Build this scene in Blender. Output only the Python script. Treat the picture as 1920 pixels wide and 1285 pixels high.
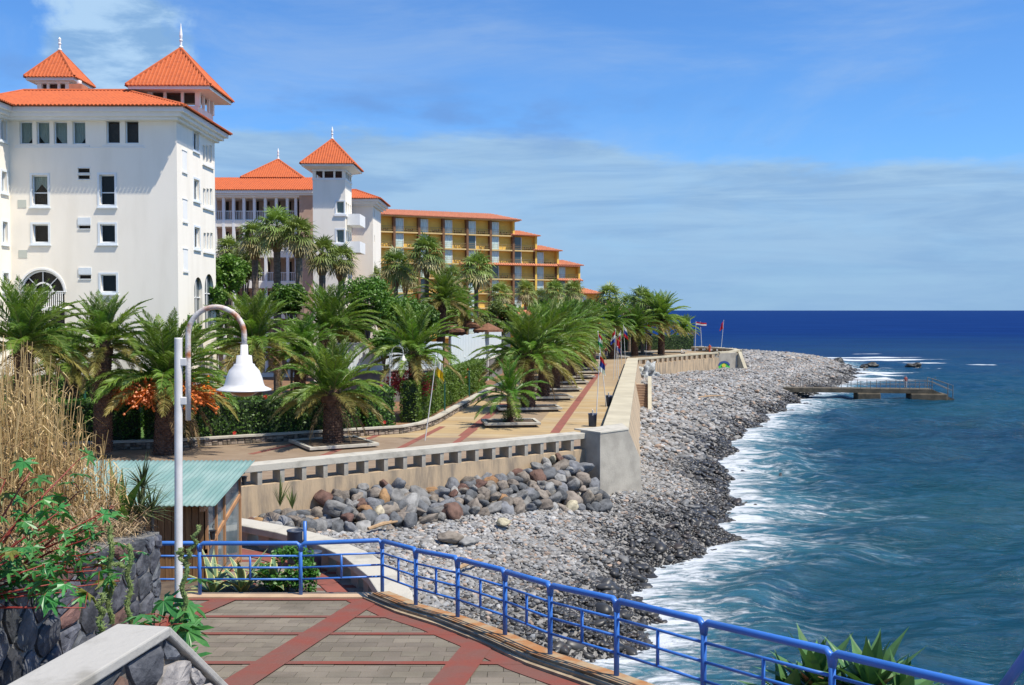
import bpy, math, random
import numpy as np
from mathutils import Vector, Matrix, noise as mnoise
R = math.radians
random.seed(7); rng = np.random.default_rng(7)
for o in list(bpy.data.objects): bpy.data.objects.remove(o)
sc = bpy.context.scene; col = sc.collection
# ---------------------------------------------------------------- camera
CZ = 13.2; FP = 1900.0; PITCH = math.atan(61.5/FP)
cam = bpy.data.cameras.new('camera'); cam.sensor_width = 36; cam.sensor_fit = 'HORIZONTAL'; cam.lens = 36*FP/1920
cam.clip_start = .1; cam.clip_end = 60000
camo = bpy.data.objects.new('camera', cam); col.objects.link(camo)
camo.location = (0, 0, CZ); camo.rotation_euler = (math.pi/2-PITCH, 0, 0); sc.camera = camo
# ---------------------------------------------------------------- light
SUN = Vector((2.05, -1.08, 4.05)).normalized()
EL = math.asin(SUN.z); AZ = math.atan2(SUN.x, SUN.y)
sl = bpy.data.lights.new('sun', 'SUN'); sl.energy = 3.9; sl.angle = R(.53); sl.color = (1, .935, .82)
so = bpy.data.objects.new('sun', sl); col.objects.link(so); so.location = (30, -20, 80)
so.rotation_euler = SUN.to_track_quat('Z', 'Y').to_euler()
w = bpy.data.worlds.new('World'); sc.world = w; w.use_nodes = True
wn = w.node_tree; wn.nodes.clear()
def N(nt, t, **k):
    n = nt.nodes.new(t)
    for a, b in k.items():
        if a in ('inp',):
            for i, v in b.items(): n.inputs[i].default_value = v
        else: setattr(n, a, b)
    return n
def L(nt, a, b): nt.links.new(a, b)
def mixc(nt, fac, a, b, blend='MIX'):
    m = nt.nodes.new('ShaderNodeMix'); m.data_type = 'RGBA'; m.blend_type = blend
    for s, v in ((m.inputs[0], fac), (m.inputs[6], a), (m.inputs[7], b)):
        if hasattr(v, 'links'): nt.links.new(v, s)
        elif isinstance(v, (int, float)): s.default_value = v
        else: s.default_value = tuple(v)+((1,) if len(v) == 3 else ())
    return m.outputs[2]
def mth(nt, op, a, b=None, c=None, clamp=False):
    m = nt.nodes.new('ShaderNodeMath'); m.operation = op; m.use_clamp = clamp
    for i, v in enumerate((a, b, c)):
        if v is None: continue
        if hasattr(v, 'links'): nt.links.new(v, m.inputs[i])
        else: m.inputs[i].default_value = v
    return m.outputs[0]
def mapr(nt, v, a, b, c=0., d=1., smooth=True):
    m = nt.nodes.new('ShaderNodeMapRange'); m.interpolation_type = 'SMOOTHSTEP' if smooth else 'LINEAR'
    for i, x in enumerate((v, a, b, c, d)):
        if hasattr(x, 'links'): nt.links.new(x, m.inputs[i])
        else: m.inputs[i].default_value = x
    return m.outputs[0]
def noi(nt, vec, scale, detail=4, rough=.55, dist=0., out=0):
    n = nt.nodes.new('ShaderNodeTexNoise'); n.inputs['Scale'].default_value = scale
    n.inputs['Detail'].default_value = detail; n.inputs['Roughness'].default_value = rough; n.inputs['Distortion'].default_value = dist
    if vec is not None: nt.links.new(vec, n.inputs['Vector'])
    return n.outputs[out]
sky = N(wn, 'ShaderNodeTexSky', sky_type='NISHITA', sun_disc=False, sun_elevation=EL, sun_rotation=AZ, altitude=0, air_density=1., dust_density=.25, ozone_density=2.6)
tc = N(wn, 'ShaderNodeTexCoord'); gen = tc.outputs['Generated']
sep = N(wn, 'ShaderNodeSeparateXYZ'); L(wn, gen, sep.inputs[0])
mp = N(wn, 'ShaderNodeMapping'); mp.inputs['Scale'].default_value = (1, 1, 3.2); L(wn, gen, mp.inputs[0])
skyc = mixc(wn, 1., sky.outputs[0], (.42, .71, 1.05), 'MULTIPLY')
n1 = noi(wn, mp.outputs[0], 3.2, 7, .56); n2 = noi(wn, mp.outputs[0], 11., 6, .6, .3)
# a broad, thin bank low over the sea, its upper edge ragged, lower to the right
edge = mth(wn, 'ADD', mth(wn, 'MULTIPLY', sep.outputs[0], -.045), mth(wn, 'ADD', .158, mth(wn, 'MULTIPLY', mth(wn, 'SUBTRACT', n1, .5), .11)))
dz = mth(wn, 'SUBTRACT', edge, sep.outputs[2])
bank = mth(wn, 'MULTIPLY', mapr(wn, mth(wn, 'ADD', dz, mth(wn, 'MULTIPLY', mth(wn, 'SUBTRACT', n2, .5), .03)), -.006, .012), mapr(wn, n2, .2, .62, .80, .97))
wisp = mth(wn, 'MULTIPLY', mapr(wn, noi(wn, mp.outputs[0], 2.1, 8, .62, .6), .46, .76), .44)
# one small cumulus behind the hotel roofs
vd = N(wn, 'ShaderNodeVectorMath', operation='DISTANCE'); L(wn, gen, vd.inputs[0]); vd.inputs[1].default_value = Vector((-730, 1900, 470)).normalized()
cum = mth(wn, 'MULTIPLY', mapr(wn, mth(wn, 'ADD', vd.outputs['Value'], mth(wn, 'MULTIPLY', mth(wn, 'SUBTRACT', noi(wn, gen, 13, 7, .6), .5), .2)), .085, .04), .9)
c = mixc(wn, wisp, skyc, (2.7, 3.6, 4.85))
rim = mapr(wn, dz, .075, .0); mp2 = N(wn, 'ShaderNodeMapping'); mp2.inputs['Scale'].default_value = (1, 1, 9); L(wn, gen, mp2.inputs[0]); strk = noi(wn, mp2.outputs[0], 4.5, 7, .6, .4)
c = mixc(wn, bank, c, mixc(wn, mth(wn, 'MULTIPLY', mapr(wn, strk, .36, .66), mapr(wn, dz, .15, .0, .35, 1.)), (1.65, 2.8, 4.4), (2.4, 3.65, 5.0)))
dk = mapr(wn, noi(wn, mp.outputs[0], 6.5, 5, .55), .52, .72)
c = mixc(wn, mth(wn, 'MULTIPLY', mth(wn, 'MULTIPLY', dk, mapr(wn, dz, -.075, -.01)), mth(wn, 'MULTIPLY', mapr(wn, dz, .03, -.005), .7)), c, (1.0, 2.05, 4.3))
c = mixc(wn, cum, c, mixc(wn, mapr(wn, n2, .38, .6), (1.5, 2.7, 4.4), (2.9, 4.2, 5.6)))
bg = N(wn, 'ShaderNodeBackground'); bg.inputs[1].default_value = .1; L(wn, c, bg.inputs[0])
wo = N(wn, 'ShaderNodeOutputWorld'); L(wn, bg.outputs[0], wo.inputs[0])
sc.view_settings.view_transform = 'Standard'; sc.view_settings.look = 'None'; sc.view_settings.gamma = 1; sc.view_settings.exposure = 0.72
sc.view_settings.use_curve_mapping = False
sc.render.engine = 'CYCLES'; sc.cycles.use_denoising = True; sc.cycles.max_bounces = 8; sc.cycles.transparent_max_bounces = 8
# ---------------------------------------------------------------- helpers
def ray(x, y):
    u = x-960; v = y-642.5; c, s = math.cos(PITCH), math.sin(PITCH)
    return Vector((u, FP*c-v*s, -FP*s-v*c))
def px(x, y, z):          # the point at height z seen at a pixel
    r = ray(x, y); return Vector((0, 0, CZ))+r*((z-CZ)/r.z)
def pd(x, y, d):          # the point at ground distance d (along +Y) seen at a pixel
    r = ray(x, y); return Vector((0, 0, CZ))+r*(d/r.y)
MATS = {}
def mat(name, base, base2=None, rough=.75, scale=4., spec=.4, metal=0., bump=0., bscale=30., orand=0., transl=0., detail=5, stretch=(1, 1, 1), lo=.35, hi=.65, coat=0., pos=False):
    if name in MATS: return MATS[name]
    m = bpy.data.materials.new(name); m.use_nodes = True; nt = m.node_tree
    b = nt.nodes['Principled BSDF']; b.inputs['Roughness'].default_value = rough; b.inputs['Specular IOR Level'].default_value = spec; b.inputs['Metallic'].default_value = metal
    b.inputs['Coat Weight'].default_value = coat
    t = N(nt, 'ShaderNodeTexCoord'); mpn = N(nt, 'ShaderNodeMapping'); mpn.inputs['Scale'].default_value = stretch; L(nt, N(nt, 'ShaderNodeNewGeometry').outputs['Position'] if pos else t.outputs['Object'], mpn.inputs[0])
    oi = N(nt, 'ShaderNodeObjectInfo')
    c = None
    if base2 is not None:
        f = noi(nt, mpn.outputs[0], scale, detail); c = mixc(nt, mapr(nt, f, lo, hi), base, base2)
    else:
        c = mixc(nt, 0., base, base)
    if orand:
        h = N(nt, 'ShaderNodeHueSaturation'); L(nt, c, h.inputs['Color']); L(nt, mapr(nt, oi.outputs['Random'], 0, 1, 1-orand, 1+orand, False), h.inputs['Value'])
        L(nt, mapr(nt, mth(nt, 'FRACT', mth(nt, 'MULTIPLY', oi.outputs['Random'], 7.31)), 0, 1, .5-.05*orand, .5+.05*orand, False), h.inputs['Hue']); c = h.outputs[0]
    L(nt, c, b.inputs['Base Color'])
    if bump:
        bn = N(nt, 'ShaderNodeBump'); bn.inputs['Strength'].default_value = bump; bn.inputs['Distance'].default_value = .05
        L(nt, noi(nt, mpn.outputs[0], bscale, 6, .6), bn.inputs['Height']); L(nt, bn.outputs[0], b.inputs['Normal'])
    if transl:
        tr = N(nt, 'ShaderNodeBsdfTranslucent'); L(nt, mixc(nt, 1., c, (1.2, 1.35, .55), 'MULTIPLY'), tr.inputs[0]); ms = N(nt, 'ShaderNodeMixShader'); ms.inputs[0].default_value = transl
        L(nt, b.outputs[0], ms.inputs[1]); L(nt, tr.outputs[0], ms.inputs[2]); L(nt, ms.outputs[0], nt.nodes['Material Output'].inputs[0])
    MATS[name] = m; return m
class MB:
    def __init__(s): s.v = []; s.f = []; s.m = []
    def add(s, vs, fs, m=0):
        n = len(s.v); s.v += [tuple(v) for v in vs]; s.f += [tuple(i+n for i in f) for f in fs]; s.m += [m]*len(fs); return s
    def box(s, x0, x1, y0, y1, z0, z1, m=0):
        return s.add([(x0, y0, z0), (x1, y0, z0), (x1, y1, z0), (x0, y1, z0), (x0, y0, z1), (x1, y0, z1), (x1, y1, z1), (x0, y1, z1)],
                     [(3, 2, 1, 0), (4, 5, 6, 7), (0, 1, 5, 4), (1, 2, 6, 5), (2, 3, 7, 6), (3, 0, 4, 7)], m)
    def obox(s, a, b, wd, z0, z1, m=0, off=0.):   # box along a->b (xy), width wd, offset to the left
        a = Vector(a[:2]); b = Vector(b[:2]); d = (b-a).normalized(); n = Vector((-d.y, d.x)); p = [a+n*(off-wd/2), b+n*(off-wd/2), b+n*(off+wd/2), a+n*(off+wd/2)]
        return s.prism(p, z0, z1, m)
    def prism(s, poly, z0, z1, m=0):
        n = len(poly); ar = sum(poly[i][0]*poly[(i+1) % n][1]-poly[(i+1) % n][0]*poly[i][1] for i in range(n))
        if ar < 0: poly = list(poly)[::-1]
        return s.add([(p[0], p[1], z0) for p in poly]+[(p[0], p[1], z1) for p in poly],
                     [tuple(range(n))[::-1], tuple(range(n, 2*n))]+[(i, (i+1) % n, n+(i+1) % n, n+i) for i in range(n)], m)
    def tube(s, pts, r, n=8, m=0, cap=True):
        pts = [Vector(p) for p in pts]; rs = r if isinstance(r, (list, tuple)) else [r]*len(pts); vs = []; fs = []; up = None
        for i, p in enumerate(pts):
            d = (pts[min(i+1, len(pts)-1)]-pts[max(i-1, 0)]).normalized()
            if up is None: up = d.orthogonal().normalized()
            up = (up-d*up.dot(d)).normalized(); q = d.cross(up)
            vs += [p+(up*math.cos(2*math.pi*k/n)+q*math.sin(2*math.pi*k/n))*rs[i] for k in range(n)]
        for i in range(len(pts)-1): fs += [(i*n+k, i*n+(k+1) % n, (i+1)*n+(k+1) % n, (i+1)*n+k) for k in range(n)]
        if cap: fs += [tuple(range(n))[::-1], tuple(range((len(pts)-1)*n, len(pts)*n))]
        return s.add(vs, fs, m)
    def lathe(s, prof, n=20, c=(0, 0, 0), m=0):
        vs = [(c[0]+r*math.cos(2*math.pi*k/n), c[1]+r*math.sin(2*math.pi*k/n), c[2]+z) for r, z in prof for k in range(n)]
        fs = [(i*n+k, i*n+(k+1) % n, (i+1)*n+(k+1) % n, (i+1)*n+k) for i in range(len(prof)-1) for k in range(n)]
        return s.add(vs, fs, m)
    def mesh(s, name, mats, smooth=False):
        me = bpy.data.meshes.new(name); me.from_pydata(s.v, [], s.f)
        for m in (mats if isinstance(mats, (list, tuple)) else [mats]): me.materials.append(m)
        if any(s.m): me.polygons.foreach_set('material_index', s.m)
        if smooth: me.polygons.foreach_set('use_smooth', [True]*len(s.f))
        me.update(); return me
    def build(s, name, mats, parent=None, smooth=False, bevel=0):
        return link(name, s.mesh(name, mats, smooth), parent, bevel)
def link(name, me, parent=None, bevel=0, loc=None, rot=None, scl=None):
    o = bpy.data.objects.new(name, me); col.objects.link(o); o.parent = parent
    if loc is not None: o.location = loc
    if rot is not None: o.rotation_euler = rot
    if scl is not None: o.scale = scl if isinstance(scl, (tuple, list, Vector)) else (scl,)*3
    if bevel:
        b = o.modifiers.new('bevel', 'BEVEL'); b.width = bevel; b.segments = 2; b.limit_method = 'ANGLE'
    return o
def tag(o, label, cat, group=None):
    o['label'] = label; o['category'] = cat
    if group: o['group'] = group
    return o
def thing(name, label, cat, loc=(0, 0, 0), rz=0., group=None):
    o = bpy.data.objects.new(name, None); col.objects.link(o); o.empty_display_size = .2; o.location = loc; o.rotation_euler = (0, 0, rz)
    return tag(o, label, cat, group)
def struct(o): o['kind'] = 'structure'; return o
def stuff(o): o['kind'] = 'stuff'; return o
def quads_mesh(name, V, mats, smooth=False, tri=False):   # V: (n,k,3) separate polygons
    V = np.asarray(V, dtype=np.float32); n, k = V.shape[:2]; me = bpy.data.meshes.new(name)
    me.vertices.add(n*k); me.vertices.foreach_set('co', V.reshape(-1)); me.loops.add(n*k); me.loops.foreach_set('vertex_index', np.arange(n*k, dtype=np.int32))
    me.polygons.add(n); me.polygons.foreach_set('loop_start', np.arange(0, n*k, k, dtype=np.int32))
    for m in (mats if isinstance(mats, (list, tuple)) else [mats]): me.materials.append(m)
    me.update(calc_edges=True); return me
def rot_pts(V, rz=0., ry=0., s=1., t=(0, 0, 0)):
    M = (Matrix.Rotation(rz, 3, 'Z') @ Matrix.Rotation(ry, 3, 'Y')); return (V @ np.array(M).T)*s+np.array(t)
# ================================================================ SETTING
SL = 1.2   # sea level
SHORE = [(4, -30), (2.2, 10), (1.8, 24)]+[tuple(px(x, y, SL)[:2]) for x, y in ((1165, 1278), (1205, 1225), (1225, 1175), (1225, 1130), (1245, 1095), (1300, 1062), (1378, 1022), (1384, 975), (1380, 940), (1366, 900), (1368, 870), (1388, 830), (1440, 790), (1490, 762), (1525, 743), (1575, 728), (1600, 712), (1605, 700), (1590, 690), (1560, 680), (1500, 670))]+[(62, 292), (35, 312), (-10, 335), (-80, 380)]
LAND = np.array(SHORE+[(-500, 380), (-500, -30)], float)
def in_poly(P, poly):
    x, y = P[..., 0], P[..., 1]; r = np.zeros(x.shape, bool); n = len(poly)
    for i in range(n):
        (x1, y1), (x2, y2) = poly[i][:2], poly[(i+1) % n][:2]
        if y1 == y2: continue
        c = ((y1 > y) != (y2 > y)) & (x < (x2-x1)*(y-y1)/(y2-y1)+x1); r ^= c
    return r
def line_dist(P, pts):
    d = np.full(P.shape[:-1], 1e9)
    for a, b in zip(pts[:-1], pts[1:]):
        a = np.array(a[:2], float); b = np.array(b[:2], float); ab = b-a; t = np.clip(((P-a) @ ab)/(ab @ ab), 0, 1); d = np.minimum(d, np.linalg.norm(P-(a+t[..., None]*ab), axis=-1))
    return d
def wob(P):   # cusps of a cobble shore
    x, y = P[..., 0], P[..., 1]; return .7*np.sin(y*.55+.6*np.sin(y*.21))+.45*np.sin(y*1.31+x*.3)+.3*np.sin(y*2.7+1.+x)
def shore_d(P): d = line_dist(P, SHORE); return np.where(in_poly(P, LAND), d, -d)+wob(P)*.55
def beach_h(P):
    d = shore_d(P); x, y = P[..., 0], P[..., 1]
    top = np.interp(y, [130, 200, 260], [2.95, 2.5, 1.3])
    return SL+np.where(d > 0, top*np.tanh(d/5.2), np.where(d > -5, d*.11, np.maximum(-.55+(d+5)*.4, -4)))+.07*np.sin(x*1.9+y*.7)*np.sin(y*1.3)+.1*np.sin(x*.5+y*.31)
def grid_mesh(name, xs, ys, zf, m, smooth=True):
    X, Y = np.meshgrid(xs, ys); P = np.stack([X, Y], -1); Z = zf(P); V = np.concatenate([P, Z[..., None]], -1).reshape(-1, 3).astype(np.float32)
    nx, ny = len(xs), len(ys); i = np.arange(nx*ny).reshape(ny, nx); F = np.stack([i[:-1, :-1], i[:-1, 1:], i[1:, 1:], i[1:, :-1]], -1).reshape(-1, 4).astype(np.int32)
    me = bpy.data.meshes.new(name); me.vertices.add(len(V)); me.vertices.foreach_set('co', V.ravel()); me.loops.add(F.size); me.loops.foreach_set('vertex_index', F.ravel())
    me.polygons.add(len(F)); me.polygons.foreach_set('loop_start', np.arange(0, F.size, 4, dtype=np.int32)); me.update(calc_edges=True)
    if smooth: me.polygons.foreach_set('use_smooth', np.ones(len(F), bool))
    me.materials.append(m); return me, P.reshape(-1, 2), Z
# ---- sea
m_sea = bpy.data.materials.new('sea_water'); m_sea.use_nodes = True; nt = m_sea.node_tree; b = nt.nodes['Principled BSDF']
t = N(nt, 'ShaderNodeTexCoord'); ob = t.outputs['Object']
sh = N(nt, 'ShaderNodeAttribute', attribute_name='shore').outputs['Fac']; fo = N(nt, 'ShaderNodeAttribute', attribute_name='breaker').outputs['Fac']; dp = N(nt, 'ShaderNodeAttribute', attribute_name='deep').outputs['Fac']
lowf = noi(nt, ob, .055, 3, .5)
mpx = N(nt, 'ShaderNodeMapping'); mpx.inputs['Rotation'].default_value = (0, 0, R(12)); mpx.inputs['Scale'].default_value = (.55, 1.5, 1); L(nt, ob, mpx.inputs[0])
st = noi(nt, mpx.outputs[0], .55, 8, .66, 1.2); fi = noi(nt, mpx.outputs[0], 2.1, 7, .68, .8)
vo = N(nt, 'ShaderNodeTexVoronoi', feature='DISTANCE_TO_EDGE'); vo.inputs['Scale'].default_value = .85
wv = mixc(nt, .22, mpx.outputs[0], noi(nt, ob, .9, 4, .6, 0, 1)); L(nt, mixc(nt, .5, mpx.outputs[0], wv), vo.inputs['Vector'])
lace = mapr(nt, vo.outputs[0], .16, .0)
mx = mth(nt, 'ADD', mth(nt, 'MULTIPLY', st, .62), mth(nt, 'MULTIPLY', fi, .38))
wid = mapr(nt, lowf, .33, .68, 3.6, 11., False)
tt = mth(nt, 'DIVIDE', sh, wid)
fm = mapr(nt, mth(nt, 'ADD', mx, mth(nt, 'MULTIPLY', mth(nt, 'SUBTRACT', .45, mth(nt, 'MINIMUM', tt, 3.)), .27)), .485, .64)
fl = mth(nt, 'MULTIPLY', mth(nt, 'MULTIPLY', lace, mapr(nt, tt, 1.25, .35)), mapr(nt, fi, .42, .62))
fb = mapr(nt, mth(nt, 'ADD', mth(nt, 'MULTIPLY', fo, .75), mth(nt, 'MULTIPLY', fi, .5)), .55, .75)
foam = mth(nt, 'MAXIMUM', mth(nt, 'MAXIMUM', fm, mth(nt, 'MULTIPLY', fl, .55)), fb)
milky = mth(nt, 'MULTIPLY', mapr(nt, mth(nt, 'ADD', tt, mth(nt, 'MULTIPLY', mth(nt, 'SUBTRACT', st, .5), 1.6)), 1.15, -.1), .75)
lf2 = noi(nt, ob, .018, 4, .55)
near = mixc(nt, mapr(nt, lf2, .4, .62), (.0045, .033, .066), (.007, .052, .074))
deepc = mixc(nt, mapr(nt, noi(nt, mpx.outputs[0], .02, 5, .6), .4, .65), (.0045, .025, .118), (.006, .031, .138))
near = mixc(nt, mth(nt, 'MULTIPLY', mapr(nt, noi(nt, mpx.outputs[0], 1.1, 7, .66, .5), .5, .7), .55), near, (.018, .085, .15)); wc = mixc(nt, dp, near, deepc); wc = mixc(nt, milky, wc, (.05, .18, .235))  # pale noise flecks: light through ripple crests put into the near water colour
L(nt, mixc(nt, foam, wc, (.55, .58, .60)), b.inputs['Base Color'])
L(nt, mapr(nt, foam, 0, 1, .22, .8), b.inputs['Roughness']); b.inputs['IOR'].default_value = 1.33
L(nt, mapr(nt, foam, 0, 1, mapr(nt, dp, 0, .6, .17, .0), .1), b.inputs['Specular IOR Level'])
bp = N(nt, 'ShaderNodeBump'); bp.inputs['Strength'].default_value = .9; bp.inputs['Distance'].default_value = .5
rip = mth(nt, 'ADD', mth(nt, 'MULTIPLY', noi(nt, mpx.outputs[0], 1.9, 6, .62), .5), mth(nt, 'ADD', mth(nt, 'MULTIPLY', noi(nt, mpx.outputs[0], .5, 6, .62), 1.), mth(nt, 'MULTIPLY', noi(nt, mpx.outputs[0], .07, 4, .6), 3.)))
L(nt, mth(nt, 'ADD', rip, mth(nt, 'MULTIPLY', foam, .16)), bp.inputs['Height']); L(nt, bp.outputs[0], b.inputs['Normal'])
# water body colour with a capped mirror layer on top
b.inputs['Specular IOR Level'].default_value = 0.
for l_ in list(b.inputs['Specular IOR Level'].links): nt.links.remove(l_)
gl = N(nt, 'ShaderNodeBsdfGlossy'); gl.inputs['Roughness'].default_value = .12; L(nt, bp.outputs[0], gl.inputs['Normal']); fre = N(nt, 'ShaderNodeFresnel'); fre.inputs['IOR'].default_value = 1.33; L(nt, bp.outputs[0], fre.inputs['Normal'])
gf = mth(nt, 'MULTIPLY', mth(nt, 'MULTIPLY', fre.outputs[0], mapr(nt, dp, 0, 1, .62, .07)), mapr(nt, foam, 0, 1, 1, .1)); dfs = N(nt, 'ShaderNodeBsdfDiffuse'); L(nt, b.inputs['Base Color'].links[0].from_socket, dfs.inputs[0]); L(nt, bp.outputs[0], dfs.inputs['Normal'])
msx = N(nt, 'ShaderNodeMixShader'); L(nt, gf, msx.inputs[0]); L(nt, dfs.outputs[0], msx.inputs[1]); L(nt, gl.outputs[0], msx.inputs[2]); L(nt, msx.outputs[0], nt.nodes['Material Output'].inputs[0])
xs = np.concatenate([-np.geomspace(9000, 12, 50), np.arange(-10, 140, .5), np.geomspace(141, 9000, 90)])
ys = np.concatenate([np.arange(-20, 24, 4), np.arange(24, 110, .4), np.arange(110, 300, .8), np.geomspace(301, 16000, 160)])
WAV = [(rng.uniform(0, 6.28), R(100+rng.normal(0, 26)), lam, .0085*lam**.95) for lam in np.geomspace(1.3, 24, 46)]
def sea_h(P):
    x, y = P[..., 0], P[..., 1]; z = np.zeros(x.shape); far = np.clip((292-y)/190, 0, 1)*np.clip((400-np.abs(x))/260, 0, 1)
    for ph, th, lam, a in WAV:
        k = 2*math.pi/lam; s = np.sin(k*(x*math.cos(th)+y*math.sin(th))+ph+.8*np.sin(.05*x+ph)); z += a*(1-np.abs(s))*1.5-a*.5
    sd = -shore_d(P); calm = np.clip(.35+sd/22, .35, 1)
    swash = .32*np.exp(-((sd-1.0)/3.)**2)+.45*np.exp(-((sd-5.5-1.5*np.sin(y*.13))/1.3)**2)*np.clip(np.sin(y*.17+x*.05)+.5, 0, 1)
    return z*far*calm+np.where(y < 300, swash, 0)*far
me, P2, Z = grid_mesh('sea', xs, ys, sea_h, m_sea)
sd = -shore_d(P2); a = me.attributes.new('shore', 'FLOAT', 'POINT'); a.data.foreach_set('value', np.where(P2[:, 1] < 300, sd, 300).astype(np.float32))
BRK = [(1520, 672, 26, 4), (1565, 675, 16, 3), (1640, 676, 14, 3), (1600, 671, 22, 3), (1660, 675, 18, 2.5), (1725, 681, 9, 1.6), (1760, 691, 6, 1.2), (1838, 685, 5, 1.4), (1580, 693, 12, 3), (1640, 700, 10, 2.5), (1560, 715, 16, 6), (1650, 706, 7, 2), (1625, 664, 5, 1.5), (1900, 742, 4, .5), (1575, 608, 9, 3), (1735, 744, 3.5, 1)]
br = np.zeros(len(P2))
for x, y, rx, ry in BRK:
    c0 = px(x, y, SL); br = np.maximum(br, np.exp(-((P2[:, 0]-c0.x)/rx)**2-((P2[:, 1]-c0.y-.12*(P2[:, 0]-c0.x))/ry)**2))
a = me.attributes.new('breaker', 'FLOAT', 'POINT'); a.data.foreach_set('value', br.astype(np.float32))
a = me.attributes.new('deep', 'FLOAT', 'POINT'); a.data.foreach_set('value', np.clip((P2[:, 1]-120)/420, 0, 1).astype(np.float32)**.6)
sea = struct(link('sea', me, loc=(0, 0, SL)))
# ---- beach ground
m_shin = mat('shingle', (.14, .135, .125), (.24, .23, .215), rough=.9, scale=6, bump=.8, bscale=5)
me, _, _ = grid_mesh('beach', np.concatenate([np.arange(-60, -12, 6), np.arange(-12, 95, .8)]), np.concatenate([np.arange(-30, 24, 6), np.arange(24, 120, .8), np.arange(120, 385, 3)]), beach_h, m_shin)
beach = struct(link('beach', me))
# ---- outlines
ZP = 5.9
NW0 = Vector((-22.3, 33.5)); NW1 = Vector((3.58, 52.95))
WIN = [Vector((4.75, 53.8)), Vector((15.5, 136))]
FARW = [(16.7, 136.4), (19.5, 140), (22.5, 144.5), (25.5, 149), (28.6, 153), (31.6, 156.2)]
LOBE = [(31.6, 156.2), (34.5, 159.5), (36.6, 164), (37, 169), (35.4, 174.5), (32, 179)]
KERB = [(-60, 43), (-30, 50), (-17.6, 53.6), (-13.6, 55.8), (-6.6, 59.7), (-5.6, 61.5), (-4.9, 65), (-3., 81.3), (1.5, 115), (5, 150), (8, 190)]
PROM = [(-60, 20), (-31, 27), tuple(NW0), tuple(NW1), (4.75, 53.8), (15.5, 136), (16.6, 137.2)]+FARW[1:]+LOBE[1:]+[(30, 190), (8, 190)]+KERB[::-1][1:]
m_prom = bpy.data.materials.new('promenade_paving'); m_prom.use_nodes = True; nt = m_prom.node_tree; b = nt.nodes['Principled BSDF']; b.inputs['Roughness'].default_value = .8
t = N(nt, 'ShaderNodeTexCoord'); mpn = N(nt, 'ShaderNodeMapping'); mpn.inputs['Rotation'].default_value = (0, 0, R(7.4)); L(nt, t.outputs['Object'], mpn.inputs[0])
sx = N(nt, 'ShaderNodeSeparateXYZ'); L(nt, mpn.outputs[0], sx.inputs[0]); v = sx.outputs[1]
row = mth(nt, 'FLOOR', mth(nt, 'DIVIDE', v, 1.15)); wnz = N(nt, 'ShaderNodeTexWhiteNoise', noise_dimensions='1D'); L(nt, row, wnz.inputs['W'])
slabc = mixc(nt, wnz.outputs[0], (.40, .275, .12), (.44, .345, .205))
edge = mapr(nt, mth(nt, 'ABSOLUTE', mth(nt, 'SUBTRACT', mth(nt, 'FRACT', mth(nt, 'DIVIDE', v, 1.15)), .5)), .42, .44)
slabc = mixc(nt, mth(nt, 'MULTIPLY', edge, .55), slabc, (.27, .165, .09))
brk = N(nt, 'ShaderNodeTexBrick'); brk.inputs['Scale'].default_value = 1.; brk.inputs['Brick Width'].default_value = .8; brk.inputs['Row Height'].default_value = .4; brk.inputs['Mortar Size'].default_value = .012
brk.inputs['Color1'].default_value = (.22, .155, .10, 1); brk.inputs['Color2'].default_value = (.27, .20, .135, 1); brk.inputs['Mortar'].default_value = (.25, .18, .12, 1); L(nt, mpn.outputs[0], brk.inputs['Vector'])
zone = mapr(nt, mth(nt, 'ADD', v, mth(nt, 'MULTIPLY', sx.outputs[0], -.12)), 57.9, 58.3)
zone2 = mapr(nt, v, 96., 97., 1., .55)
pc = mixc(nt, mth(nt, 'MULTIPLY', zone, zone2), brk.outputs[0], slabc)
u_ = sx.outputs[0]; brown = mth(nt, 'MULTIPLY', mth(nt, 'MULTIPLY', mapr(nt, u_, -10.3, -10.2), mapr(nt, u_, -6.6, -6.7)), mapr(nt, v, 62.5, 62.7))
pc = mixc(nt, mth(nt, 'MULTIPLY', brown, .8), pc, brk.outputs[0])
pc = mixc(nt, mapr(nt, noi(nt, t.outputs['Object'], .5, 6, .6), .3, .75, 0, .35), pc, (.19, .135, .09))
L(nt, pc, b.inputs['Base Color'])
prom = struct(MB().prism(PROM, 4.4, ZP).build('promenade', m_prom))
m_red = mat('red_paver', (.205, .052, .033), (.165, .068, .05), rough=.85, scale=1.4, bump=.25, bscale=9, detail=8, pos=True)
m_red2 = mat('faded_red_paver', (.26, .085, .06), (.21, .08, .055), rough=.85, scale=2)
BN = [0]
def band(pts, wd, name, parent, z=lambda p: ZP+.004, m=m_red2):
    mb = MB(); BN[0] += 1; ez = .0007*BN[0]
    for a, b_ in zip(pts[:-1], pts[1:]):
        a = Vector(a); b_ = Vector(b_); d = (b_-a).normalized(); n = Vector((-d.y, d.x))*wd/2; q = [a-n, b_-n, b_+n, a+n]
        mb.add([(p.x, p.y, z(p)+ez) for p in q], [(0, 1, 2, 3)])
    return mb.build(name, m, parent)
def p2(x, y, z=ZP): q = px(x, y, z); return (q.x, q.y)
band([p2(1040, 812), p2(1135, 682)], .55, 'red_band', prom)
band([p2(868, 818), p2(945, 757)], .6, 'red_band', prom)
for a, b_ in (((470, 852), (580, 827)), ((570, 868), (730, 808)), ((740, 846), (830, 800)), ((345, 838), (720, 812)), ((640, 866), (900, 828)), ((845, 838), (890, 805))):
    band([p2(*a), p2(*b_)], .4, 'red_band', prom)
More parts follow.
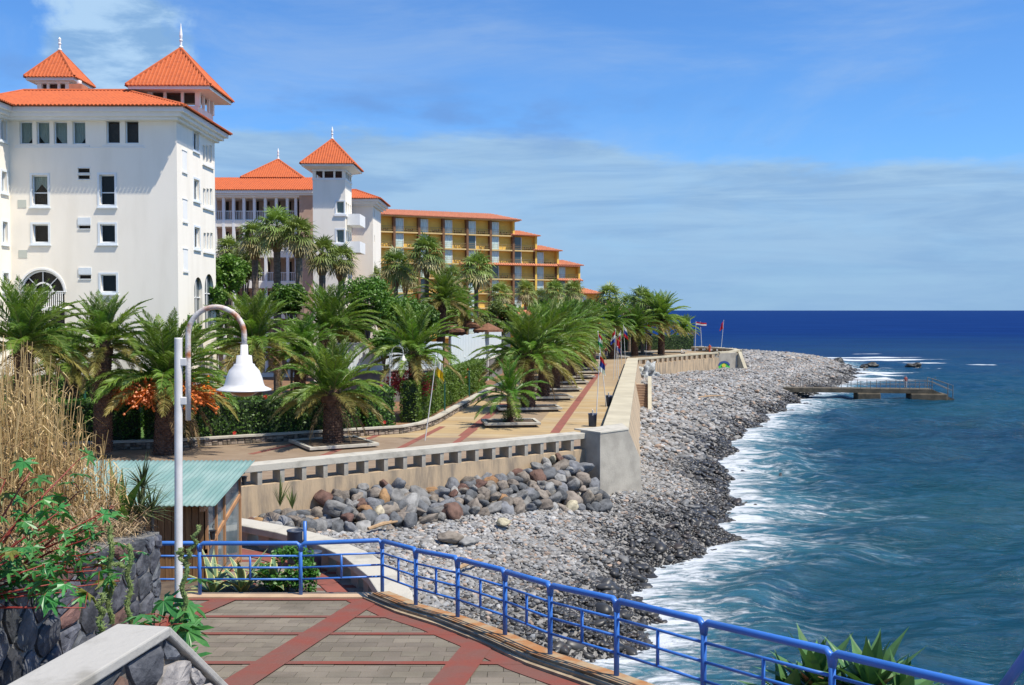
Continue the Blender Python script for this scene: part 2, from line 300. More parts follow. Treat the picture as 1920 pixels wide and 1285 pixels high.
# ---- garden ground inside the kerb, land behind
m_soil = mat('garden_soil', (.24, .13, .065), (.16, .09, .05), rough=.95, scale=.8, bump=.4)
m_lawn = mat('lawn', (.05, .12, .02), (.09, .17, .035), rough=.9, scale=1.2, bump=.8, bscale=60)
GARD = KERB+[(8, 420), (-500, 420), (-500, 43)]
garden = struct(MB().prism(GARD, 4.2, 6.15).build('garden_ground', m_soil))
lawn = struct(MB().prism([(-60, 45), (-30, 51.6), (-17.9, 55.3), (-14, 57.5), (-7.9, 61), (-7.6, 63), (-40, 62), (-60, 60)], 6.1, 6.2).build('lawn', m_lawn))
far_land = struct(MB().prism([(8, 188), (30, 190), (32, 240), (20, 300), (-60, 330), (-60, 188)], 3.6, 5.7).build('far_ground', m_soil))
# ---- pebbles on the beach: far too many to count
m_peb = bpy.data.materials.new('beach_cobble'); m_peb.use_nodes = True; nt = m_peb.node_tree; b = nt.nodes['Principled BSDF']
at = N(nt, 'ShaderNodeAttribute', attribute_type='INSTANCER', attribute_name='pcol'); L(nt, at.outputs['Color'], b.inputs['Base Color'])
aw = N(nt, 'ShaderNodeAttribute', attribute_type='INSTANCER', attribute_name='wet'); L(nt, mapr(nt, aw.outputs['Fac'], 0, 1, .85, .45), b.inputs['Roughness']); L(nt, mapr(nt, aw.outputs['Fac'], 0, 1, .2, .5), b.inputs['Specular IOR Level'])
BENCH = [(-13, 30.9), (-11, 30.4), (-9.3, 29.8), (-7.7, 28.9), (-6.2, 27.8), (-4.9, 26.5), (-3.8, 24.9), (-3.0, 23.2), (-2.5, 21.6), (-2.35, 20.4)]
def cobbles(name, boxes, dens, smin, smax, seed, inner=2.2, outer=1e9):
    g = np.random.default_rng(seed); out = []
    for (x0, x1, y0, y1) in boxes:
        n = int((x1-x0)*(y1-y0)*dens); out.append(np.stack([g.uniform(x0, x1, n), g.uniform(y0, y1, n)], -1))
    P = np.concatenate(out); d = shore_d(P); keep = (d > -inner) & (d < outer)
    wall = [tuple(NW0), tuple(NW1), (6.2, 53.7), (16.9, 136), (33, 157), (38, 164), (38, 172), (33, 190), (30, 330), (-100, 330), (-100, 20)]
    keep &= ~in_poly(P, wall); keep &= ~in_poly(P, BENCH+[(-2.2, 16), (-30, 16), (-30, 30)])
    P = P[keep]; d = d[keep]; n = len(P); z = beach_h(P); s = smin+(smax-smin)*g.random(n)**2.6
    wet = np.clip((SL+np.interp(P[:, 1], [60, 110], [1.85, 1.3])-z+g.normal(0, .28, n)+.35*np.sin(P[:, 1]*.4))/.5, 0, 1)
    v = np.clip(g.normal(.255, .06, n)*(1+.10*np.sin(d*1.1+.6*np.sin(P[:, 1]*.3))), .09, .46); tint = g.normal(0, 1, n)
    c = np.stack([v*(1.03+.03*tint), v*(1.0), v*(.95-.035*tint)], -1)
    br = g.random(n) < .10; c[br] *= np.array([1.12, .88, .72]); c = c*(1-wet[:, None]*.87)
    me = bpy.data.meshes.new(name); me.vertices.add(n); me.vertices.foreach_set('co', np.stack([P[:, 0], P[:, 1], z+s*.12], -1).astype(np.float32).ravel())
    sc3 = np.stack([s, s*g.uniform(.6, 1., n), s*g.uniform(.38, .7, n)], -1)*.5
    for nm, tp, val, key in (('scl', 'FLOAT_VECTOR', sc3, 'vector'), ('rot', 'FLOAT_VECTOR', np.stack([g.normal(0, .3, n), g.normal(0, .3, n), g.uniform(0, 6.28, n)], -1), 'vector'), ('pcol', 'FLOAT_COLOR', np.concatenate([c, np.ones((n, 1))], -1), 'color'), ('wet', 'FLOAT', wet, 'value')):
        a = me.attributes.new(nm, tp, 'POINT'); a.data.foreach_set(key, np.asarray(val, np.float32).ravel())
    o = link(name, me); stuff(o)
    g_ = bpy.data.node_groups.new(name, 'GeometryNodeTree'); g_.interface.new_socket('Geometry', in_out='INPUT', socket_type='NodeSocketGeometry'); g_.interface.new_socket('Geometry', in_out='OUTPUT', socket_type='NodeSocketGeometry')
    nn = g_.nodes; gi = nn.new('NodeGroupInput'); go = nn.new('NodeGroupOutput'); ico = nn.new('GeometryNodeMeshIcoSphere'); ico.inputs['Subdivisions'].default_value = 2; ico.inputs['Radius'].default_value = 1
    sp = nn.new('GeometryNodeSetPosition'); tn = nn.new('ShaderNodeTexNoise'); tn.inputs['Scale'].default_value = 1.3; vm = nn.new('ShaderNodeVectorMath'); vm.operation = 'SUBTRACT'; vm.inputs[1].default_value = (.5, .5, .5)
    vs = nn.new('ShaderNodeVectorMath'); vs.operation = 'SCALE'; vs.inputs['Scale'].default_value = 1.1
    g_.links.new(tn.outputs['Color'], vm.inputs[0]); g_.links.new(vm.outputs[0], vs.inputs[0]); g_.links.new(ico.outputs[0], sp.inputs['Geometry']); g_.links.new(vs.outputs[0], sp.inputs['Offset'])
    ss = nn.new('GeometryNodeSetShadeSmooth'); g_.links.new(sp.outputs[0], ss.inputs[0]); sm = nn.new('GeometryNodeSetMaterial'); sm.inputs['Material'].default_value = m_peb; g_.links.new(ss.outputs[0], sm.inputs[0])
    ip = nn.new('GeometryNodeInstanceOnPoints'); g_.links.new(gi.outputs[0], ip.inputs['Points']); g_.links.new(sm.outputs[0], ip.inputs['Instance'])
    for nm, sock in (('rot', 'Rotation'), ('scl', 'Scale')):
        na = nn.new('GeometryNodeInputNamedAttribute'); na.data_type = 'FLOAT_VECTOR'; na.inputs['Name'].default_value = nm; g_.links.new(na.outputs['Attribute'], ip.inputs[sock])
    g_.links.new(ip.outputs[0], go.inputs[0]); mo = o.modifiers.new('scatter', 'NODES'); mo.node_group = g_; return o
o = cobbles('near_cobbles', [(-13, 16, 26, 66)], 105, .09, .30, 3)
tag(o, 'grey rounded cobbles covering the near beach below the blue railing', 'cobbles')
o = cobbles('wet_stones', [(0, 20, 26, 95), (14, 50, 95, 165)], 8, .18, .7, 6, 6., 2.5)
tag(o, 'dark wet stones at the edge of the foam', 'stones')
o = cobbles('far_cobbles', [(4, 32, 66, 120), (12, 66, 120, 185)], 13, .22, .62, 4)
tag(o, 'grey cobbles along the long sea wall towards the pier', 'cobbles')
o = cobbles('headland_cobbles', [(30, 90, 185, 330)], 5, .4, 1.0, 5)
tag(o, 'grey stones of the far headland beyond the pier', 'cobbles')
# ================================================================ SEA WALLS
m_tan = mat('tan_sea_wall', (.46, .345, .22), (.25, .20, .145), rough=.92, scale=1.3, bump=.5, bscale=7, stretch=(1.6, 1.6, .3), lo=.42, hi=.68)
m_conc = mat('grey_concrete', (.42, .385, .32), (.30, .275, .23), rough=.9, scale=.8, bump=.3, bscale=12)
m_cap = mat('pale_cap_stone', (.46, .43, .36), (.30, .28, .23), rough=.9, scale=1.6, bump=.3, bscale=15, lo=.45, hi=.75)
m_capy = mat('cream_wall_cap', (.48, .43, .31), (.40, .355, .255), rough=.9, scale=.5, bump=.2, bscale=10)
def resample(pts, step):
    out = [Vector(pts[0])]; pts = [Vector(p) for p in pts]; acc = 0
    for a, b_ in zip(pts[:-1], pts[1:]):
        l = (b_-a).length; t = step-acc
        while t <= l: out.append(a+(b_-a)*(t/l)); t += step
        acc = (acc+l) % step
    return out
def offset(pts, o):
    pts = [Vector(p) for p in pts]; r = []
    for i, p in enumerate(pts):
        d = (pts[min(i+1, len(pts)-1)]-pts[max(i-1, 0)]).normalized(); r.append(p+Vector((-d.y, d.x))*o)
    return r
def strip(mb, pts, o0, o1, z0, z1, m=0, dz=0.):   # solid strip between two offsets of a path (o1 side base may bulge by dz)
    A = offset(pts, o0); B = offset(pts, o1); C = offset(pts, o0-dz) if dz else A; n = len(A)
    vs = [(p.x, p.y, z0) for p in C]+[(p.x, p.y, z0) for p in B]+[(p.x, p.y, z1) for p in A]+[(p.x, p.y, z1) for p in B]; fs = []
    for i in range(n-1):
        fs += [(i, i+1, 2*n+i+1, 2*n+i), (n+i+1, n+i, 3*n+i, 3*n+i+1), (2*n+i, 2*n+i+1, 3*n+i+1, 3*n+i), (i+1, i, n+i, n+i+1)]
    fs += [(0, 2*n, 3*n, n), (n-1, 2*n-1, 4*n-1, 3*n-1)]; return mb.add(vs, fs, m)
def balustrade(name, label, cat, path, zt, zb, step, pw, pdp, caph, openh, wt, mw, mc, mp_, batter=0.):
    # path runs with the sea on its right-hand side
    t = thing(name, label, cat, (path[0][0], path[0][1], 0)); o = Vector(path[0]); loc = [Vector(p)-o for p in path]
    strip(MB(), loc, -wt/2, wt/2, zb, zt, dz=batter).build('wall', mw, t)
    strip(MB(), loc, -pdp/2-.04, pdp/2+.04, zt+openh, zt+openh+caph).build('cap', mc, t, bevel=.02)
    rs = resample(loc, step)
    me = MB().box(-pw/2, pw/2, -pdp/2, pdp/2, 0, openh).mesh('pillar', mp_)
    for i, p in enumerate(rs[:-1]):
        q = rs[i+1]; d = q-p; c_ = p+d*.5; link('pillar', me, t, loc=(c_.x, c_.y, zt), rot=(0, 0, math.atan2(d.y, d.x)))
    return t
balustrade('sea_wall', 'tan concrete sea wall with open balustrade above the boulder heap', 'sea wall', [tuple(NW0), tuple(NW1-Vector((.0, .0)))], ZP+.02, 1.5, 1.0, .2, .78, .3, .56, .8, m_tan, m_cap, m_conc)
balustrade('sea_wall', 'far curved sea wall with a row of square openings past the steps', 'sea wall', FARW, ZP-.1, 1.5, 1.62, .85, .5, .26, .62, .7, m_tan, m_capy, m_tan)
t = thing('sea_wall', 'low curved far parapet wall around the end of the promenade', 'sea wall', (*LOBE[0], 0)); ll = [Vector(p)-Vector(LOBE[0]) for p in LOBE]
strip(MB(), ll, -.35, .35, 1.5, 6.1).build('wall', m_tan, t); strip(MB(), ll, -.5, .5, 6.45, 6.7).build('cap', m_capy, t); 
for i, p in enumerate(resample(ll, 1.6)): MB().box(p.x-.3, p.x+.3, p.y-.3, p.y+.3, 6.1, 6.45).build('pillar', m_tan, t)
# long wall towards the far end: broad cap, battered outer face
t = thing('long_sea_wall', 'long straight sea wall with broad cream cap running into the distance', 'sea wall', (4.75, 53.8, 0))
lp = [Vector((0, 0)), Vector((10.75, 82.2))]
strip(MB(), [lp[1]*.028, lp[1]], -1.35, -.05, .8, 6.5, dz=1.35).build('wall', m_tan, t)
d = lp[1].normalized(); nsl = 17
for k in range(nsl):
    a = lp[0]+lp[1]*(k/nsl); b_ = lp[0]+lp[1]*((k+1)/nsl)-d*.03; strip(MB(), [a, b_], -1.42, .02, 6.5, 6.72+.006*(k % 3)).build('cap_slab', m_capy, t, bevel=.02)
# corner buttress
wd_ = (NW1-NW0).normalized(); wn_ = Vector((wd_.y, -wd_.x)); A = NW1; B = A+wn_*1.55; u = Vector((.71, .70)); C = B+u*2.3; Cb = B+u*3.75; D = Vector((6.1, 55.4)); E_ = A+Vector((.9, 1.1))
t = thing('buttress', 'grey concrete corner buttress with one shaded face where the walls meet', 'buttress', (A.x, A.y, 0)); q = lambda p, z: (p.x-A.x, p.y-A.y, z)
mb = MB(); mb.add([q(A, .5), q(B, .5), q(Cb, .5), q(D+u*1.3, .5), q(E_, .5), q(A, 6.86), q(B, 6.86), q(C, 6.86), q(D, 6.86), q(E_, 6.86), q(B+u*3.3, 5.3), q(D+u*.9, 5.3)],
    [(0, 1, 6, 5), (1, 2, 10, 7, 6), (2, 3, 11, 10), (10, 11, 8, 7), (3, 4, 9, 8, 11), (4, 0, 5, 9), (5, 6, 7, 8, 9), (4, 3, 2, 1, 0)])
mb.build('block', m_conc, t, bevel=.03)
mb = MB(); mb.prism([tuple(p-A) for p in (A+wn_*-.5, B+wn_*.03, C+wn_*.03, D+Vector((0, .5)), E_)], 6.862, 6.93); mb.build('top_slab', m_cap, t)
# stair down to the beach, hugging the long wall
sp0 = px(1190, 792, 2.9); ang = math.atan2(82.2, 10.75)-math.pi/2
t = thing('beach_stairs', 'brown concrete steps climbing from the beach beside the long wall', 'stairs', (sp0.x+.35, sp0.y, 0), ang)
m_step = mat('brown_step', (.33, .22, .14), (.24, .16, .11), rough=.9, scale=2)
for k in range(16): MB().box(-.85, .85, k*.34, (k+1)*.34+.02, 2.0, 2.55+(k+1)*.215).build('step', m_step, t)
MB().box(-.85, .85, 5.47, 8.2, 2., 5.85).build('landing', m_tan, t)
mb = MB(); mb.add([(.86, -.3, 1.6), (1.2, -.3, 1.6), (1.2, 8.2, 1.6), (.86, 8.2, 1.6), (.86, -.3, 3.6), (1.2, -.3, 3.6), (1.2, 5.5, 6.6), (.86, 5.5, 6.6), (1.2, 8.2, 6.6), (.86, 8.2, 6.6)],
    [(3, 2, 1, 0), (0, 1, 5, 4), (1, 2, 8, 6, 5), (2, 3, 9, 8), (3, 0, 4, 7, 9), (4, 5, 6, 7), (7, 6, 8, 9)]); mb.build('parapet', m_capy, t)
# pale lump of broken concrete by the stair head
def rockmesh(seed, sub=3, amp=.35, f=1.2, fl=1., chip=0):
    import bmesh
    bm = bmesh.new(); bmesh.ops.create_icosphere(bm, subdivisions=sub, radius=1.); o = Vector((seed*13.7, seed*3.1, seed*7.7))
    for v in bm.verts:
        n = v.co.normalized(); k = 1+amp*mnoise.noise(n*f+o)+amp*.35*mnoise.noise(n*f*3+o)
        v.co = n*k; v.co.z *= fl
    g = random.Random(seed)
    for _ in range(chip):
        n = Vector((g.gauss(0, 1), g.gauss(0, 1), g.gauss(0, 1))).normalized(); t_ = g.uniform(.66, .86)
        for v in bm.verts:
            e = v.co.dot(n)-t_
            if e > 0: v.co -= n*e*.92
    me = bpy.data.meshes.new('rock'); bm.to_mesh(me); bm.free(); me.polygons.foreach_set('use_smooth', [True]*len(me.polygons)); return me
m_lump = mat('broken_concrete', (.45, .46, .45), (.2, .21, .2), rough=.9, scale=2.2, bump=.6, bscale=6)
me = rockmesh(91, 4, .8, 2.2); me.materials.append(m_lump); c0 = px(1215, 706, 4.3)
tag(link('concrete_lump', me, loc=(c0.x-.2, c0.y, 4.6), scl=(1.5, 1.1, 1.3), rot=(0, 0, .4)), 'jagged pale lump of broken concrete at the top of the steps', 'rubble')
# far buttress with graffiti and the ramp walls beside it
F = Vector((31.6, 156.2)); fd = Vector((.30, -.95)).normalized(); fr = Vector((.95, .3)).normalized()
t = thing('graffiti_buttress', 'grey buttress painted with green and blue graffiti at the far wall', 'buttress', (F.x, F.y, 0)); lp = [Vector((-.6, -.5)), Vector((-.6, -.5))+fr*4.3]
lo0, lo1 = lp; n_ = fd
mb = MB(); mb.add([(lo0.x, lo0.y, 1), (lo1.x+1., lo1.y, 1), (lo1.x+.4, lo1.y+2.2, 1), (lo0.x, lo0.y+2.2, 1), (lo0.x, lo0.y, 6.5), (lo1.x, lo1.y, 6.5), (lo1.x-.4, lo1.y+2.2, 6.5), (lo0.x, lo0.y+2.2, 6.5)],
    [(3, 2, 1, 0), (4, 5, 6, 7), (0, 1, 5, 4), (1, 2, 6, 5), (2, 3, 7, 6), (3, 0, 4, 7)]); mb.build('block', m_conc, t)
mb = MB(); mb.add([(lo1.x-.1, lo1.y-.3, 1), (lo1.x+1.9, lo1.y-1.5, 1), (lo1.x+2.3, lo1.y-1.2, 1), (lo1.x+.5, lo1.y+.2, 1), (lo1.x-.1, lo1.y-.3, 6.7), (lo1.x+1.0, lo1.y-1.5, 3.), (lo1.x+1.4, lo1.y-1.2, 3.), (lo1.x+.5, lo1.y+.2, 6.7)],
    [(3, 2, 1, 0), (4, 5, 6, 7), (0, 1, 5, 4), (1, 2, 6, 5), (2, 3, 7, 6), (3, 0, 4, 7)]); mb.build('fin', m_capy, t)
def decal(name, poly, m, y=-.006):    # flat paint on the buttress face
    mb = MB(); fx = lambda s, z, e: (lo0.x+fr.x*s*1.0, lo0.y+fr.y*s+e*1., z); mb.add([fx(s, z, y*8) for s, z in poly], [tuple(range(len(poly)))]); return mb.build(name, m, t)
arc = lambda cx, cz, rx, rz, a0, a1, n=12: [(cx+rx*math.cos(R(a0+(a1-a0)*i/n)), cz+rz*math.sin(R(a0+(a1-a0)*i/n))) for i in range(n+1)]
decal('graffiti', arc(1.65, 4.35, 1.15, .75, 0, 180)+arc(1.65, 4.3, 1.15, .6, 180, 360), mat('spray_green', (.05, .42, .06), (.08, .5, .1), scale=4))
decal('graffiti', arc(1.8, 4.55, 1.05, .75, 5, 175)+arc(1.8, 4.55, .72, .42, 175, 5), mat('spray_blue', (.03, .07, .22), scale=4), -.012)
decal('graffiti', arc(1.75, 4.6, .35, .3, 0, 360), mat('spray_yellow', (.6, .5, .05), scale=4), -.016)
decal('graffiti', arc(.3, 3.3, .28, .7, 0, 360), mat('spray_red', (.45, .1, .07), scale=4), -.012)
decal('graffiti', arc(3., 3.2, .4, .25, 0, 360), MATS['spray_red'], -.012)
c0 = pd(1400, 690, 160); t = thing('ramp_wall', 'dark triangular ramp wall sloping to the beach beyond the buttress', 'wall', (c0.x, c0.y, 0))
mb = MB(); mb.add([(-.6, 0, 1), (2.0, .6, 1), (2.0, 1.0, 1), (-.6, .4, 1), (-.6, 0, 5.), (2.0, .6, 3.1), (2.0, 1.0, 3.1), (-.6, .4, 5.)], [(3, 2, 1, 0), (4, 5, 6, 7), (0, 1, 5, 4), (1, 2, 6, 5), (2, 3, 7, 6), (3, 0, 4, 7)]); mb.build('wall', mat('dark_concrete', (.16, .15, .14), (.1, .1, .09), scale=1), t)
mb = MB(); mb.add([(-.7, 1.2, 1), (.0, 1.2, 1), (.1, 2.4, 1), (-.5, 2.4, 1), (-.7, 1.2, 6.8), (-.45, 1.2, 6.8), (-.2, 2.4, 6.8), (-.5, 2.4, 6.8)], [(3, 2, 1, 0), (4, 5, 6, 7), (0, 1, 5, 4), (1, 2, 6, 5), (2, 3, 7, 6), (3, 0, 4, 7)]); mb.build('fin', m_capy, t)
# ---- low stone kerb wall of the garden
m_rub = mat('rubble_stone', (.10, .085, .07), (.26, .2, .15), rough=.95, scale=5, orand=.4, bump=.6, bscale=12, lo=.4, hi=.6)
m_mort = mat('mortar', (.20, .17, .14), (.13, .11, .09), rough=.95, scale=5, bump=.5)
kb = [Vector(p) for p in KERB[1:9]]
t = thing('garden_wall', 'low dark rubble wall with pale coping edging the garden', 'wall', (kb[0].x, kb[0].y, ZP)); lk = [p-kb[0] for p in kb]
strip(MB(), lk, -.22, .1, -.3, .36).build('core', m_mort, t); strip(MB(), lk, -.32, .14, .37, .47).build('coping', m_cap, t)
mb = MB()
for a, b_ in zip(lk[:-1], lk[1:]):
    l = (b_-a).length; d = (b_-a)/l; n = Vector((d.y, -d.x)); s = 0
    while s < l-.15:
        w_ = random.uniform(.18, .42); zz = 0.
        while zz < .33:
            h = random.uniform(.1, .2); h = min(h, .355-zz); p0 = a+d*s+n*.22; p1 = a+d*min(s+w_-.02, l)+n*.22; e = n*random.uniform(.02, .06); z0 = zz+.01; z1 = zz+h-.008
            mb.add([(p0.x, p0.y, z0), (p1.x, p1.y, z0), (p1.x, p1.y, z1), (p0.x, p0.y, z1)]+[(r.x, r.y, z) for r, z in ((p0+d*.03+e, z0+.02), (p1-d*.03+e, z0+.02), (p1-d*.03+e, z1-.02), (p0+d*.03+e, z1-.02))],
                   [(4, 5, 6, 7), (0, 1, 5, 4), (1, 2, 6, 5), (2, 3, 7, 6), (3, 0, 4, 7)], random.randrange(2)); zz += h
        s += w_
stuff(mb.build('stonework', [m_rub, mat('rubble_stone_light', (.24, .19, .15), (.34, .28, .22), rough=.95, scale=4)], t))
# ================================================================ TERRACE
def zt(y): return 7.55+.105*(19.8-y)
POSTS = [(-2.64, 19.6), (-1.85, 18.2), (-1.03, 17.1), (-.21, 15.7), (.45, 14.4), (1.285, 13.2), (2.17, 11.8), (3.2, 10.25), (4.25, 8.65)]
TER = [(-6.6, 19.75)]+[(x-.05, y) for x, y in POSTS]+[(4.6, 6), (-6.6, 6)]
m_tb = mat('terrace_bed', (.12, .11, .09), (.08, .075, .065), rough=.95, scale=5)
mb = MB(); n = len(TER); mb.add([(x, y, zt(y)-.03) for x, y in TER]+[(x, y, 3.) for x, y in TER], [tuple(range(n))[::-1], tuple(range(n, 2*n))]+[(i, (i+1) % n, n+(i+1) % n, n+i) for i in range(n)])
ter = struct(mb.build('terrace', m_tb))
m_slab = mat('grey_slab', (.14, .118, .086), (.195, .165, .125), rough=.85, scale=.9, orand=.14, bump=.2, bscale=25, pos=True, detail=9, lo=.35, hi=.65)
slw, sll = .30, .44; sa = math.atan(.105)
sm_ = MB().box(-sll/2+.004, sll/2-.004, -slw/2+.004, slw/2-.004, -.03, 0).mesh('paving_slab', m_slab); spots = []
for j in range(44):
    y = 19.5-j*slw
    if y < 6.6: break
    xr = np.interp(-y, [-p[1] for p in POSTS], [p[0] for p in POSTS])-.25; x = -6.5+(j % 2)*sll/2
    while x < xr-.1: spots.append((x, y)); x += sll
vis = [s for s in spots if s[1] > 11.4 and s[0]/s[1] > -.36]; vis.sort(key=lambda s: s[1]); near_, rest = vis[:300], vis[300:]+[s for s in spots if s not in set(vis)]
for x, y in near_: link('paving_slab', sm_, ter, loc=(x, y, zt(y)+random.uniform(-.003, .002)), rot=(-sa, 0, 0))
mb = MB()
for x, y in rest:
    a, b_, c_, d = (x-sll/2+.004, y-slw/2+.004), (x+sll/2-.004, y-slw/2+.004), (x+sll/2-.004, y+slw/2-.004), (x-sll/2+.004, y+slw/2-.004); e = random.uniform(-.003, .002)
    mb.add([(p[0], p[1], zt(p[1])+e) for p in (a, b_, c_, d)], [(0, 1, 2, 3)])
stuff(mb.build('paving_slabs', m_slab, ter))
ztb = lambda p: zt(p.y)+.006
for y in (19.42, 17.75, 16.35, 14.4, 12.35, 10.4):
    xr = np.interp(-y, [-p[1] for p in POSTS], [p[0] for p in POSTS])-.3; band([(-6.5, y+.03), (xr, y)], .17, 'red_band', ter, ztb, m_red)
ztc = lambda p: zt(p.y)+.010
for x0, y0 in ((-2.75, 19.4), (-.28, 17.6-.4), (-5.55, 19.4), (2.2, 13.6), (-8.3, 19.4)):
    pts = [(x0-.145*(y0-y), y) for y in np.linspace(y0 if x0 < -1 else y0-1.0, 7., 8)]; pts = [p for p in pts if p[0] > -6.3]
    if len(pts) > 1: band(pts, .48, 'red_band', ter, ztc, m_red)
pp = [Vector(p) for p in POSTS]
def sstrip(mb, pts, o0, o1, h0, h1, m=0):
    A = offset(pts, o0); B = offset(pts, o1); n = len(A)
    mb.add([(p.x, p.y, zt(p.y)+h0) for p in A+B]+[(p.x, p.y, zt(p.y)+h1) for p in A+B],
        [f for i in range(n-1) for f in ((i, i+1, 2*n+i+1, 2*n+i), (n+i+1, n+i, 3*n+i, 3*n+i+1), (2*n+i, 2*n+i+1, 3*n+i+1, 3*n+i))]+[(0, 2*n, 3*n, n), (n-1, 2*n-1, 4*n-1, 3*n-1)], m); return mb
sstrip(MB(), pp, -.62, -.30, -.02, .012).build('red_border', m_red, ter)
m_okerb = mat('orange_painted_kerb', (.34, .15, .05), (.36, .26, .15), rough=.85, scale=3, bump=.3, bscale=15, lo=.4, hi=.62)
m_tkerb = mat('tan_kerb', (.40, .31, .20), (.25, .19, .12), rough=.9, scale=2.5, stretch=(1, 1, 1), bump=.3)
sstrip(MB(), pp, -.28, -.20, -.02, .05).build('kerb_edge', m_tkerb, ter); sstrip(MB(), pp, -.185, -.10, -.02, .09).build('kerb_edge', m_tkerb, ter); sstrip(MB(), pp, -.09, .26, -.3, .12).build('kerb', m_okerb, ter)
m_fk = mat('sandy_kerb', (.50, .36, .23), (.40, .28, .18), rough=.9, scale=2)
mb = MB(); mb.box(-6.6, -2.75, 19.52, 19.86, 7.0, 7.62); mb.build('kerb', m_fk, ter)
mb = MB(); A = offset(pp, .24); n = len(A); mb.add([(p.x, p.y, zt(p.y)-.2) for p in A]+[(p.x+.6, p.y, 0) for p in A], [(i, i+1, n+i+1, n+i) for i in range(n-1)]); mb.build('outer_face', m_conc, ter)
# ---- blue railing
m_blue = mat('blue_paint', (.035, .145, .47), (.045, .165, .52), rough=.38, scale=3, spec=.5, bump=.04, bscale=40)
def rail_z(p): return zt(p.y)+.12 if p.y < 19.7 else 7.62
RP = [Vector((-7.9, 19.7)), Vector((-6.12, 19.7)), Vector((-4.14, 19.7))]+[p+Vector((.1, .08)) for p in pp]
rl = thing('blue_railing', 'blue tubular steel railing along the edge of the terrace', 'railing', (RP[3].x, RP[3].y, zt(19.6))); o3 = Vector((RP[3].x, RP[3].y, zt(19.6)))
P3 = lambda p, h: Vector((p.x, p.y, rail_z(p)+h))-o3
for i, p in enumerate(RP):
    MB().tube([P3(p, -.1), P3(p, 1.0)], .037, 10).build('post', m_blue, rl, True)
    if i+1 < len(RP):
        q_ = RP[i+1]; dd = (q_-p).normalized()
        MB().tube([P3(p, .86), P3(p, .965)+Vector((dd.x, dd.y, 0))*.02, P3(p, 1.01)+Vector((dd.x, dd.y, 0))*.07, P3(q_, 1.01)-Vector((dd.x, dd.y, 0))*.07, P3(q_, .965)-Vector((dd.x, dd.y, 0))*.02, P3(q_, .86)], .044, 12).build('top_rail', m_blue, rl, True)
        for h in (.76, .53, .30): MB().tube([P3(p, h), P3(q_, h)], .02, 8).build('rail', m_blue, rl, True)
        m_ = (p+q_)/2; g = lambda h: (P3(p, h)+P3(q_, h))/2; MB().tube([g(.30), g(.76)], .022, 8).build('baluster', m_blue, rl, True)
a, b_ = pd(1880, 1292, 8.3), pd(1930, 1222, 8.0); hr = thing('blue_handrail', 'blue handrail climbing steeply at the right edge of the picture', 'railing', (a.x, a.y, zt(8.3)))
d = (b_-a); MB().tube([a-d*.5-hr.location, a+d*2.2-hr.location], .045, 10).build('rail', m_blue, hr, True); MB().tube([(0, 0, 0), a-hr.location], .04, 10).build('post', m_blue, hr, True)
e = a+d*2.2; MB().tube([Vector((e.x, e.y, zt(8.3)))-hr.location, e-hr.location], .04, 10).build('post', m_blue, hr, True)
# ================================================================ LOWER PLAZA, BENCH WALL
LPZ = 6.5
LP = BENCH+[(-2.3, 19.9), (-16, 19.9), (-16, 31)]
lpz = struct(MB().prism(LP, 2., LPZ-.02).build('lower_plaza', m_tb))
m_pg = mat('plaza_grey_tile', (.23, .19, .155), (.18, .155, .125), rough=.85, scale=1.2, orand=.12, pos=True)
ta = MB().box(-.245, .245, -.12, .12, -.03, 0).mesh('plaza_tile', m_pg); tb_ = MB().box(-.245, .245, -.12, .12, -.03, 0).mesh('plaza_tile', m_red); k = 0
ib = [tuple(p) for p in offset(BENCH, -.75)]; inside = BENCH+[(-2.3, 19.9), (-16, 19.9), (-16, 31)]
rest = MB()
for j in range(40):
    for i in range(34):
        x, y = -13.5+i*.5, 20.1+j*.25
        if x > -1.8 or y > 30: continue
        if not in_poly(np.array([[x, y]]), inside)[0]: continue
        red = ((i+(j//1)) % 4 in (0,)) if (j % 2) else ((i+2) % 4 == 0)
        if x > -7 and k < 290: link('plaza_tile', tb_ if red else ta, lpz, loc=(x, y, LPZ)); k += 1
        else: rest.box(x-.245, x+.245, y-.12, y+.12, LPZ-.03, LPZ, 1 if red else 0)
stuff(rest.build('plaza_tiles', [m_pg, m_red], lpz))
strip(MB(), [Vector(p) for p in BENCH], -1.35, -.85, LPZ-.1, LPZ+.004).build('red_border', mat('dark_red_paver', (.20, .07, .05), (.15, .06, .045), scale=3), lpz) if False else None
strip(MB(), [Vector(p) for p in BENCH], .55, 1.0, LPZ-.1, LPZ+.005).build('red_border', mat('dark_red_paver', (.22, .07, .05), (.16, .06, .045), scale=3), lpz) if False else None
bl = [Vector(p) for p in BENCH]; o0 = bl[0]; t = thing('bench_wall', 'curved pale stone bench parapet with openings around the lower plaza', 'wall', (o0.x, o0.y, 0)); lb = [p-o0 for p in bl]
# path runs with the beach on its left
strip(MB(), lb, .28, -.28, 2., LPZ-.005, dz=-1.6).build('wall', m_conc, t)
strip(MB(), lb, -.36, .36, LPZ+.42, LPZ+.62).build('cap', m_cap, t, bevel=.025)
for i, p in enumerate(resample(lb, .98)):
    if i == 0: continue
    q_ = p; j = min(range(len(lb)), key=lambda k: (lb[k]-p).length); d = lb[min(j+1, len(lb)-1)]-lb[max(j-1, 0)]
    link('pillar', MB().box(-.24, .24, -.24, .24, 0, .42).mesh('pillar', m_conc), t, loc=(q_.x, q_.y, LPZ), rot=(0, 0, math.atan2(d.y, d.x)))
band([tuple(p) for p in offset(BENCH, -.75)], .5, 'red_border', lpz, lambda p: LPZ+.006, mat('dark_red_paver', (.24, .075, .055), (.18, .065, .05), scale=3))
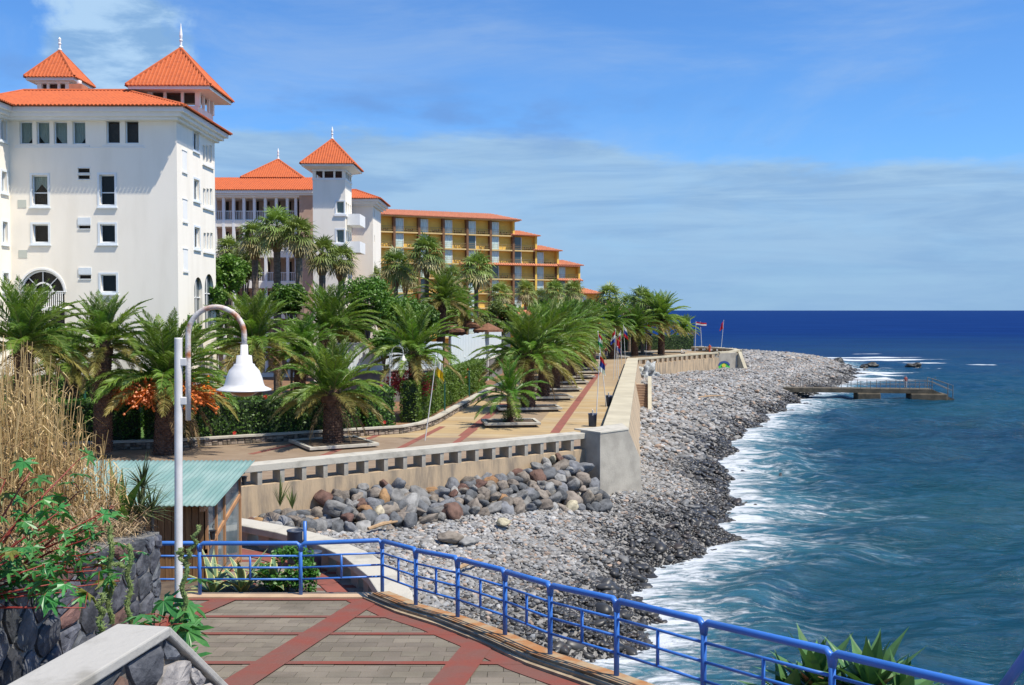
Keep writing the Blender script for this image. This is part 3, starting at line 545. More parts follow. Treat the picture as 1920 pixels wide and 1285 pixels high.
# bin and blue post at the bench
c0 = pd(553, 1010, 26.2); t = thing('litter_bin', 'dark blue cylindrical litter bin beside the curved bench', 'bin', (c0.x, c0.y, LPZ)); m_bin = mat('bin_blue', (.03, .045, .08), (.04, .055, .09), rough=.5)
MB().lathe([(0, .12), (.19, .12), (.2, .15), (.2, .92), (.215, .94), (.215, .97), (.18, .97), (.18, .6), (0, .6)], 20).build('drum', m_bin, t, True); MB().tube([(.26, 0, 0), (.26, 0, 1.2)], .045, 10).build('post', m_blue, t, True); MB().box(.14, .27, -.02, .02, .5, .56).build('bracket', m_bin, t)
c0 = pd(583, 1015, 25.6); t = thing('litter_bin', 'dark low bin half hidden behind the blue rail post', 'bin', (c0.x+.1, c0.y-.2, LPZ)); MB().lathe([(0, .02), (.2, .02), (.2, .55), (.22, .57), (.22, .6), (0, .62)], 18).build('drum', m_bin, t, True)
# ================================================================ KIOSK
hx0, hx1, hy0, hy1 = -10.8, -7.2, 23.75, 26.75; t = thing('kiosk', 'small timber kiosk with weathered turquoise corrugated roof', 'kiosk', (hx1, hy0, LPZ)); W_ = hx0-hx1; Dp = hy1-hy0
m_teal = mat('turquoise_roof', (.15, .26, .235), (.22, .32, .29), rough=.7, scale=2.2, bump=.2, bscale=8, stretch=(1, .3, 1)); m_teal2 = mat('bleached_roof_patch', (.55, .55, .42), (.45, .4, .28), scale=5)
m_wood = mat('orange_timber', (.42, .22, .10), (.32, .165, .08), rough=.7, scale=3, stretch=(1, 1, .2)); m_dwood = mat('dark_timber', (.16, .085, .035), (.25, .14, .06), rough=.75, scale=4, stretch=(3, 3, .25))
mb = MB(); n = 144; zf = lambda y: 2.2+.42*(y/Dp)
cs = [(W_-.35+(-W_+.65)*i/n, .016*math.cos(i*math.pi/2*1.0)) for i in range(n+1)]; ysr = [-.35, 0, 1, 2, Dp, Dp+.3]
vs = [(x, y, zf(y)+dz_) for y in ysr for x, dz_ in cs]; mb.add(vs, [(j*(n+1)+i, j*(n+1)+i+1, (j+1)*(n+1)+i+1, (j+1)*(n+1)+i) for j in range(len(ysr)-1) for i in range(n)])
ro = mb.build('roof', m_teal, t, True); sol = ro.modifiers.new('s', 'SOLIDIFY'); sol.thickness = .02
for i in range(22):
    x = W_+.03+i*(-W_-.06)/22; MB().box(x+.008, x+(-W_-.06)/22-.008, .0, .03+.012*(i % 2), .0, 2.12).build('plank', m_dwood, t)
MB().box(W_+.05, -.05, .06, .1, 0, 2.1).build('wall', m_dwood, t); MB().box(W_, W_+.06, .1, Dp, 0, 2.15).build('wall', m_dwood, t); MB().box(W_+.06, -.06, Dp-.06, Dp, 0, 2.5).build('wall', m_dwood, t)
MB().box(W_+.06, -.06, .1, Dp-.06, -.01, .03).build('floor', m_dwood, t)
for y, h in ((0, 2.15), (.75, 2.26), (1.45, 2.36), (Dp-.09, 2.57)): MB().box(-.07, .02, y, y+.08, 0, h).build('post', m_wood, t)
def sbar(y0, z0, y1, z1, th, x0=-.06, x1=.012): return MB().add([(x0, y0, z0), (x1, y0, z0), (x1, y1, z1), (x0, y1, z1), (x0, y0, z0+th), (x1, y0, z0+th), (x1, y1, z1+th), (x0, y1, z1+th)], [(3, 2, 1, 0), (4, 5, 6, 7), (0, 1, 5, 4), (1, 2, 6, 5), (2, 3, 7, 6), (3, 0, 4, 7)])
sbar(-.3, 2.0, Dp+.2, 2.48, .14, -.075, .035).build('fascia', m_wood, t); sbar(0, .95, Dp, 1.75, .1).build('brace', m_wood, t); sbar(0, .08, Dp, .08, .1).build('sill', m_wood, t)
m_gl = bpy.data.materials.new('clear_glass'); m_gl.use_nodes = True; nt = m_gl.node_tree; nt.nodes.remove(nt.nodes['Principled BSDF'])
g1 = N(nt, 'ShaderNodeBsdfTransparent'); g1.inputs[0].default_value = (.78, .86, .86, 1); g2 = N(nt, 'ShaderNodeBsdfGlossy'); g2.inputs[1].default_value = .03; fr_ = N(nt, 'ShaderNodeFresnel'); fr_.inputs[0].default_value = 1.5; ms = N(nt, 'ShaderNodeMixShader')
L(nt, mth(nt, 'MULTIPLY', fr_.outputs[0], .7), ms.inputs[0]); L(nt, g1.outputs[0], ms.inputs[1]); L(nt, g2.outputs[0], ms.inputs[2]); L(nt, ms.outputs[0], nt.nodes['Material Output'].inputs[0])
m_gl2 = mat('reflective_pane', (.10, .14, .15), (.18, .22, .22), rough=.04, scale=1.2, spec=1.)
for y0, y1 in ((.09, .74), (.84, 1.44), (1.54, Dp-.1)): MB().add([(-.03, y0, .1), (-.03, y1, .1), (-.03, y1, 2.03+.16*y1), (-.03, y0, 2.03+.16*y0)], [(0, 1, 2, 3)]).build('pane', m_gl2, t)
m_iron = mat('black_iron', (.02, .022, .025), rough=.5)
def lantern(p, loc):
    MB().tube([(0, 0, .28), (0, .06, .36), (0, .12, .34)], .012, 6).add(*cone(.075, .1, .2, .02, 0)).add(*cone(.05, .075, 0., .2, 0)).add(*cone(.03, .01, -.06, 0., 0)).build('lantern', m_iron, p).location = loc
def cone(r0, r1, z0, h, m, n=8):
    return ([(r0*math.cos(2*math.pi*k/n), r0*math.sin(2*math.pi*k/n), z0) for k in range(n)]+[(r1*math.cos(2*math.pi*k/n), r1*math.sin(2*math.pi*k/n), z0+h) for k in range(n)],
            [tuple(range(n))[::-1], tuple(range(n, 2*n))]+[(k, (k+1) % n, n+(k+1) % n, n+k) for k in range(n)], m)
lantern(t, (.12, Dp-.1, 2.08)); lantern(t, (.1, .12, 1.25))
# ================================================================ FOREGROUND STONE WALLS
m_bas = mat('basalt', (.045, .05, .06), (.12, .125, .14), rough=.85, scale=3.5, orand=.55, bump=.7, bscale=9, lo=.38, hi=.68, detail=9)
m_basr = mat('reddish_basalt', (.10, .055, .045), (.17, .10, .08), rough=.9, scale=3, orand=.3, bump=.7, bscale=9)
m_pale = mat('pale_stone', (.42, .39, .36), (.20, .19, .19), rough=.9, scale=3, orand=.2, bump=.6, bscale=9)
def vor_cells(poly, seeds):
    out = []
    for i, s in enumerate(seeds):
        p = [Vector(q_) for q_ in poly]; s = Vector(s)
        for j, r_ in enumerate(seeds):
            if i == j: continue
            r_ = Vector(r_); mid = (s+r_)/2; n = r_-s
            if n.length > 1.6: continue
            new = []
            for k in range(len(p)):
                a, b_ = p[k], p[(k+1) % len(p)]; da, db = (a-mid).dot(n), (b_-mid).dot(n)
                if da <= 0: new.append(a)
                if (da < 0 < db) or (db < 0 < da): new.append(a+(b_-a)*(da/(da-db)))
            p = new
            if len(p) < 3: break
        if len(p) >= 3: out.append((s, p))
    return out
def relax(w_, h, n, seed, asp=1.9):
    r = random.Random(seed); pts = []; tries = 0; d = math.sqrt(w_*h/n)*.8
    while len(pts) < n and tries < 20000:
        q_ = (r.uniform(0, w_), r.uniform(0, h)); tries += 1
        if all(math.hypot((q_[0]-p[0])/asp, q_[1]-p[1]) > d for p in pts): pts.append(q_)
        if tries % 400 == 0: d *= .93
    return pts
def stonework(parent, poly, n, seed, f3, mats, gap=.018, dep=.06):   # f3(u,v,e): wall coords to 3d
    us = [p[0] for p in poly]; vs_ = [p[1] for p in poly]; u0, v0 = min(us), min(vs_); r = random.Random(seed)
    seeds = [(u0+a, v0+b_) for a, b_ in relax(max(us)-u0, max(vs_)-v0, n, seed)]
    for s, p in vor_cells(poly, seeds):
        c_ = sum(p, Vector((0, 0)))/len(p); sz = min((q_-c_).length for q_ in p)
        if sz < .03: continue
        k = max(.3, 1-gap/sz); sub = []
        for i in range(len(p)):
            a, b_ = p[i], p[(i+1) % len(p)]; sub += [a, a+(b_-a)*.5]
        ring = [c_+(q_-c_)*k*(1 if i % 2 == 0 else 1.0) for i, q_ in enumerate(sub)]; ring = [(a*.6+ring[i-1]*.2+ring[(i+1) % len(ring)]*.2) for i, a in enumerate(ring)]
        e = dep*r.uniform(.5, 1.3); n_ = len(ring); mb = MB(); tl = (r.uniform(-.12, .12), r.uniform(-.12, .12))
        v_ = [f3(q_.x, q_.y, -.03) for q_ in ring]+[f3(q_.x, q_.y, e*.55+r.uniform(-.008, .008)) for q_ in ring]
        ir = [c_+(q_-c_)*.72 for q_ in ring]; v_ += [f3(q_.x, q_.y, e+(q_-c_).x*tl[0]+(q_-c_).y*tl[1]+r.uniform(-.012, .012)) for q_ in ir]; v_ += [f3(c_.x, c_.y, e*1.05+r.uniform(-.01, .015))]
        fs = [(i, (i+1) % n_, n_+(i+1) % n_, n_+i) for i in range(n_)]+[(n_+i, n_+(i+1) % n_, 2*n_+(i+1) % n_, 2*n_+i) for i in range(n_)]+[(2*n_+i, 2*n_+(i+1) % n_, 3*n_) for i in range(n_)]
        mb.add(v_, fs).build('stone', r.choices(mats[0], mats[1])[0], parent)
t = thing('basalt_wall', 'dark basalt retaining wall below the dry reeds', 'wall', (-6.6, 11, zt(11))); y0, y1 = 10.3, 18.9
BT = lambda y: 9.78-(y-12)*.105+.05*math.sin(y*2.3)
wl = thing and t; oz = Vector(t.location)
mb = MB(); ysb = np.linspace(y0, y1, 24); n = len(ysb)
vs = [(-6.62-oz.x, y-oz.y, zt(y)-.3-oz.z) for y in ysb]+[(-6.62-oz.x, y-oz.y, BT(y)-oz.z) for y in ysb]+[(-7.15-oz.x, y-oz.y, BT(y)+.03-oz.z) for y in ysb]+[(-7.15-oz.x, y-oz.y, zt(y)-.3-oz.z) for y in ysb]
fs = [(k*n+i, k*n+i+1, (k+1)*n+i+1, (k+1)*n+i) for k in range(3) for i in range(n-1)]+[(n-1, 2*n-1, 3*n-1, 4*n-1), (0, n, 2*n, 3*n)]
mb.add(vs, fs).build('core', mat('wall_mortar', (.15, .145, .14), (.24, .23, .21), rough=.95, scale=6, bump=.8, bscale=14), t)
stonework(t, [(y0, zt(y0)-.1), (y1, zt(y1)-.1), (y1, BT(y1)-.02), ((y0+y1)/2, BT((y0+y1)/2)-.02), (y0, BT(y0)-.02)], 86, 5, lambda u, v, e: (-6.61+e-oz.x, u-oz.y, v-oz.z), ([m_bas, m_basr, m_pale], [9, 1.2, .4]))
stonework(t, [(-7.15, zt(y1)-.1), (-6.6, zt(y1)-.1), (-6.6, BT(y1)-.02), (-7.15, BT(y1))], 9, 8, lambda u, v, e: (u-oz.x, y1+e-oz.y, v-oz.z), ([m_bas], [1]))
# stair parapet in the corner
ca = Vector((-2.98, 6.6)); cb = Vector((-2.74, 8.0)); d = (cb-ca).normalized(); nl = Vector((-d.y, d.x)); zc = 10.68
t = thing('stair_parapet', 'stone stair parapet with white coping sloping down at the near corner', 'wall', (cb.x, cb.y, zt(8))); oz = Vector(t.location)
a2 = cb-d*4.; e2 = cb+d*2.0; sl_ = math.tan(R(39.5)); tp = lambda s: zc if s <= 0 else zc-s*sl_
m_wcap = mat('white_coping', (.38, .365, .33), (.25, .235, .20), rough=.85, scale=2.2, bump=.25, bscale=10, lo=.5, hi=.75)
mb = MB(); S = [-4, 0, 2.0]; g = lambda s, o, z: tuple((cb+d*s+nl*o).to_3d()+Vector((0, 0, z))-oz)
V8 = lambda s0, s1, oa, ob_, za0, za1, zb0, zb1: ([g(s0, oa, za0), g(s1, oa, za1), g(s1, ob_, za1), g(s0, ob_, za0), g(s0, oa, zb0), g(s1, oa, zb1), g(s1, ob_, zb1), g(s0, ob_, zb0)], [(3, 2, 1, 0), (4, 5, 6, 7), (0, 1, 5, 4), (1, 2, 6, 5), (2, 3, 7, 6), (3, 0, 4, 7)])
MB().add(*V8(-4, 0, .04, .40, 8., 8., zc-.09, zc-.09)).add(*V8(0, 2, .04, .40, 8., 8., zc-.09, zc-.09-2*sl_)).build('core', m_mort, t)
MB().add(*V8(-4, -.002, -.02, .44, zc-.085, zc-.085, zc, zc)).build('coping', m_wcap, t, bevel=.015); MB().add(*V8(.0, 2, -.02, .44, zc-.085, zc-.085-2*sl_, zc, zc-2*sl_)).build('coping', m_wcap, t, bevel=.015)
stonework(t, [(-3., 8.8), (2., 8.8), (2., zc-.1-2*sl_+.02), (0, zc-.1), (-3., zc-.1)], 70, 11, lambda u, v, e: g(u, .04-e, v), ([m_bas, m_pale, m_basr], [5, 2.2, .5]), gap=.014, dep=.05)
# earth bank behind the basalt wall, and planting bed outside the rail
m_bank = mat('dry_bank', (.20, .14, .085), (.32, .25, .16), rough=.95, scale=2, bump=.7, bscale=10)
def bank_h(P): x, y = P[..., 0], P[..., 1]; return 9.62-(y-12)*.105+np.clip(-7.0-x, 0, 8)*.12+.08*np.sin(x*2.1+y)*np.sin(y*1.7)-np.clip(y-18.9, 0, 9)*1.6
me, _, _ = grid_mesh('earth_bank', np.arange(-26, -7.0, .5), np.arange(2, 21, .5), bank_h, m_bank); struct(link('earth_bank', me))
mb = MB(); A = offset(pp[5:], .27); B = offset(pp[5:], 2.2); n = len(A); mb.add([(p.x, p.y, zt(p.y)-.12) for p in A]+[(p.x, p.y, zt(p.y)-.5) for p in B]+[(p.x, p.y, 1.) for p in B]+[(p.x, p.y, 1.) for p in A], [(k*n+i, k*n+i+1, (k+1)*n+i+1, (k+1)*n+i) for k in range(3) for i in range(n-1)]+[(0, n, 2*n, 3*n), (n-1, 2*n-1, 3*n-1, 4*n-1)]); struct(mb.build('planting_bank', m_bank))
# ================================================================ BUILDINGS
m_white = mat('white_render', (.90, .83, .715), (.83, .76, .645), rough=.9, scale=.55, bump=.06, bscale=12, stretch=(1.5, 1.5, .35), lo=.4, hi=.75, detail=8)
m_trim = mat('white_trim', (.82, .81, .78), (.79, .78, .75), rough=.8, scale=2)
m_tile = mat('orange_roof_tile', (.50, .115, .034), (.38, .085, .03), rough=.8, scale=2.2, bump=.35, bscale=4, stretch=(1, 1, 4), lo=.4, hi=.75)
m_tileg = mat('pale_orange_tile', (.60, .24, .13), (.50, .19, .10), rough=.8, scale=2)
m_brown = mat('dark_brown_wood', (.06, .028, .015), (.085, .04, .022), rough=.7, scale=4)
m_pink = mat('pink_render', (.52, .36, .27), (.46, .31, .23), rough=.9, scale=.7)
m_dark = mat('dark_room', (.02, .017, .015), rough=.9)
m_frame = mat('window_frame', (.72, .76, .78), (.68, .72, .74), rough=.5, scale=4)
m_curt = mat('net_curtain', (.5, .53, .47), (.40, .43, .38), rough=.9, scale=7, stretch=(6, 6, .4))
m_yel = mat('ochre_wall', (.78, .50, .10), (.70, .44, .085), rough=.85, scale=.8)
m_slabe = mat('cream_slab_edge', (.62, .46, .20), (.55, .40, .18), rough=.85, scale=1)
m_tglass = mat('teal_curtained_glass', (.60, .72, .66), (.38, .52, .50), rough=.25, scale=1.5, spec=.6, stretch=(4, 4, .5))
def tile_roof(mb, eave, z0, top, z1, sp=.24, r=.085, hips=True, slab=True):
    """eave, top: 4 xy corners each (top may coincide); barrel tiles laid up every slope"""
    for i in range(4):
        a = Vector((*eave[i], z0)); b_ = Vector((*eave[(i+1) % 4], z0)); c_ = Vector((*top[(i+1) % 4], z1)); d_ = Vector((*top[i], z1)); e = (b_-a); Lh = e.length; e /= Lh
        up = (d_-a)-e*((d_-a).dot(e)); wm = up.length; up /= wm; nn = e.cross(up).normalized(); 
        if nn.z < 0: nn = -nn
        tcx = (d_-a).dot(e); tdx = (c_-a).dot(e)
        if slab: mb.add([a, b_, c_, d_], [(0, 1, 2, 3)])
        n = max(1, int(Lh/sp)); s = Lh/n
        for k in range(n):
            tc_ = (k+.5)*s; w_ = wm
            if tc_ < tcx: w_ = wm*tc_/tcx
            elif tc_ > tdx and Lh-tdx > 1e-6: w_ = wm*(Lh-tc_)/(Lh-tdx)
            if w_ < .08: continue
            cr = [(-.5, 0), (-.36, .8), (0, 1.15), (.36, .8), (.5, 0)]; p0 = a+e*tc_-up*.10; p1 = a+e*tc_+up*w_
            v_ = [p0+e*(x*s*.86)+nn*(y*r+.012) for x, y in cr]+[p1+e*(x*s*.8)+nn*(y*r) for x, y in cr]
            mb.add(v_, [(j, j+1, 6+j, 5+j) for j in range(4)]+[(0, 1, 2, 3, 4)])
        if hips: mb.tube([a+Vector((0, 0, .03)), d_+Vector((0, 0, .05))], .11, 6)
    if hips:
        for i in range(4):
            if (Vector(top[i])-Vector(top[(i+1) % 4])).length > .2: mb.tube([Vector((*top[i], z1+.05)), Vector((*top[(i+1) % 4], z1+.05))], .12, 6)
    return mb
def rect(x0, x1, y0, y1): return [(x0, y0), (x1, y0), (x1, y1), (x0, y1)]
class Wall:   # a wall in a vertical plane: origin o, horizontal unit u, outward normal n; holes cut through with reveals
    def __init__(s, o, u, n): s.o = Vector(o); s.u = Vector(u); s.n = Vector(n)
    def p(s, u, z, e=0.): q_ = s.o+s.u*u+s.n*e; return (q_.x, q_.y, q_.z+z)
    def face(s, mb, u0, u1, z0, z1, holes, dep=.28, m=0):
        us = sorted({u0, u1, *[v for h in holes for v in h[:2] if u0 < v < u1]}); zs = sorted({z0, z1, *[v for h in holes for v in h[2:4] if z0 < v < z1]})
        for i in range(len(us)-1):
            for j in range(len(zs)-1):
                cu, cz = (us[i]+us[i+1])/2, (zs[j]+zs[j+1])/2
                if any(h[0] < cu < h[1] and h[2] < cz < h[3] for h in holes): continue
                mb.add([s.p(us[i], zs[j]), s.p(us[i+1], zs[j]), s.p(us[i+1], zs[j+1]), s.p(us[i], zs[j+1])], [(0, 1, 2, 3)], m)
        for a, b_, c_, d_ in [h[:4] for h in holes]:
            for (p0, p1) in (((a, c_), (b_, c_)), ((b_, c_), (b_, d_)), ((b_, d_), (a, d_)), ((a, d_), (a, c_))): mb.add([s.p(*p0), s.p(*p1), s.p(*p1, -dep), s.p(*p0, -dep)], [(0, 1, 2, 3)], m)
        return mb
    def bar(s, mb, u0, u1, z0, z1, e0, e1, m=0):
        v_ = [s.p(u, z, e) for e in (e0, e1) for u, z in ((u0, z0), (u1, z0), (u1, z1), (u0, z1))]
        return mb.add(v_, [(3, 2, 1, 0), (4, 5, 6, 7), (0, 1, 5, 4), (1, 2, 6, 5), (2, 3, 7, 6), (3, 0, 4, 7)], m)
    def window(s, parent, u0, u1, z0, z1, rails=(), mull=(), curt=0, surround=True, dep=.28, fw=.06, dark=None):
        mb = MB(); e0, e1 = -dep+.04, -dep+.12
        for a, b_, c_, d_ in ((u0, u1, z0, z0+fw), (u0, u1, z1-fw, z1), (u0, u0+fw, z0+fw, z1-fw), (u1-fw, u1, z0+fw, z1-fw)): s.bar(mb, a, b_, c_, d_, e0, e1)
        for r_ in rails: s.bar(mb, u0+fw, u1-fw, r_-fw/2, r_+fw/2, e0, e1-.01)
        for r_ in mull: s.bar(mb, r_-fw/2, r_+fw/2, z0+fw, z1-fw, e0, e1-.005)
        if surround:
            k = .13
            for a, b_, c_, d_ in ((u0-k, u1+k, z1+.002, z1+k), (u0-k, u1+k, z0-k, z0-.002), (u0-k, u0-.002, z0, z1), (u1+.002, u1+k, z0, z1)): s.bar(mb, a, b_, c_, d_, .001, .03)
            s.bar(mb, u0-k-.05, u1+k+.05, z0-k-.07, z0-k, .001, .11)
        o = mb.build('window', m_frame, parent)
        s_ = s; MB().add([s_.p(u0, z0, e0+.03), s_.p(u1, z0, e0+.03), s_.p(u1, z1, e0+.03), s_.p(u0, z1, e0+.03)], [(0, 1, 2, 3)]).build('pane', m_gl, o)
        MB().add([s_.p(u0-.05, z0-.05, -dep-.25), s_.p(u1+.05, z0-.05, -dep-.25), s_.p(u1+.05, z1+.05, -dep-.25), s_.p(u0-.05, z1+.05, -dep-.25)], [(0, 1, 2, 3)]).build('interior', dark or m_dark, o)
        if curt:
            w_ = u1-u0; h = z1-z0; n = 14; mb = MB(); cols = []
            for i in range(n+1):
                f = i/n; x = u0+w_*f
                zl = {1: z0+h*(.0 if f < .45 else .0+.42*((f-.45)/.55)), 2: z0+h*(.42*(1-f/.55) if f < .55 else 0.), 3: z0+h*.38+h*.25*(1-abs(2*f-1)) if False else z0+h*(.42+.3*(1-abs(2*f-1)*1.)), 4: z0}[curt]
                cols.append((x, zl))
            for i in range(n):
                ea = -dep-.03+.025*((i % 2)*2-1)*.5; eb = -dep-.03-.025*((i % 2)*2-1)*.5
                mb.add([s.p(cols[i][0], cols[i][1], ea), s.p(cols[i+1][0], cols[i+1][1], eb), s.p(cols[i+1][0], z1, eb), s.p(cols[i][0], z1, ea)], [(0, 1, 2, 3)])
            mb.build('curtain', m_curt, o)
        return o
def cornice(parent, x0, x1, y0, y1, z, ov=.85, name='cornice'):
    mb = MB()
    for o_, a, b_ in ((ov-.10, z-.30, z-.02), (ov-.34, z-.52, z-.30), (ov*.3, z-.70, z-.52)): mb.box(x0-o_, x1+o_, y0-o_, y1+o_, a, b_)
    return mb.build(name, m_trim, parent)
def rails_mesh(mb, W, u0, u1, z0, h, e, sp=.14, r=.018):
    W.bar(mb, u0, u1, z0+h-.06, z0+h, e-.03, e+.03); W.bar(mb, u0, u1, z0, z0+.05, e-.025, e+.025); n = max(1, int((u1-u0)/sp))
    for i in range(1, n): u = u0+(u1-u0)*i/n; W.bar(mb, u-r, u+r, z0+.05, z0+h-.06, e-r, e+r)
    return mb
def belvedere(parent, x0, x1, y0, y1, z0, zs, ze, ov, zap, zsp, wall_m=None, name='tower'):
    """open lantern room with hipped tile roof and finial; walls up to z0 are built elsewhere"""
    wm_ = wall_m or m_white; mb = MB(); done = set()
    for k in range(4):
        f = k/3
        for (a, b_) in ((x0+(x1-x0)*f, y0), (x0+(x1-x0)*f, y1), (x0, y0+(y1-y0)*f), (x1, y0+(y1-y0)*f)):
            w_ = .30 if k in (0, 3) else .17; a = min(max(a, x0+w_/2), x1-w_/2); b_ = min(max(b_, y0+w_/2), y1-w_/2)
            if (k in (0, 3)) and (b_ not in (y0+w_/2, y1-w_/2) or a not in (x0+w_/2, x1-w_/2)): continue
            if (round(a, 2), round(b_, 2)) in done: continue
            done.add((round(a, 2), round(b_, 2))); mb.box(a-w_/2, a+w_/2, b_-w_/2, b_+w_/2, z0, zs)
    mb.build('lantern_pillars', wm_, parent)
    MB().box(x0+.3, x1-.3, y0+.3, y1-.3, zs-.28, zs-.01).build('ceiling', m_brown, parent)
    mb = MB(); mb.box(x0-.08, x1+.08, y0-.08, y1+.08, zs, zs+.16)
    h = (ze-zs-.16)
    mb.add([(x0-.1, y0-.1, zs+.16), (x1+.1, y0-.1, zs+.16), (x1+.1, y1+.1, zs+.16), (x0-.1, y1+.1, zs+.16), (x0-ov+.1, y0-ov+.1, ze-.24), (x1+ov-.1, y0-ov+.1, ze-.24), (x1+ov-.1, y1+ov-.1, ze-.24), (x0-ov+.1, y1+ov-.1, ze-.24)], [(0, 1, 5, 4), (1, 2, 6, 5), (2, 3, 7, 6), (3, 0, 4, 7)])
    mb.box(x0-ov+.08, x1+ov-.08, y0-ov+.08, y1+ov-.08, ze-.24, ze-.02); mb.build('eave_cornice', m_trim, parent)
    cx, cy = (x0+x1)/2, (y0+y1)/2; r_ = tile_roof(MB(), rect(x0-ov, x1+ov, y0-ov, y1+ov), ze, [(cx, cy)]*4, zap).build('tower_roof', m_tile, parent)
    MB().lathe([(0, -.25), (.16, -.2), (.1, .05), (.15, .1), (.15, .16), (.07, .22), (.08, .5), (.12, .55), (.12, .6), (.07, .64), (.09, .75), (.11, .9), (0.015, zsp-zap), (0, zsp-zap)], 10, (cx, cy, zap)).build('finial', m_trim, r_)
# ---------------- near white hotel (facade square to the view, d = 62)
YF = 62.0; XR = -20.4; GZ = 6.1
def fx(x): return (x-960)/FP*YF      # pixel to facade metres
def fz(y): return pd(960, y, YF).z
t = thing('white_hotel', 'large white hotel with orange tiled roofs nearest on the left', 'building', (XR, YF, GZ)); OX, OY, OZ = XR, YF, GZ
Wf = Wall((0, 0, -OZ), (1, 0, 0), (0, -1, 0))
def H(x0, y0, x1, y1): return (fx(x0)-OX, fx(x1)-OX, fz(y1), fz(y0))
wins = [(42, 228, 66, 270, 1), (74, 228, 98, 270, 2), (106, 228, 131, 270, 2), (141, 228, 165, 270, 1), (204, 225, 229, 269, 0), (239, 225, 264, 269, 0), (64, 329, 93, 385, 3), (190, 328, 218, 385, 0), (64, 421, 93, 455, 0), (190, 421, 218, 455, 0), (190, 515, 219, 548, 0)]
vents = [(150, 316, 172, 324), (150, 329, 172, 336), (150, 423, 172, 429), (150, 516, 172, 523)]
ZE = 25.35; XL = -30.6; hs = [H(*w_[:4]) for w_ in wins]+[H(*v_) for v_ in vents]; ac = (fx(80)-OX, fz(548)); ar = 1.36; hs_arch = (ac[0]-ar, ac[0]+ar, fz(640), ac[1])
mb = MB(); Wf.face(mb, XL-OX, 0, GZ-.5, ZE-.4, hs+[hs_arch]+[(ac[0]-ar, ac[0]+ar, ac[1], ac[1]+ar)])
n = 20; arcp = [(ac[0]+ar*math.cos(math.pi*i/n), ac[1]+ar*math.sin(math.pi*i/n)) for i in range(n+1)]
mb.add([Wf.p(*p) for p in arcp[:n//2+1]]+[Wf.p(ac[0], ac[1]+ar), Wf.p(ac[0]+ar, ac[1]+ar)], [tuple(range(n//2+1))+(n//2+2,)]); mb.add([Wf.p(*p) for p in arcp[n//2:]]+[Wf.p(ac[0]-ar, ac[1]+ar)], [tuple(range(n//2+1))+(n//2+1,)])
for i in range(n): mb.add([Wf.p(*arcp[i]), Wf.p(*arcp[i+1]), Wf.p(*arcp[i+1], -.35), Wf.p(*arcp[i], -.35)], [(0, 1, 2, 3)])
Ws = Wall((0, 0, -OZ), (0, 1, 0), (1, 0, 0))
def sy(x): return 1900*-XR/(960-x)-YF+0.     # side-face pixel column to depth along the face
def sH(x0, y0, x1, y1): d = (1900*-XR/(960-(x0+x1)/2)); return (sy(x0), sy(x1), pd(960, y1, d).z, pd(960, y0, d).z)
sw = [(366, 248, 376, 282), (366, 337, 376, 375), (366, 427, 376, 465)]; sb_ = [(345, 284, 353, 322), (345, 375, 353, 415), (345, 468, 353, 508)]
s3 = [(x, y, x+4.6, y+33) for y in (273, 354, 437) for x in (383.5, 389.8, 396)]
shs = [sH(*w_) for w_ in sw]+[sH(*w_) for w_ in s3]
aa = []
for xa, xb, yt in ((365, 380, 520), (384.5, 401, 514)):
    u0, u1 = sy(xa), sy(xb); d = YF+(u0+u1)/2; zt_ = pd(960, yt, d).z; aa.append((u0, u1, fz(640), zt_))
Ws.face(mb, 0, 7.9, GZ-.5, ZE-.4, shs+aa)
mb.add([Wf.p(XL-OX, GZ-.5, 0), Wf.p(XL-OX, ZE-.4, 0), Wf.p(XL-OX, ZE-.4, -9.9), Wf.p(XL-OX, GZ-.5, -9.9)], [(0, 1, 2, 3)]); Wb = Wall((0, 7.9, -OZ), (-1, 0, 0), (0, 1, 0)); Wb.face(mb, 0, OX-XL, GZ-.5, ZE-.4, [])
mb.build('wall', m_white, t)
for (x0, y0, x1, y1, cu), h in zip(wins, hs):
    tall = (y1-y0) > 50; Wf.window(t, *h, rails=((h[2]+(h[3]-h[2])*.42,) if tall else ()), curt=cu, surround=(y0 > 300), dark=(m_brown if y0 < 226 and cu == 0 else None))
mb = MB()
for grp in (wins[:4], wins[4:6]):
    a, b_ = H(grp[0][0], 226, grp[-1][2], 271)[:2]; zz = fz(272); Wf.bar(mb, a-.25, b_+.25, zz-.12, zz-.04, .001, .06)
Wf.bar(mb, H(42, 0, 264, 1)[0]-.3, H(42, 0, 264, 1)[1]+.4, fz(278), fz(276), .001, .03); mb.build('sill', m_trim, t)
for v_ in vents:
    h = H(*v_); mb = MB(); Wf.bar(mb, h[0], h[1], h[2], h[3], -.2, -.15); o = mb.build('vent', m_dark, t)
    mb = MB(); Wf.bar(mb, h[0]-.03, h[1]+.03, h[2]-.05, h[2]-.005, .001, .05); Wf.bar(mb, h[0]-.03, h[1]+.03, h[3]+.005, h[3]+.05, .001, .05); mb.build('louvre', m_frame, o)
for y in (408, 502): h = H(149, y, 173, y+13); mb = MB(); Wf.bar(mb, h[0], h[1], h[2], h[3], .001, .05); mb.build('vent_panel', m_frame, t)
for y in (375, 469): h = H(37, y, 53, y+15); mb = MB(); Wf.bar(mb, h[0], h[1], h[2], h[3], .001, .02); mb.build('plaque', mat('pale_plaque', (.5, .52, .46)), t)
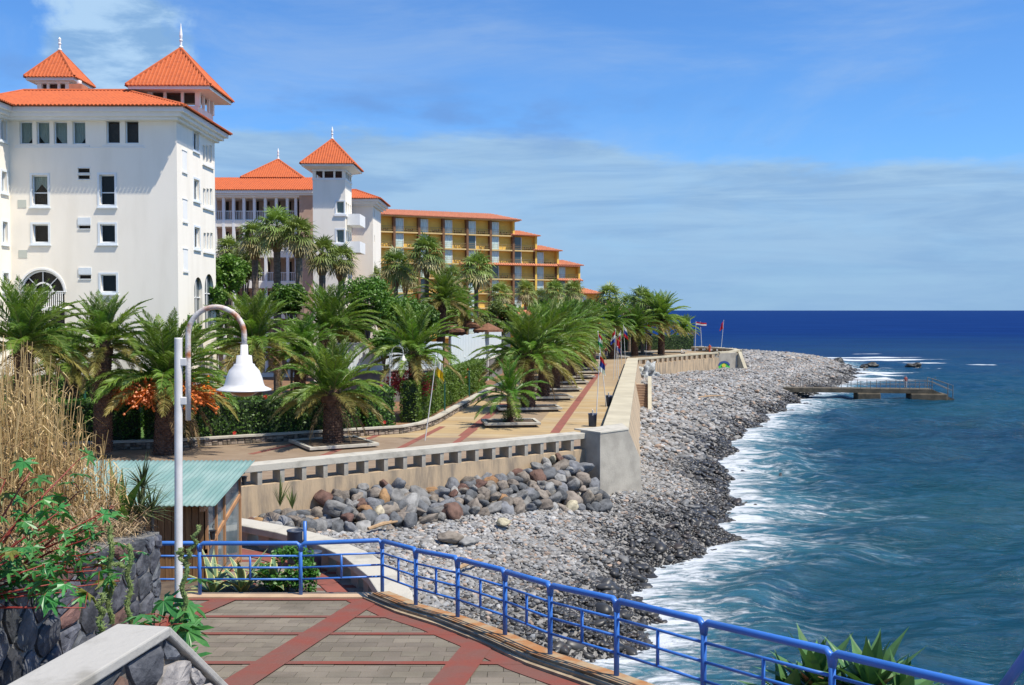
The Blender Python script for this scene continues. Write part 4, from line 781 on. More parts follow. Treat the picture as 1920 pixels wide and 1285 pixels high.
# arch window, balcony rail
mb = MB()
for i in range(n):
    for r0, r1, e0, e1 in ((ar-.02, ar-.12, -.22, -.10), (ar+.12, ar+.002, .001, .04), (.62, .52, -.22, -.12)):
        a0, a1 = math.pi*i/n, math.pi*(i+1)/n; mb.add([Wf.p(ac[0]+r_*math.cos(a), ac[1]+r_*math.sin(a), e) for e in (e0, e1) for r_, a in ((r0, a0), (r0, a1), (r1, a1), (r1, a0))], [(3, 2, 1, 0), (4, 5, 6, 7), (0, 1, 5, 4), (1, 2, 6, 5), (2, 3, 7, 6), (3, 0, 4, 7)])
for k in (45, 90, 135):
    c_, s_ = math.cos(R(k)), math.sin(R(k)); a = (ac[0]+.57*c_, ac[1]+.57*s_); b_ = (ac[0]+1.28*c_, ac[1]+1.28*s_); w_ = .03
    mb.add([Wf.p(a[0]-s_*w_, a[1]+c_*w_, -.14), Wf.p(a[0]+s_*w_, a[1]-c_*w_, -.14), Wf.p(b_[0]+s_*w_, b_[1]-c_*w_, -.14), Wf.p(b_[0]-s_*w_, b_[1]+c_*w_, -.14)], [(0, 1, 2, 3)])
Wf.bar(mb, ac[0]-ar, ac[0]+ar, ac[1]-.1, ac[1]-.02, -.22, -.12); Wf.bar(mb, ac[0]-.05, ac[0]+.05, fz(640), ac[1]+.55, -.21, -.13)
o = mb.build('arched_window', m_trim, t); MB().add([Wf.p(*p, -.26) for p in arcp]+[Wf.p(ac[0]-ar, fz(640), -.26), Wf.p(ac[0]+ar, fz(640), -.26)], [tuple(range(n+3))]).build('pane', m_gl, o)
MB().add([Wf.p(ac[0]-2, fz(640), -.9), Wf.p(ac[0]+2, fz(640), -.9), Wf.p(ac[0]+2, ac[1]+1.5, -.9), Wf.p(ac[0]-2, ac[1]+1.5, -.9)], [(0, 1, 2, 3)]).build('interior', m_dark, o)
rails_mesh(MB(), Wf, ac[0]-1.5, ac[0]+1.5, fz(577), 1., .35, .12, .022).build('balcony_rail', m_trim, t); mb = MB(); Wf.bar(mb, ac[0]-1.6, ac[0]+1.6, fz(577)-.18, fz(577)-.02, .001, .5); mb.build('balcony', m_trim, t)
for h in shs[:3]: Ws.window(t, *h, surround=True, dark=mat('dim_grey', (.12, .13, .13)))
for h in shs[3:]: Ws.window(t, *h, surround=False, dep=.22, dark=mat('pale_blind', (.42, .42, .36)))
for k in range(3):
    a, b_, c_, d_ = shs[3+3*k][0], shs[5+3*k][1], shs[3+3*k][2], 0; mb = MB(); Ws.bar(mb, a-.15, b_+.2, c_-.18, c_-.05, .001, .12); mb.build('sill', m_trim, t)
for w_ in sb_: h = sH(*w_); mb = MB(); Ws.bar(mb, h[0], h[1], h[2], h[3], .001, .02); Ws.bar(mb, h[0]-.08, h[1]+.08, h[2]-.12, h[2]-.02, .001, .08); Ws.bar(mb, h[0]-.08, h[1]+.08, h[3]+.02, h[3]+.08, .001, .05); mb.build('blind_window', m_trim, t)
for a, b_, c_, d_ in aa:
    mb = MB(); r_ = (b_-a)/2; cu = (a+b_)/2; pts = [(cu+r_*math.cos(math.pi*i/12), d_-r_*.0-0+r_*(math.sin(math.pi*i/12)-1)) for i in range(13)]
    mb.add([Ws.p(*p, .0) for p in pts[:7]]+[Ws.p(b_, d_)], [tuple(range(8))]); mb.add([Ws.p(*p, .0) for p in pts[6:]]+[Ws.p(a, d_)], [tuple(range(8))]); mb.build('arch_spandrel', m_white, t)
    mb = MB(); Ws.bar(mb, a, b_, d_-1.35, d_-1.28, -.2, -.15); Ws.bar(mb, cu-.04, cu+.04, c_, d_, -.2, -.15); o = mb.build('arched_window', m_trim, t); MB().add([Ws.p(a, c_, -.22), Ws.p(b_, c_, -.22), Ws.p(b_, d_, -.22), Ws.p(a, d_, -.22)], [(0, 1, 2, 3)]).build('pane', mat('grey_glass', (.09, .11, .12), rough=.1, spec=.8), o)
# left wing coming forward
Wl = Wall((XL-OX, -8, -OZ), (0, 1, 0), (1, 0, 0)); mb = MB(); wl_h = []
for yt, yb in ((230, 266), (325, 362), (418, 457), (513, 545)): wl_h.append((7.05, 7.65, fz(yb), fz(yt)))
Wl.face(mb, 0, 8, GZ-.5, ZE-.4, wl_h); W2 = Wall((XL-OX-8, -8, -OZ), (1, 0, 0), (0, -1, 0)); W2.face(mb, 0, 8, GZ-.5, ZE-.4, []); mb.build('wing_wall', m_white, t)
for h in wl_h: Wl.window(t, *h, dark=mat('dim_grey', (.12, .13, .13)))
cornice(t, XL-OX, 0, -.32, 7.9, ZE-OZ); cornice(t, XL-OX-8, XL-OX, -8, -.05, ZE-OZ-.004, name='wing_cornice')
e = rect(XL-OX-3, .9, -1.25, 8.8); tile_roof(MB(), e, ZE-OZ, [(XL-OX-1, 4.0), (-4.5, 4.0), (-4.5, 4.05), (-1+XL-OX, 4.05)], ZE-OZ+1.95).build('roof', m_tile, t)
tile_roof(MB(), rect(XL-OX-9, XL-OX+.9, -8.9, 1.5), ZE-OZ-.01, [(XL-OX-4, -4), (XL-OX-3.9, -4), (XL-OX-3.9, -3), (XL-OX-4, -3)], ZE-OZ+1.7).build('wing_roof', m_tile, t)
# near tower
TX0, TX1, TY0, TY1 = -3.35, .06, 4.45, 7.75
MB().box(TX0, TX1-.1, TY0, TY1, ZE-OZ-.3, ZE-OZ+1.12).build('tower_wall', m_white, t)
belvedere(t, TX0, TX1, TY0, TY1, ZE-OZ+1.1, ZE-OZ+2.0+.15, 27.6-OZ, 1.0, 30.55-OZ, 32.25-OZ)
# second tower behind
c0 = pd(113, 150, 74); bx = c0.x-OX; by = 74-OY; MB().box(bx-1.15, bx+1.15, by-1.15, by+1.15, ZE-OZ, 28.2-OZ).build('tower_wall', m_white, t)
zz = lambda y, d: pd(960, y, d).z-OZ
belvedere(t, bx-1.15, bx+1.15, by-1.15, by+1.15, zz(174, 72.7), zz(156, 72.7), zz(142, 72), .62, zz(97, 74), zz(70, 74))
c0 = pd(146, 166, 68); MB().box(c0.x-OX-.42, c0.x-OX+.42, 5.6, 6.6, ZE-OZ+.5, zz(160, 68)).build('chimney', m_tileg, t); MB().lathe([(0, -.15), (.15, -.1), (.16, 0), (.15, .1), (0, .15)], 10, (c0.x-OX+.1, 6., zz(156, 68)+.05)).build('chimney_cowl', m_trim, t)
# ---------------- second white hotel (d ~ 100)
t = thing('white_hotel', 'farther white hotel with slim tower and arcaded gallery', 'building', (-16.2, 98.8, GZ)); OX, OY, OZ = -16.2, 98.8, GZ
D2 = 98.8; gx = lambda x, d=D2: (x-960)/FP*d-OX; gz = lambda y, d=D2: pd(960, y, d).z-OZ
tx0, tx1, ty0, ty1 = gx(588), 0, 0, 4.0; zb = gz(335)
W = Wall((0, 0, 0), (1, 0, 0), (0, -1, 0)); Wd = Wall((0, 0, 0), (0, 1, 0), (1, 0, 0)); mb = MB(); fh = [(gx(632), gx(646), gz(400), gz(378)), (gx(632), gx(646), gz(455), gz(431))]; sh_ = [(.4+1.15*k, 1.2+1.15*k, *h[2:]) for h in fh for k in range(3)]
W.face(mb, tx0, 0, -.5, zb, fh); Wd.face(mb, 0, 4, -.5, zb, sh_); Wall((tx0, 4, 0), (0, -1, 0), (-1, 0, 0)).face(mb, 0, 4, -.5, zb, []); Wall((0, 4, 0), (-1, 0, 0), (0, 1, 0)).face(mb, 0, -tx0, -.5, zb, []); mb.build('tower_wall', m_white, t)
for h in fh: W.window(t, *h, curt=4)
for h in sh_: Wd.window(t, *h, curt=4, surround=False)
mb = MB()
for h in fh: mb.box(gx(630)-.1, .12, -.12, 3.9, h[2]-.3, h[2]-.1)
mb.build('sill', m_trim, t); MB().box(tx0-.05, .05, -.05, 4.05, zb-.15, zb+.06).build('tower_band', m_trim, t)
belvedere(t, tx0, 0, 0, 4, zb, gz(321), gz(309), 1.0, gz(263, 101), gz(238, 101))
for y in (419, 471): MB().box(.05, 1.3, .8, 4.4, gz(y)-.1, gz(y)+1.0).build('balcony', m_trim, t)
# gallery wing left of the tower
D3 = 106.; x0, x1 = gx(380, D3), gx(588, D3); yy = D3-OY; G = Wall((0, yy, 0), (1, 0, 0), (0, -1, 0)); zt_ = gz(372, D3); zf_ = gz(408, D3); mb = MB()
lv = [zf_-.2-3.2*k for k in range(6)]
G.bar(mb, x0, x1, zt_, gz(362, D3), -3, 0)
for z in lv: G.bar(mb, x0, x1, z-.75, z-.05, -3, 0)
mb.build('gallery_floor', m_white, t); MB().box(x0, x1, yy+2.4, yy+2.7, -.5, gz(360, D3)).build('gallery_back_wall', m_pink, t)
MB().box(x1-1.35, x1+.3, yy-.3, yy+2.4, -.5, gz(362, D3)).build('stair_block', m_pink, t)
cols = [405, 421, 439.5, 459, 478.5, 499, 519.5, 540, 556]
for x in cols:
    mb = MB(); G.bar(mb, gx(x, D3)-.14, gx(x, D3)+.14, lv[-1]-.1, zt_, -.35, .02); mb.build('gallery_column', m_trim, t)
for z in lv[:4]:
    for a, b_ in zip(cols[:-1], cols[1:]): rails_mesh(MB(), G, gx(a, D3)+.14, gx(b_, D3)-.14, z-.05, .95, -.15, .16, .02).build('gallery_rail', m_trim, t)
for i, (a, b_) in enumerate(zip(cols[:-1], cols[1:])):
    for z in lv[:4]: MB().box(gx(a, D3)+.45, gx(b_, D3)-.1, yy+2.36, yy+2.44, z-.04, z+2.1).build('door', m_brown if i % 3 else m_dark, t)
cornice(t, x0, x1, yy, yy+6, gz(358, D3)); z0 = gz(358, D3); tile_roof(MB(), rect(x0-.8, x1+.2, yy-.8, yy+9), z0, [(x0-.5, yy+4), (x1+.1, yy+4), (x1+.1, yy+4.1), (x0-.5, yy+4.1)], gz(334, D3+4), hips=False).build('roof', m_tile, t)
D5 = 113; cx = gx(524, D5); cy = D5-OY; MB().box(cx-2.2, cx+2.2, cy-2.2, cy+2.2, gz(350, D5), gz(332, D5)).build('tower_wall', m_white, t)
belvedere(t, cx-1.8, cx+1.8, cy-1.8, cy+1.8, gz(350, D5), gz(345, D5), gz(340, D5), 1.5, gz(300, D5), gz(278, D5))
# block right of the tower
D4 = 107.; xa, xb = gx(655, D4), gx(700, D4); yb = D4-OY; zt_ = gz(378, D4); A4 = Wall((0, yb, 0), (1, 0, 0), (0, -1, 0)); B4 = Wall((xb, yb, 0), (0, 1, 0), (1, 0, 0)); mb = MB(); slits = [(1.0, 1.5, gz(y+14, D4), gz(y, D4)) for y in (392, 440, 490)]
A4.face(mb, xa, xb, -.5, zt_, []); B4.face(mb, 0, 6.5, -.5, zt_, slits); mb.build('block_wall', m_white, t)
for h in slits: B4.window(t, *h, surround=False)
cornice(t, xa-2, xb, yb, yb+6.5, gz(374, D4)); tile_roof(MB(), rect(xa-3, xb+.9, yb-.9, yb+7.4), gz(374, D4), [(xa-2, yb+3.2), (xb-2.2, yb+3.2), (xb-2.2, yb+3.3), (xa-2, yb+3.3)], gz(357, D4+3)).build('block_roof', m_tile, t)
MB().box(xa-.5, xa+.35, yb-1.2, yb, -.5, gz(362, D4)).build('recess_wall', m_pink, t)
# ---------------- ochre balcony hotel
YO = Vector((-24.6, 190, 0)); ya = math.atan2(12, 25.3); t = thing('ochre_hotel', 'ochre balconied hotel stepping down in terraces behind the palms', 'building', (YO.x, YO.y, GZ), ya)
BW = 4.96; OF = 2.5; FH = 2.86; ZT = 30.9-GZ; floors = [ZT-.1-FH*k for k in range(1, 9)]; ncol = [0]*5+[1, 2, 3, 5]; bays = []
c_glass = MB().box(0, 1.55, 0, .05, 0, FH-.32).mesh('glazed_door', m_tglass); c_glassd = MB().box(0, 1.55, 0, .05, 0, FH-.32).mesh('glazed_door', mat('dark_glass', (.05, .08, .09), rough=.08, spec=.8))
mb = MB()
W0 = Wall((0, 0, 0), (1, 0, 0), (0, -1, 0))
for z_, e in ((.95, 0), (.62, 0), (.3, 0)): W0.bar(mb, 0, BW-.35, z_, z_+.05, .0, .04)
for k in range(3): W0.bar(mb, .02+k*2.3, .06+k*2.3, 0, 1., .0, .04)
c_rail = mb.mesh('balcony_rail', mat('bronze_rail', (.35, .25, .13), rough=.6)); 
mb = MB(); mb.box(-.35, .35, -.3, .3, .68, .73); [mb.box(x-.03, x+.03, y-.03, y+.03, 0, .68) for x in (-.3, .3) for y in (-.25, .25)]
for sx_ in (-1, 1): mb.box(sx_*.75-.22, sx_*.75+.22, -.22, .22, .36, .44); mb.box(sx_*.95-.03, sx_*.95+.03, -.22, .22, .4, .95); [mb.box(sx_*.75+a-.025, sx_*.75+a+.025, b_-.025, b_+.025, 0, .38) for a in (-.18, .18) for b_ in (-.18, .18)]
c_set = mb.mesh('table_and_chairs', m_brown); c_post = MB().box(-.05, .05, 0, .12, 0, FH-.32).mesh('white_post', m_trim)
rr = random.Random(4)
for c in range(-1, len(ncol)):
    k0 = ncol[c] if c >= 0 else 0; u0 = c*BW+OF; top = ZT if k0 == 0 else floors[k0-1]
    MB().box(u0-.02, u0+.42, -.25, .72, -.5, top-.02).build('pillar', mat('brown_pillar', (.20, .10, .045), (.16, .08, .04)), t); MB().box(u0+.42, u0+BW-.02, .72, .95, -.5, top-.02).build('wall', m_yel, t); MB().box(u0+.02, u0+.3, .73, 9, -.5, top-.02).build('side_wall', m_yel, t)
    for k in range(k0, len(floors)):
        z = floors[k]; MB().box(u0+.4, u0+BW+.0, -.18, .74, z-.28, z).build('balcony_slab', m_slabe, t)
        link('glazed_door', c_glassd if rr.random() < .18 else c_glass, t, loc=(u0+.5, .35, z)); link('white_post', c_post, t, loc=(u0+2.12, .3, z))
        link('balcony_rail', c_rail, t, loc=(u0+.4, -.1, z)); 
        if k < 5 and rr.random() < .85: link('table_and_chairs', c_set, t, loc=(u0+3.4+rr.uniform(-.3, .3), .32, z), scl=.72)
    if k0: 
        mb = tile_roof(MB(), rect(u0-.2, u0+BW+.9, -.9, 9), top, [(u0-.1, 3.2), (u0+BW-1.8, 3.2), (u0+BW-1.8, 3.3), (u0-.1, 3.3)], top+1.15, sp=.5, r=.16, hips=False); mb.build('terrace_roof', m_tileg, t)
ue = 5*BW+OF; MB().box(ue, ue+.42, -.25, 9, floors[0], ZT-.02).build('end_wall', m_yel, t)
for j, k0 in enumerate((1, 2, 3, 5)): u0 = (6+j)*BW+OF; MB().box(u0, u0+.42, -.26, 9, floors[ncol[6+j]+ (1 if j<3 else 2)] if False else -.5, floors[k0-1]-.02).build('end_wall', m_yel, t)
tile_roof(MB(), rect(-6, ue+1.5, -1.1, 12), ZT, [(-6, 4.5), (ue-2.5, 4.5), (ue-2.5, 4.6), (-6, 4.6)], ZT+1.5, sp=.5, r=.16, hips=False).build('roof', m_tileg, t)
MB().box(-6, ue+1.2, -.9, 11.8, ZT-.2, ZT-.02).build('eave', m_slabe, t)
for k, ua, ub in ((3, 3.2*BW, 8*BW+OF), (4, 7*BW+OF, 8*BW+OF+.7)):
    z = floors[k-1]; mb = tile_roof(MB(), rect(ua, ub, -.95, -.2), z-.25, [(ua, -.25), (ub, -.25), (ub, -.2), (ua, -.2)], z+.12, sp=.5, r=.14, hips=False, slab=True); mb.build('canopy_roof', m_tileg, t)
# ---------------- low pavilion and thatched parasols between the palms
c0 = pd(1000, 590, 128); t = thing('pavilion', 'low pavilion with orange tiled roof behind the promenade palms', 'building', (c0.x, c0.y, GZ))
MB().box(-5, 5, 0, 6, -.2, 5.3).build('wall', m_yel, t); tile_roof(MB(), rect(-6, 6, -1.4, 7), 5.6, [(-3.5, 2.8), (3.5, 2.8), (3.5, 2.9), (-3.5, 2.9)], 6.9, sp=.4, r=.14).build('roof', m_tileg, t)
for k in range(4): MB().box(-4.2+k*2.3, -2.9+k*2.3, -.05, .05, .5, 4.4).build('window', m_tglass, t)
m_thatch = mat('brown_parasol', (.22, .10, .055), (.15, .07, .04), rough=.9, scale=4)
for i, (x, y) in enumerate(((842, 612), (915, 612), (878, 606), (800, 616))):
    c0 = pd(x, y, 98+3*i); t = thing('parasol', ['brown parasol behind the white fence, left of the tall trunk', 'brown parasol above the white fence, its right end', 'small brown parasol between two others by the fence', 'brown parasol half hidden by the palm with red flowers'][i], 'parasol', (c0.x, c0.y, GZ), group='brown parasols')
    h = c0.z-GZ; MB().tube([(0, 0, 0), (0, 0, h)], .05, 8).build('pole', m_trim, t); MB().lathe([(0, h+.35), (1.5, h-.35), (1.5, h-.55), (1.46, h-.4), (0, h+.25)], 8).build('canopy', m_thatch, t)
# ================================================================ PLANTS
m_frond = mat('palm_frond', (.095, .18, .026), (.17, .25, .042), rough=.42, scale=1.2, spec=.45, orand=.3, transl=.3)
m_frondy = mat('yellowing_frond', (.19, .18, .04), (.25, .2, .06), rough=.5, scale=1.5, orand=.25, transl=.2)
m_frondd = mat('dry_frond', (.24, .16, .075), (.18, .11, .05), rough=.7, scale=2, orand=.2, transl=.1)
m_frondb = mat('bright_frond', (.07, .19, .016), (.12, .25, .03), rough=.4, scale=1.2, orand=.25, transl=.28)
m_ptrunk = mat('palm_trunk', (.085, .045, .03), (.15, .09, .06), rough=.95, scale=4, bump=.6, bscale=14)
m_wtrunk = mat('fan_palm_trunk', (.13, .10, .075), (.20, .16, .125), rough=.95, scale=3, bump=.6, bscale=10, stretch=(1, 1, 3))
m_rach = mat('frond_rib', (.16, .17, .05), (.2, .2, .07), rough=.5)
def frond_arr(Ln, th0, bend, npair, lw, ll, seed, vee=.35, droop=.25):
    g = np.random.default_rng(seed); n = 16; ths = th0-bend*(np.linspace(0, 1, n)**1.25); seg = Ln/(n-1); p = np.zeros((n, 3))
    for i in range(1, n): p[i] = p[i-1]+seg*np.array([math.cos(ths[i-1]), 0, math.sin(ths[i-1])])
    tri = []
    for s in (-1, 1):
        for k in range(npair):
            t = .10+.9*(k+g.random()*.6)/npair; x = t*(n-1); i = min(int(x), n-2); f = x-i; b = p[i]*(1-f)+p[i+1]*f; d = p[i+1]-p[i]; d /= np.linalg.norm(d); up = np.array([-d[2], 0, d[0]]); si = np.array([0, s, 0.])
            prof = (math.sin(math.pi*min(1, (t*.9+.12)))**.6); l = ll*Ln*max(.25, prof)*g.uniform(.85, 1.1); fw = .8+.9*t
            q = si*1.0+d*fw+up*(vee+g.normal(0, .12)); q /= np.linalg.norm(q); tip = b+q*l+np.array([0, 0, -droop*l*g.uniform(.4, 1.2)]); mid = b+q*l*.55; wv = np.cross(q, up); wv = d*.6+up*g.normal(0, .5); wv /= np.linalg.norm(wv); wv *= lw*Ln*.5
            tri += [[b-wv*.5, b+wv*.5, mid+wv], [b-wv*.5, mid+wv, mid-wv], [mid-wv, mid+wv, tip]]
    r = .006*Ln; rib = []
    for i in range(n-1):
        d = p[i+1]-p[i]; d /= np.linalg.norm(d); up = np.array([-d[2], 0, d[0]]); k0, k1 = r*(1.6-1.4*i/n), r*(1.6-1.4*(i+1)/n)
        for a_, b_ in (((0, 1), (1, 0)), ((1, 0), (0, -1)), ((0, -1), (-1, 0)), ((-1, 0), (0, 1))):
            f = lambda q, k, o: q+up*o[0]*k+np.array([0, o[1]*k, 0]); A, B, C, D_ = f(p[i], k0, a_), f(p[i], k0, b_), f(p[i+1], k1, b_), f(p[i+1], k1, a_); rib += [[A, B, C], [A, C, D_]]
    return np.array(tri), np.array(rib)
def tri_mesh(name, arrs, mats):
    V = np.concatenate([a for a in arrs]); me = quads_mesh(name, V, mats); me.polygons.foreach_set('material_index', np.concatenate([np.full(len(a), i, np.int32) for i, a in enumerate(arrs)])); return me
FR = {}   # classes of frond by age, two variants each
SPEC = [(R(84), R(38), .34), (R(66), R(52), .34), (R(48), R(66), .33), (R(28), R(70), .32), (R(14), R(58), .30), (R(-4), R(46), .28)]
FA = [[frond_arr(1., th, bd*(1+.18*v), 68, .015, .215, 10*i+v) for v in range(2)] for i, (th, bd, l) in enumerate(SPEC)]
for kind, ms_ in (('p', [m_frond]*4+[m_frond, m_frondy]), ('b', [m_frondb]*5+[m_frond])):
    FR[kind] = [[tri_mesh('frond', FA[i][v], [ms_[i], m_rach]) for v in range(2)] for i in range(6)]
DRY = [tri_mesh('frond', frond_arr(1., R(-35), R(45), 36, .014, .14, 77+v, droop=.5), [m_frondd, m_frondd]) for v in range(2)]
def layout(nf, seed, dry=0):
    r = random.Random(seed); out = []
    for k in range(nf):
        f = (k+.5)/nf; c = min(5, int((f**1.3)*6)); out.append((c, r.randrange(2), k*2.39996+r.uniform(-.25, .25), r.uniform(-.12, .12), r.uniform(.86, 1.08)*(1. if c else .9), .25*(1-f)))
    for k in range(dry): out.append((9, r.randrange(2), r.uniform(0, 6.28), r.uniform(-.2, .2), r.uniform(.7, .95), -.15))
    return out
def ptrunk(h, r, seed=0):
    mb = MB(); g = random.Random(seed); n = 12; rows = max(5, int(h/.13)); prof = []
    for i in range(rows+1): z = h*i/rows; prof.append((r*(1.12-.22*min(1, z/h*1.2)+(.22*max(0, z/h-.75)*4 if h < 6 else .1*max(0, z/h-.8)*5)), z))
    mb.lathe(prof, n)
    for i in range(rows):
        rr_, z = prof[i]
        for k in range(n):
            a = 2*math.pi*(k+.5*(i % 2))/n+g.uniform(-.05, .05); ca_, sa_ = math.cos(a), math.sin(a); w_ = rr_*.23; o_ = rr_+g.uniform(.03, .065); dz_ = h/rows
            mb.add([(ca_*rr_*.95-sa_*w_, sa_*rr_*.95+ca_*w_, z), (ca_*rr_*.95+sa_*w_, sa_*rr_*.95-ca_*w_, z), (ca_*o_+sa_*w_*.6, sa_*o_-ca_*w_*.6, z+dz_*.75), (ca_*o_-sa_*w_*.6, sa_*o_+ca_*w_*.6, z+dz_*.75), (ca_*rr_*.95, sa_*rr_*.95, z+dz_*1.15)], [(0, 1, 2, 3), (3, 2, 4), (1, 4, 2), (0, 3, 4)])
    return mb
m_fruit = mat('orange_fruit', (.55, .15, .02), (.42, .10, .015), rough=.5, scale=9, orand=.2)
def fruit_mesh(seed):
    g = np.random.default_rng(seed); mb = MB(); mb.tube([(0, 0, 0), (.3, 0, .12), (.65, 0, .0)], [.03, .025, .02], 5)
    for k in range(70):
        p = np.array([.65, 0, -.05])+g.normal(0, 1, 3)*np.array([.2, .16, .14]); q = np.array([.5, 0, .02]); mb.tube([q, p], .008, 3); mb.add(*[[tuple(p+np.array(o)*.035) for o in ((1, 0, 0), (-1, 0, 0), (0, 1, 0), (0, -1, 0), (0, 0, 1), (0, 0, -1))], [(0, 2, 4), (2, 1, 4), (1, 3, 4), (3, 0, 4), (2, 0, 5), (1, 2, 5), (3, 1, 5), (0, 3, 5)]])
    return mb.mesh('fruit_cluster', m_fruit)
FRUIT = [fruit_mesh(1), fruit_mesh(2)]
def phoenix(loc, h, rad, label, nf=64, seed=0, kind='p', detail=True, dry=7, fruit=0, tr=.36, group='date palms'):
    t = thing('date_palm', label, 'palm tree', loc, group=group); rl_ = random.Random(seed*7+1); t.rotation_euler = (rl_.uniform(-.05, .05), rl_.uniform(-.05, .05), rl_.uniform(0, 6)); ptrunk(h, tr, seed).build('trunk', m_ptrunk, t)
    lay = layout(nf, seed, dry)
    cr = MB().lathe([(0, h+.45), (tr*.7, h+.3), (tr*1.15, h), (tr*1.2, h-.3), (tr*.8, h-.55)], 12).build('crown', m_rach if kind == 'b' else m_ptrunk, t)
    if detail:
        for c, v, a, tl, s, dz in lay: link('frond', DRY[v] if c == 9 else FR[kind][c][v], cr, loc=(math.cos(a)*tr*.5, math.sin(a)*tr*.5, h+dz), rot=(0, tl, a), scl=rad*1.12*s)
    else:
        key = (kind, nf, seed % 3)
        if key not in CRN:
            lf, rb = [], []
            for c, v, a, tl, s, dz in layout(nf, seed % 3, dry):
                A = FA[5 if c == 9 else c][v]
                for src, dst in ((A[0], lf), (A[1][::1], rb)): dst.append((rot_pts(src.reshape(-1, 3), a, tl, 1.12*s, (0, 0, dz/3.5)).reshape(-1, 3, 3), c))
            grp = {0: [], 1: []}
            for V, c in lf: grp[1 if c in (5, 9) else 0].append(V)
            CRN[key] = tri_mesh('fronds', [np.concatenate(grp[0]), np.concatenate(grp[1]), np.concatenate([V for V, _ in rb])], [m_frond if kind == 'p' else m_frondb, m_frondy, m_rach])
        stuff(link('fronds', CRN[key], cr, loc=(0, 0, h), scl=rad, rot=(0, 0, seed*1.3)))
    for k in range(fruit): a = k*6.283/fruit+.3+.4*(k % 2); link('fruit_cluster', FRUIT[k % 2], cr, loc=(math.cos(a)*.25, math.sin(a)*.25, h-.15), rot=(0, .1, a), scl=random.uniform(2.1, 2.9))
    return t
CRN = {}
def P_at(bx, by, zg, cy):   # trunk base pixel on ground zg, crown-centre pixel row -> loc, trunk height
    q = px(bx, by, zg); return (q.x, q.y, zg), pd(bx, cy, q.y).z-zg
def P_d(cx, cy, d, zg=6.15): q = pd(cx, cy, d); return (q.x, q.y, zg), q.z-zg
def pal(a, rpx, label, **k): loc, h = a; return phoenix(loc, h, rpx*loc[1]/FP, label, **k)
pal(P_at(308, 852, ZP, 722), 134, 'date palm with orange fruit stalks and thick trunk behind the white lamp post', seed=1, nf=64, fruit=11, dry=8, tr=.48)
pal(P_at(625, 832, ZP+.1, 742), 108, 'squat date palm in the square planter above the balustrade', seed=2, nf=58, dry=5, tr=.5)
pal(P_at(957, 796, ZP+.1, 745), 72, 'small bright green palm in the nearest kerbed planter of the promenade row', seed=3, nf=26, kind='b', dry=0, tr=.17)
pal(P_at(990, 768, ZP+.1, 672), 94, 'big spreading date palm leading the promenade row of planters', seed=4, nf=62, dry=6, tr=.48)
ROW = [((1018, 747), 655, 96), ((1040, 731), 648, 88), ((1056, 718), 640, 80), ((1072, 708), 636, 74), ((1085, 699), 630, 68), ((1096, 692), 627, 62)]
for i, (b_, cy, r_) in enumerate(ROW): pal(P_at(*b_, ZP+.1, cy), r_, ['second', 'third', 'fourth', 'fifth', 'sixth', 'farthest'][i]+' date palm of the promenade row, counted behind the big leading one', seed=5+i, nf=52, detail=i < 2, dry=4, tr=.46)
GP = [((40, 650), 47, 122, 'tall date palm at the left edge of the picture behind the dry reeds'), ((190, 650), 50, 98, 'upright date palm below the hotel window, second from the left edge'), ((478, 645), 66, 104, 'large green date palm just right of the white lamp shade'), ((620, 625), 74, 96, 'date palm in the garden behind the squat planter palm'), ((778, 668), 66, 94, 'date palm with red bougainvillea round its trunk'), ((400, 655), 72, 80, 'date palm partly hidden behind the white lamp arch'), ((560, 670), 70, 82, 'dark date palm in the gap behind the hedge'), ((822, 566), 96, 64, 'date palm with steep dark fronds among the fan palms'), ((870, 590), 102, 56, 'date palm beside the tall thin fan palm trunk'), ((130, 690), 56, 80, 'low date palm over the hedge behind the reeds'), ((715, 600), 95, 60, 'small date palm below the pale hotel wall')]
for i, (c_, d, r_, lb) in enumerate(GP): pal(P_d(*c_, d), r_, lb, seed=20+i, nf=54 if i < 5 else 44, detail=i < 5, dry=7, tr=.4, group='garden date palms')
FPH = [((1240, 603), 163, 56, 7, 'tall date palm at the far end of the promenade beside the flagpole'), ((1190, 622), 158, 52, 5, 'date palm behind the person in the yellow shirt'), ((1150, 612), 150, 50, 5, 'date palm behind the cluster of flagpoles'), ((1110, 612), 142, 48, 5, 'date palm closing the promenade row'), ((1285, 620), 190, 30, 5, 'farthest small date palm against the sea'), ((1215, 598), 178, 50, 6, 'bushy date palm behind the tall far one')]
for i, (c_, d, r_, _, lb) in enumerate(FPH): pal(P_d(*c_, d, ZP+.1), r_, lb, seed=40+i, nf=60, detail=False, dry=6, tr=.5, group='far date palms')
# ---- fan palms
m_fan = mat('fan_leaf', (.14, .20, .045), (.21, .27, .075), rough=.45, scale=1.5, spec=.4, orand=.3, transl=.2)
m_fany = mat('pale_fan_leaf', (.30, .27, .11), (.36, .31, .16), rough=.55, scale=2, orand=.2, transl=.15)
def fan_arr(seed, th, pet=.62, n=16):
    g = np.random.default_rng(seed); b0 = np.array([math.cos(th), 0, math.sin(th)])*pet; d = np.array([math.cos(th-.35), 0, math.sin(th-.35)]); s = np.array([0, 1., 0]); up = np.cross(d, s); T = []
    for k in range(n):
        a = R(-125+250*k/(n-1)); q = d*math.cos(a)+s*math.sin(a); l = .72*(1-.3*abs(a)/2.2)*g.uniform(.85, 1.15); w = np.cross(q, up)*.036; m = b0+q*l*.5-up*.04; tip = b0+q*l+np.array([0, 0, -.2*g.uniform(.4, 1.8)]); T += [[b0, m-w, m+w], [m-w, tip, m+w]]
    w = s*.012; T += [[-w, w, b0+w], [-w, b0+w, b0-w]]; return np.array(T)
FANM = {}
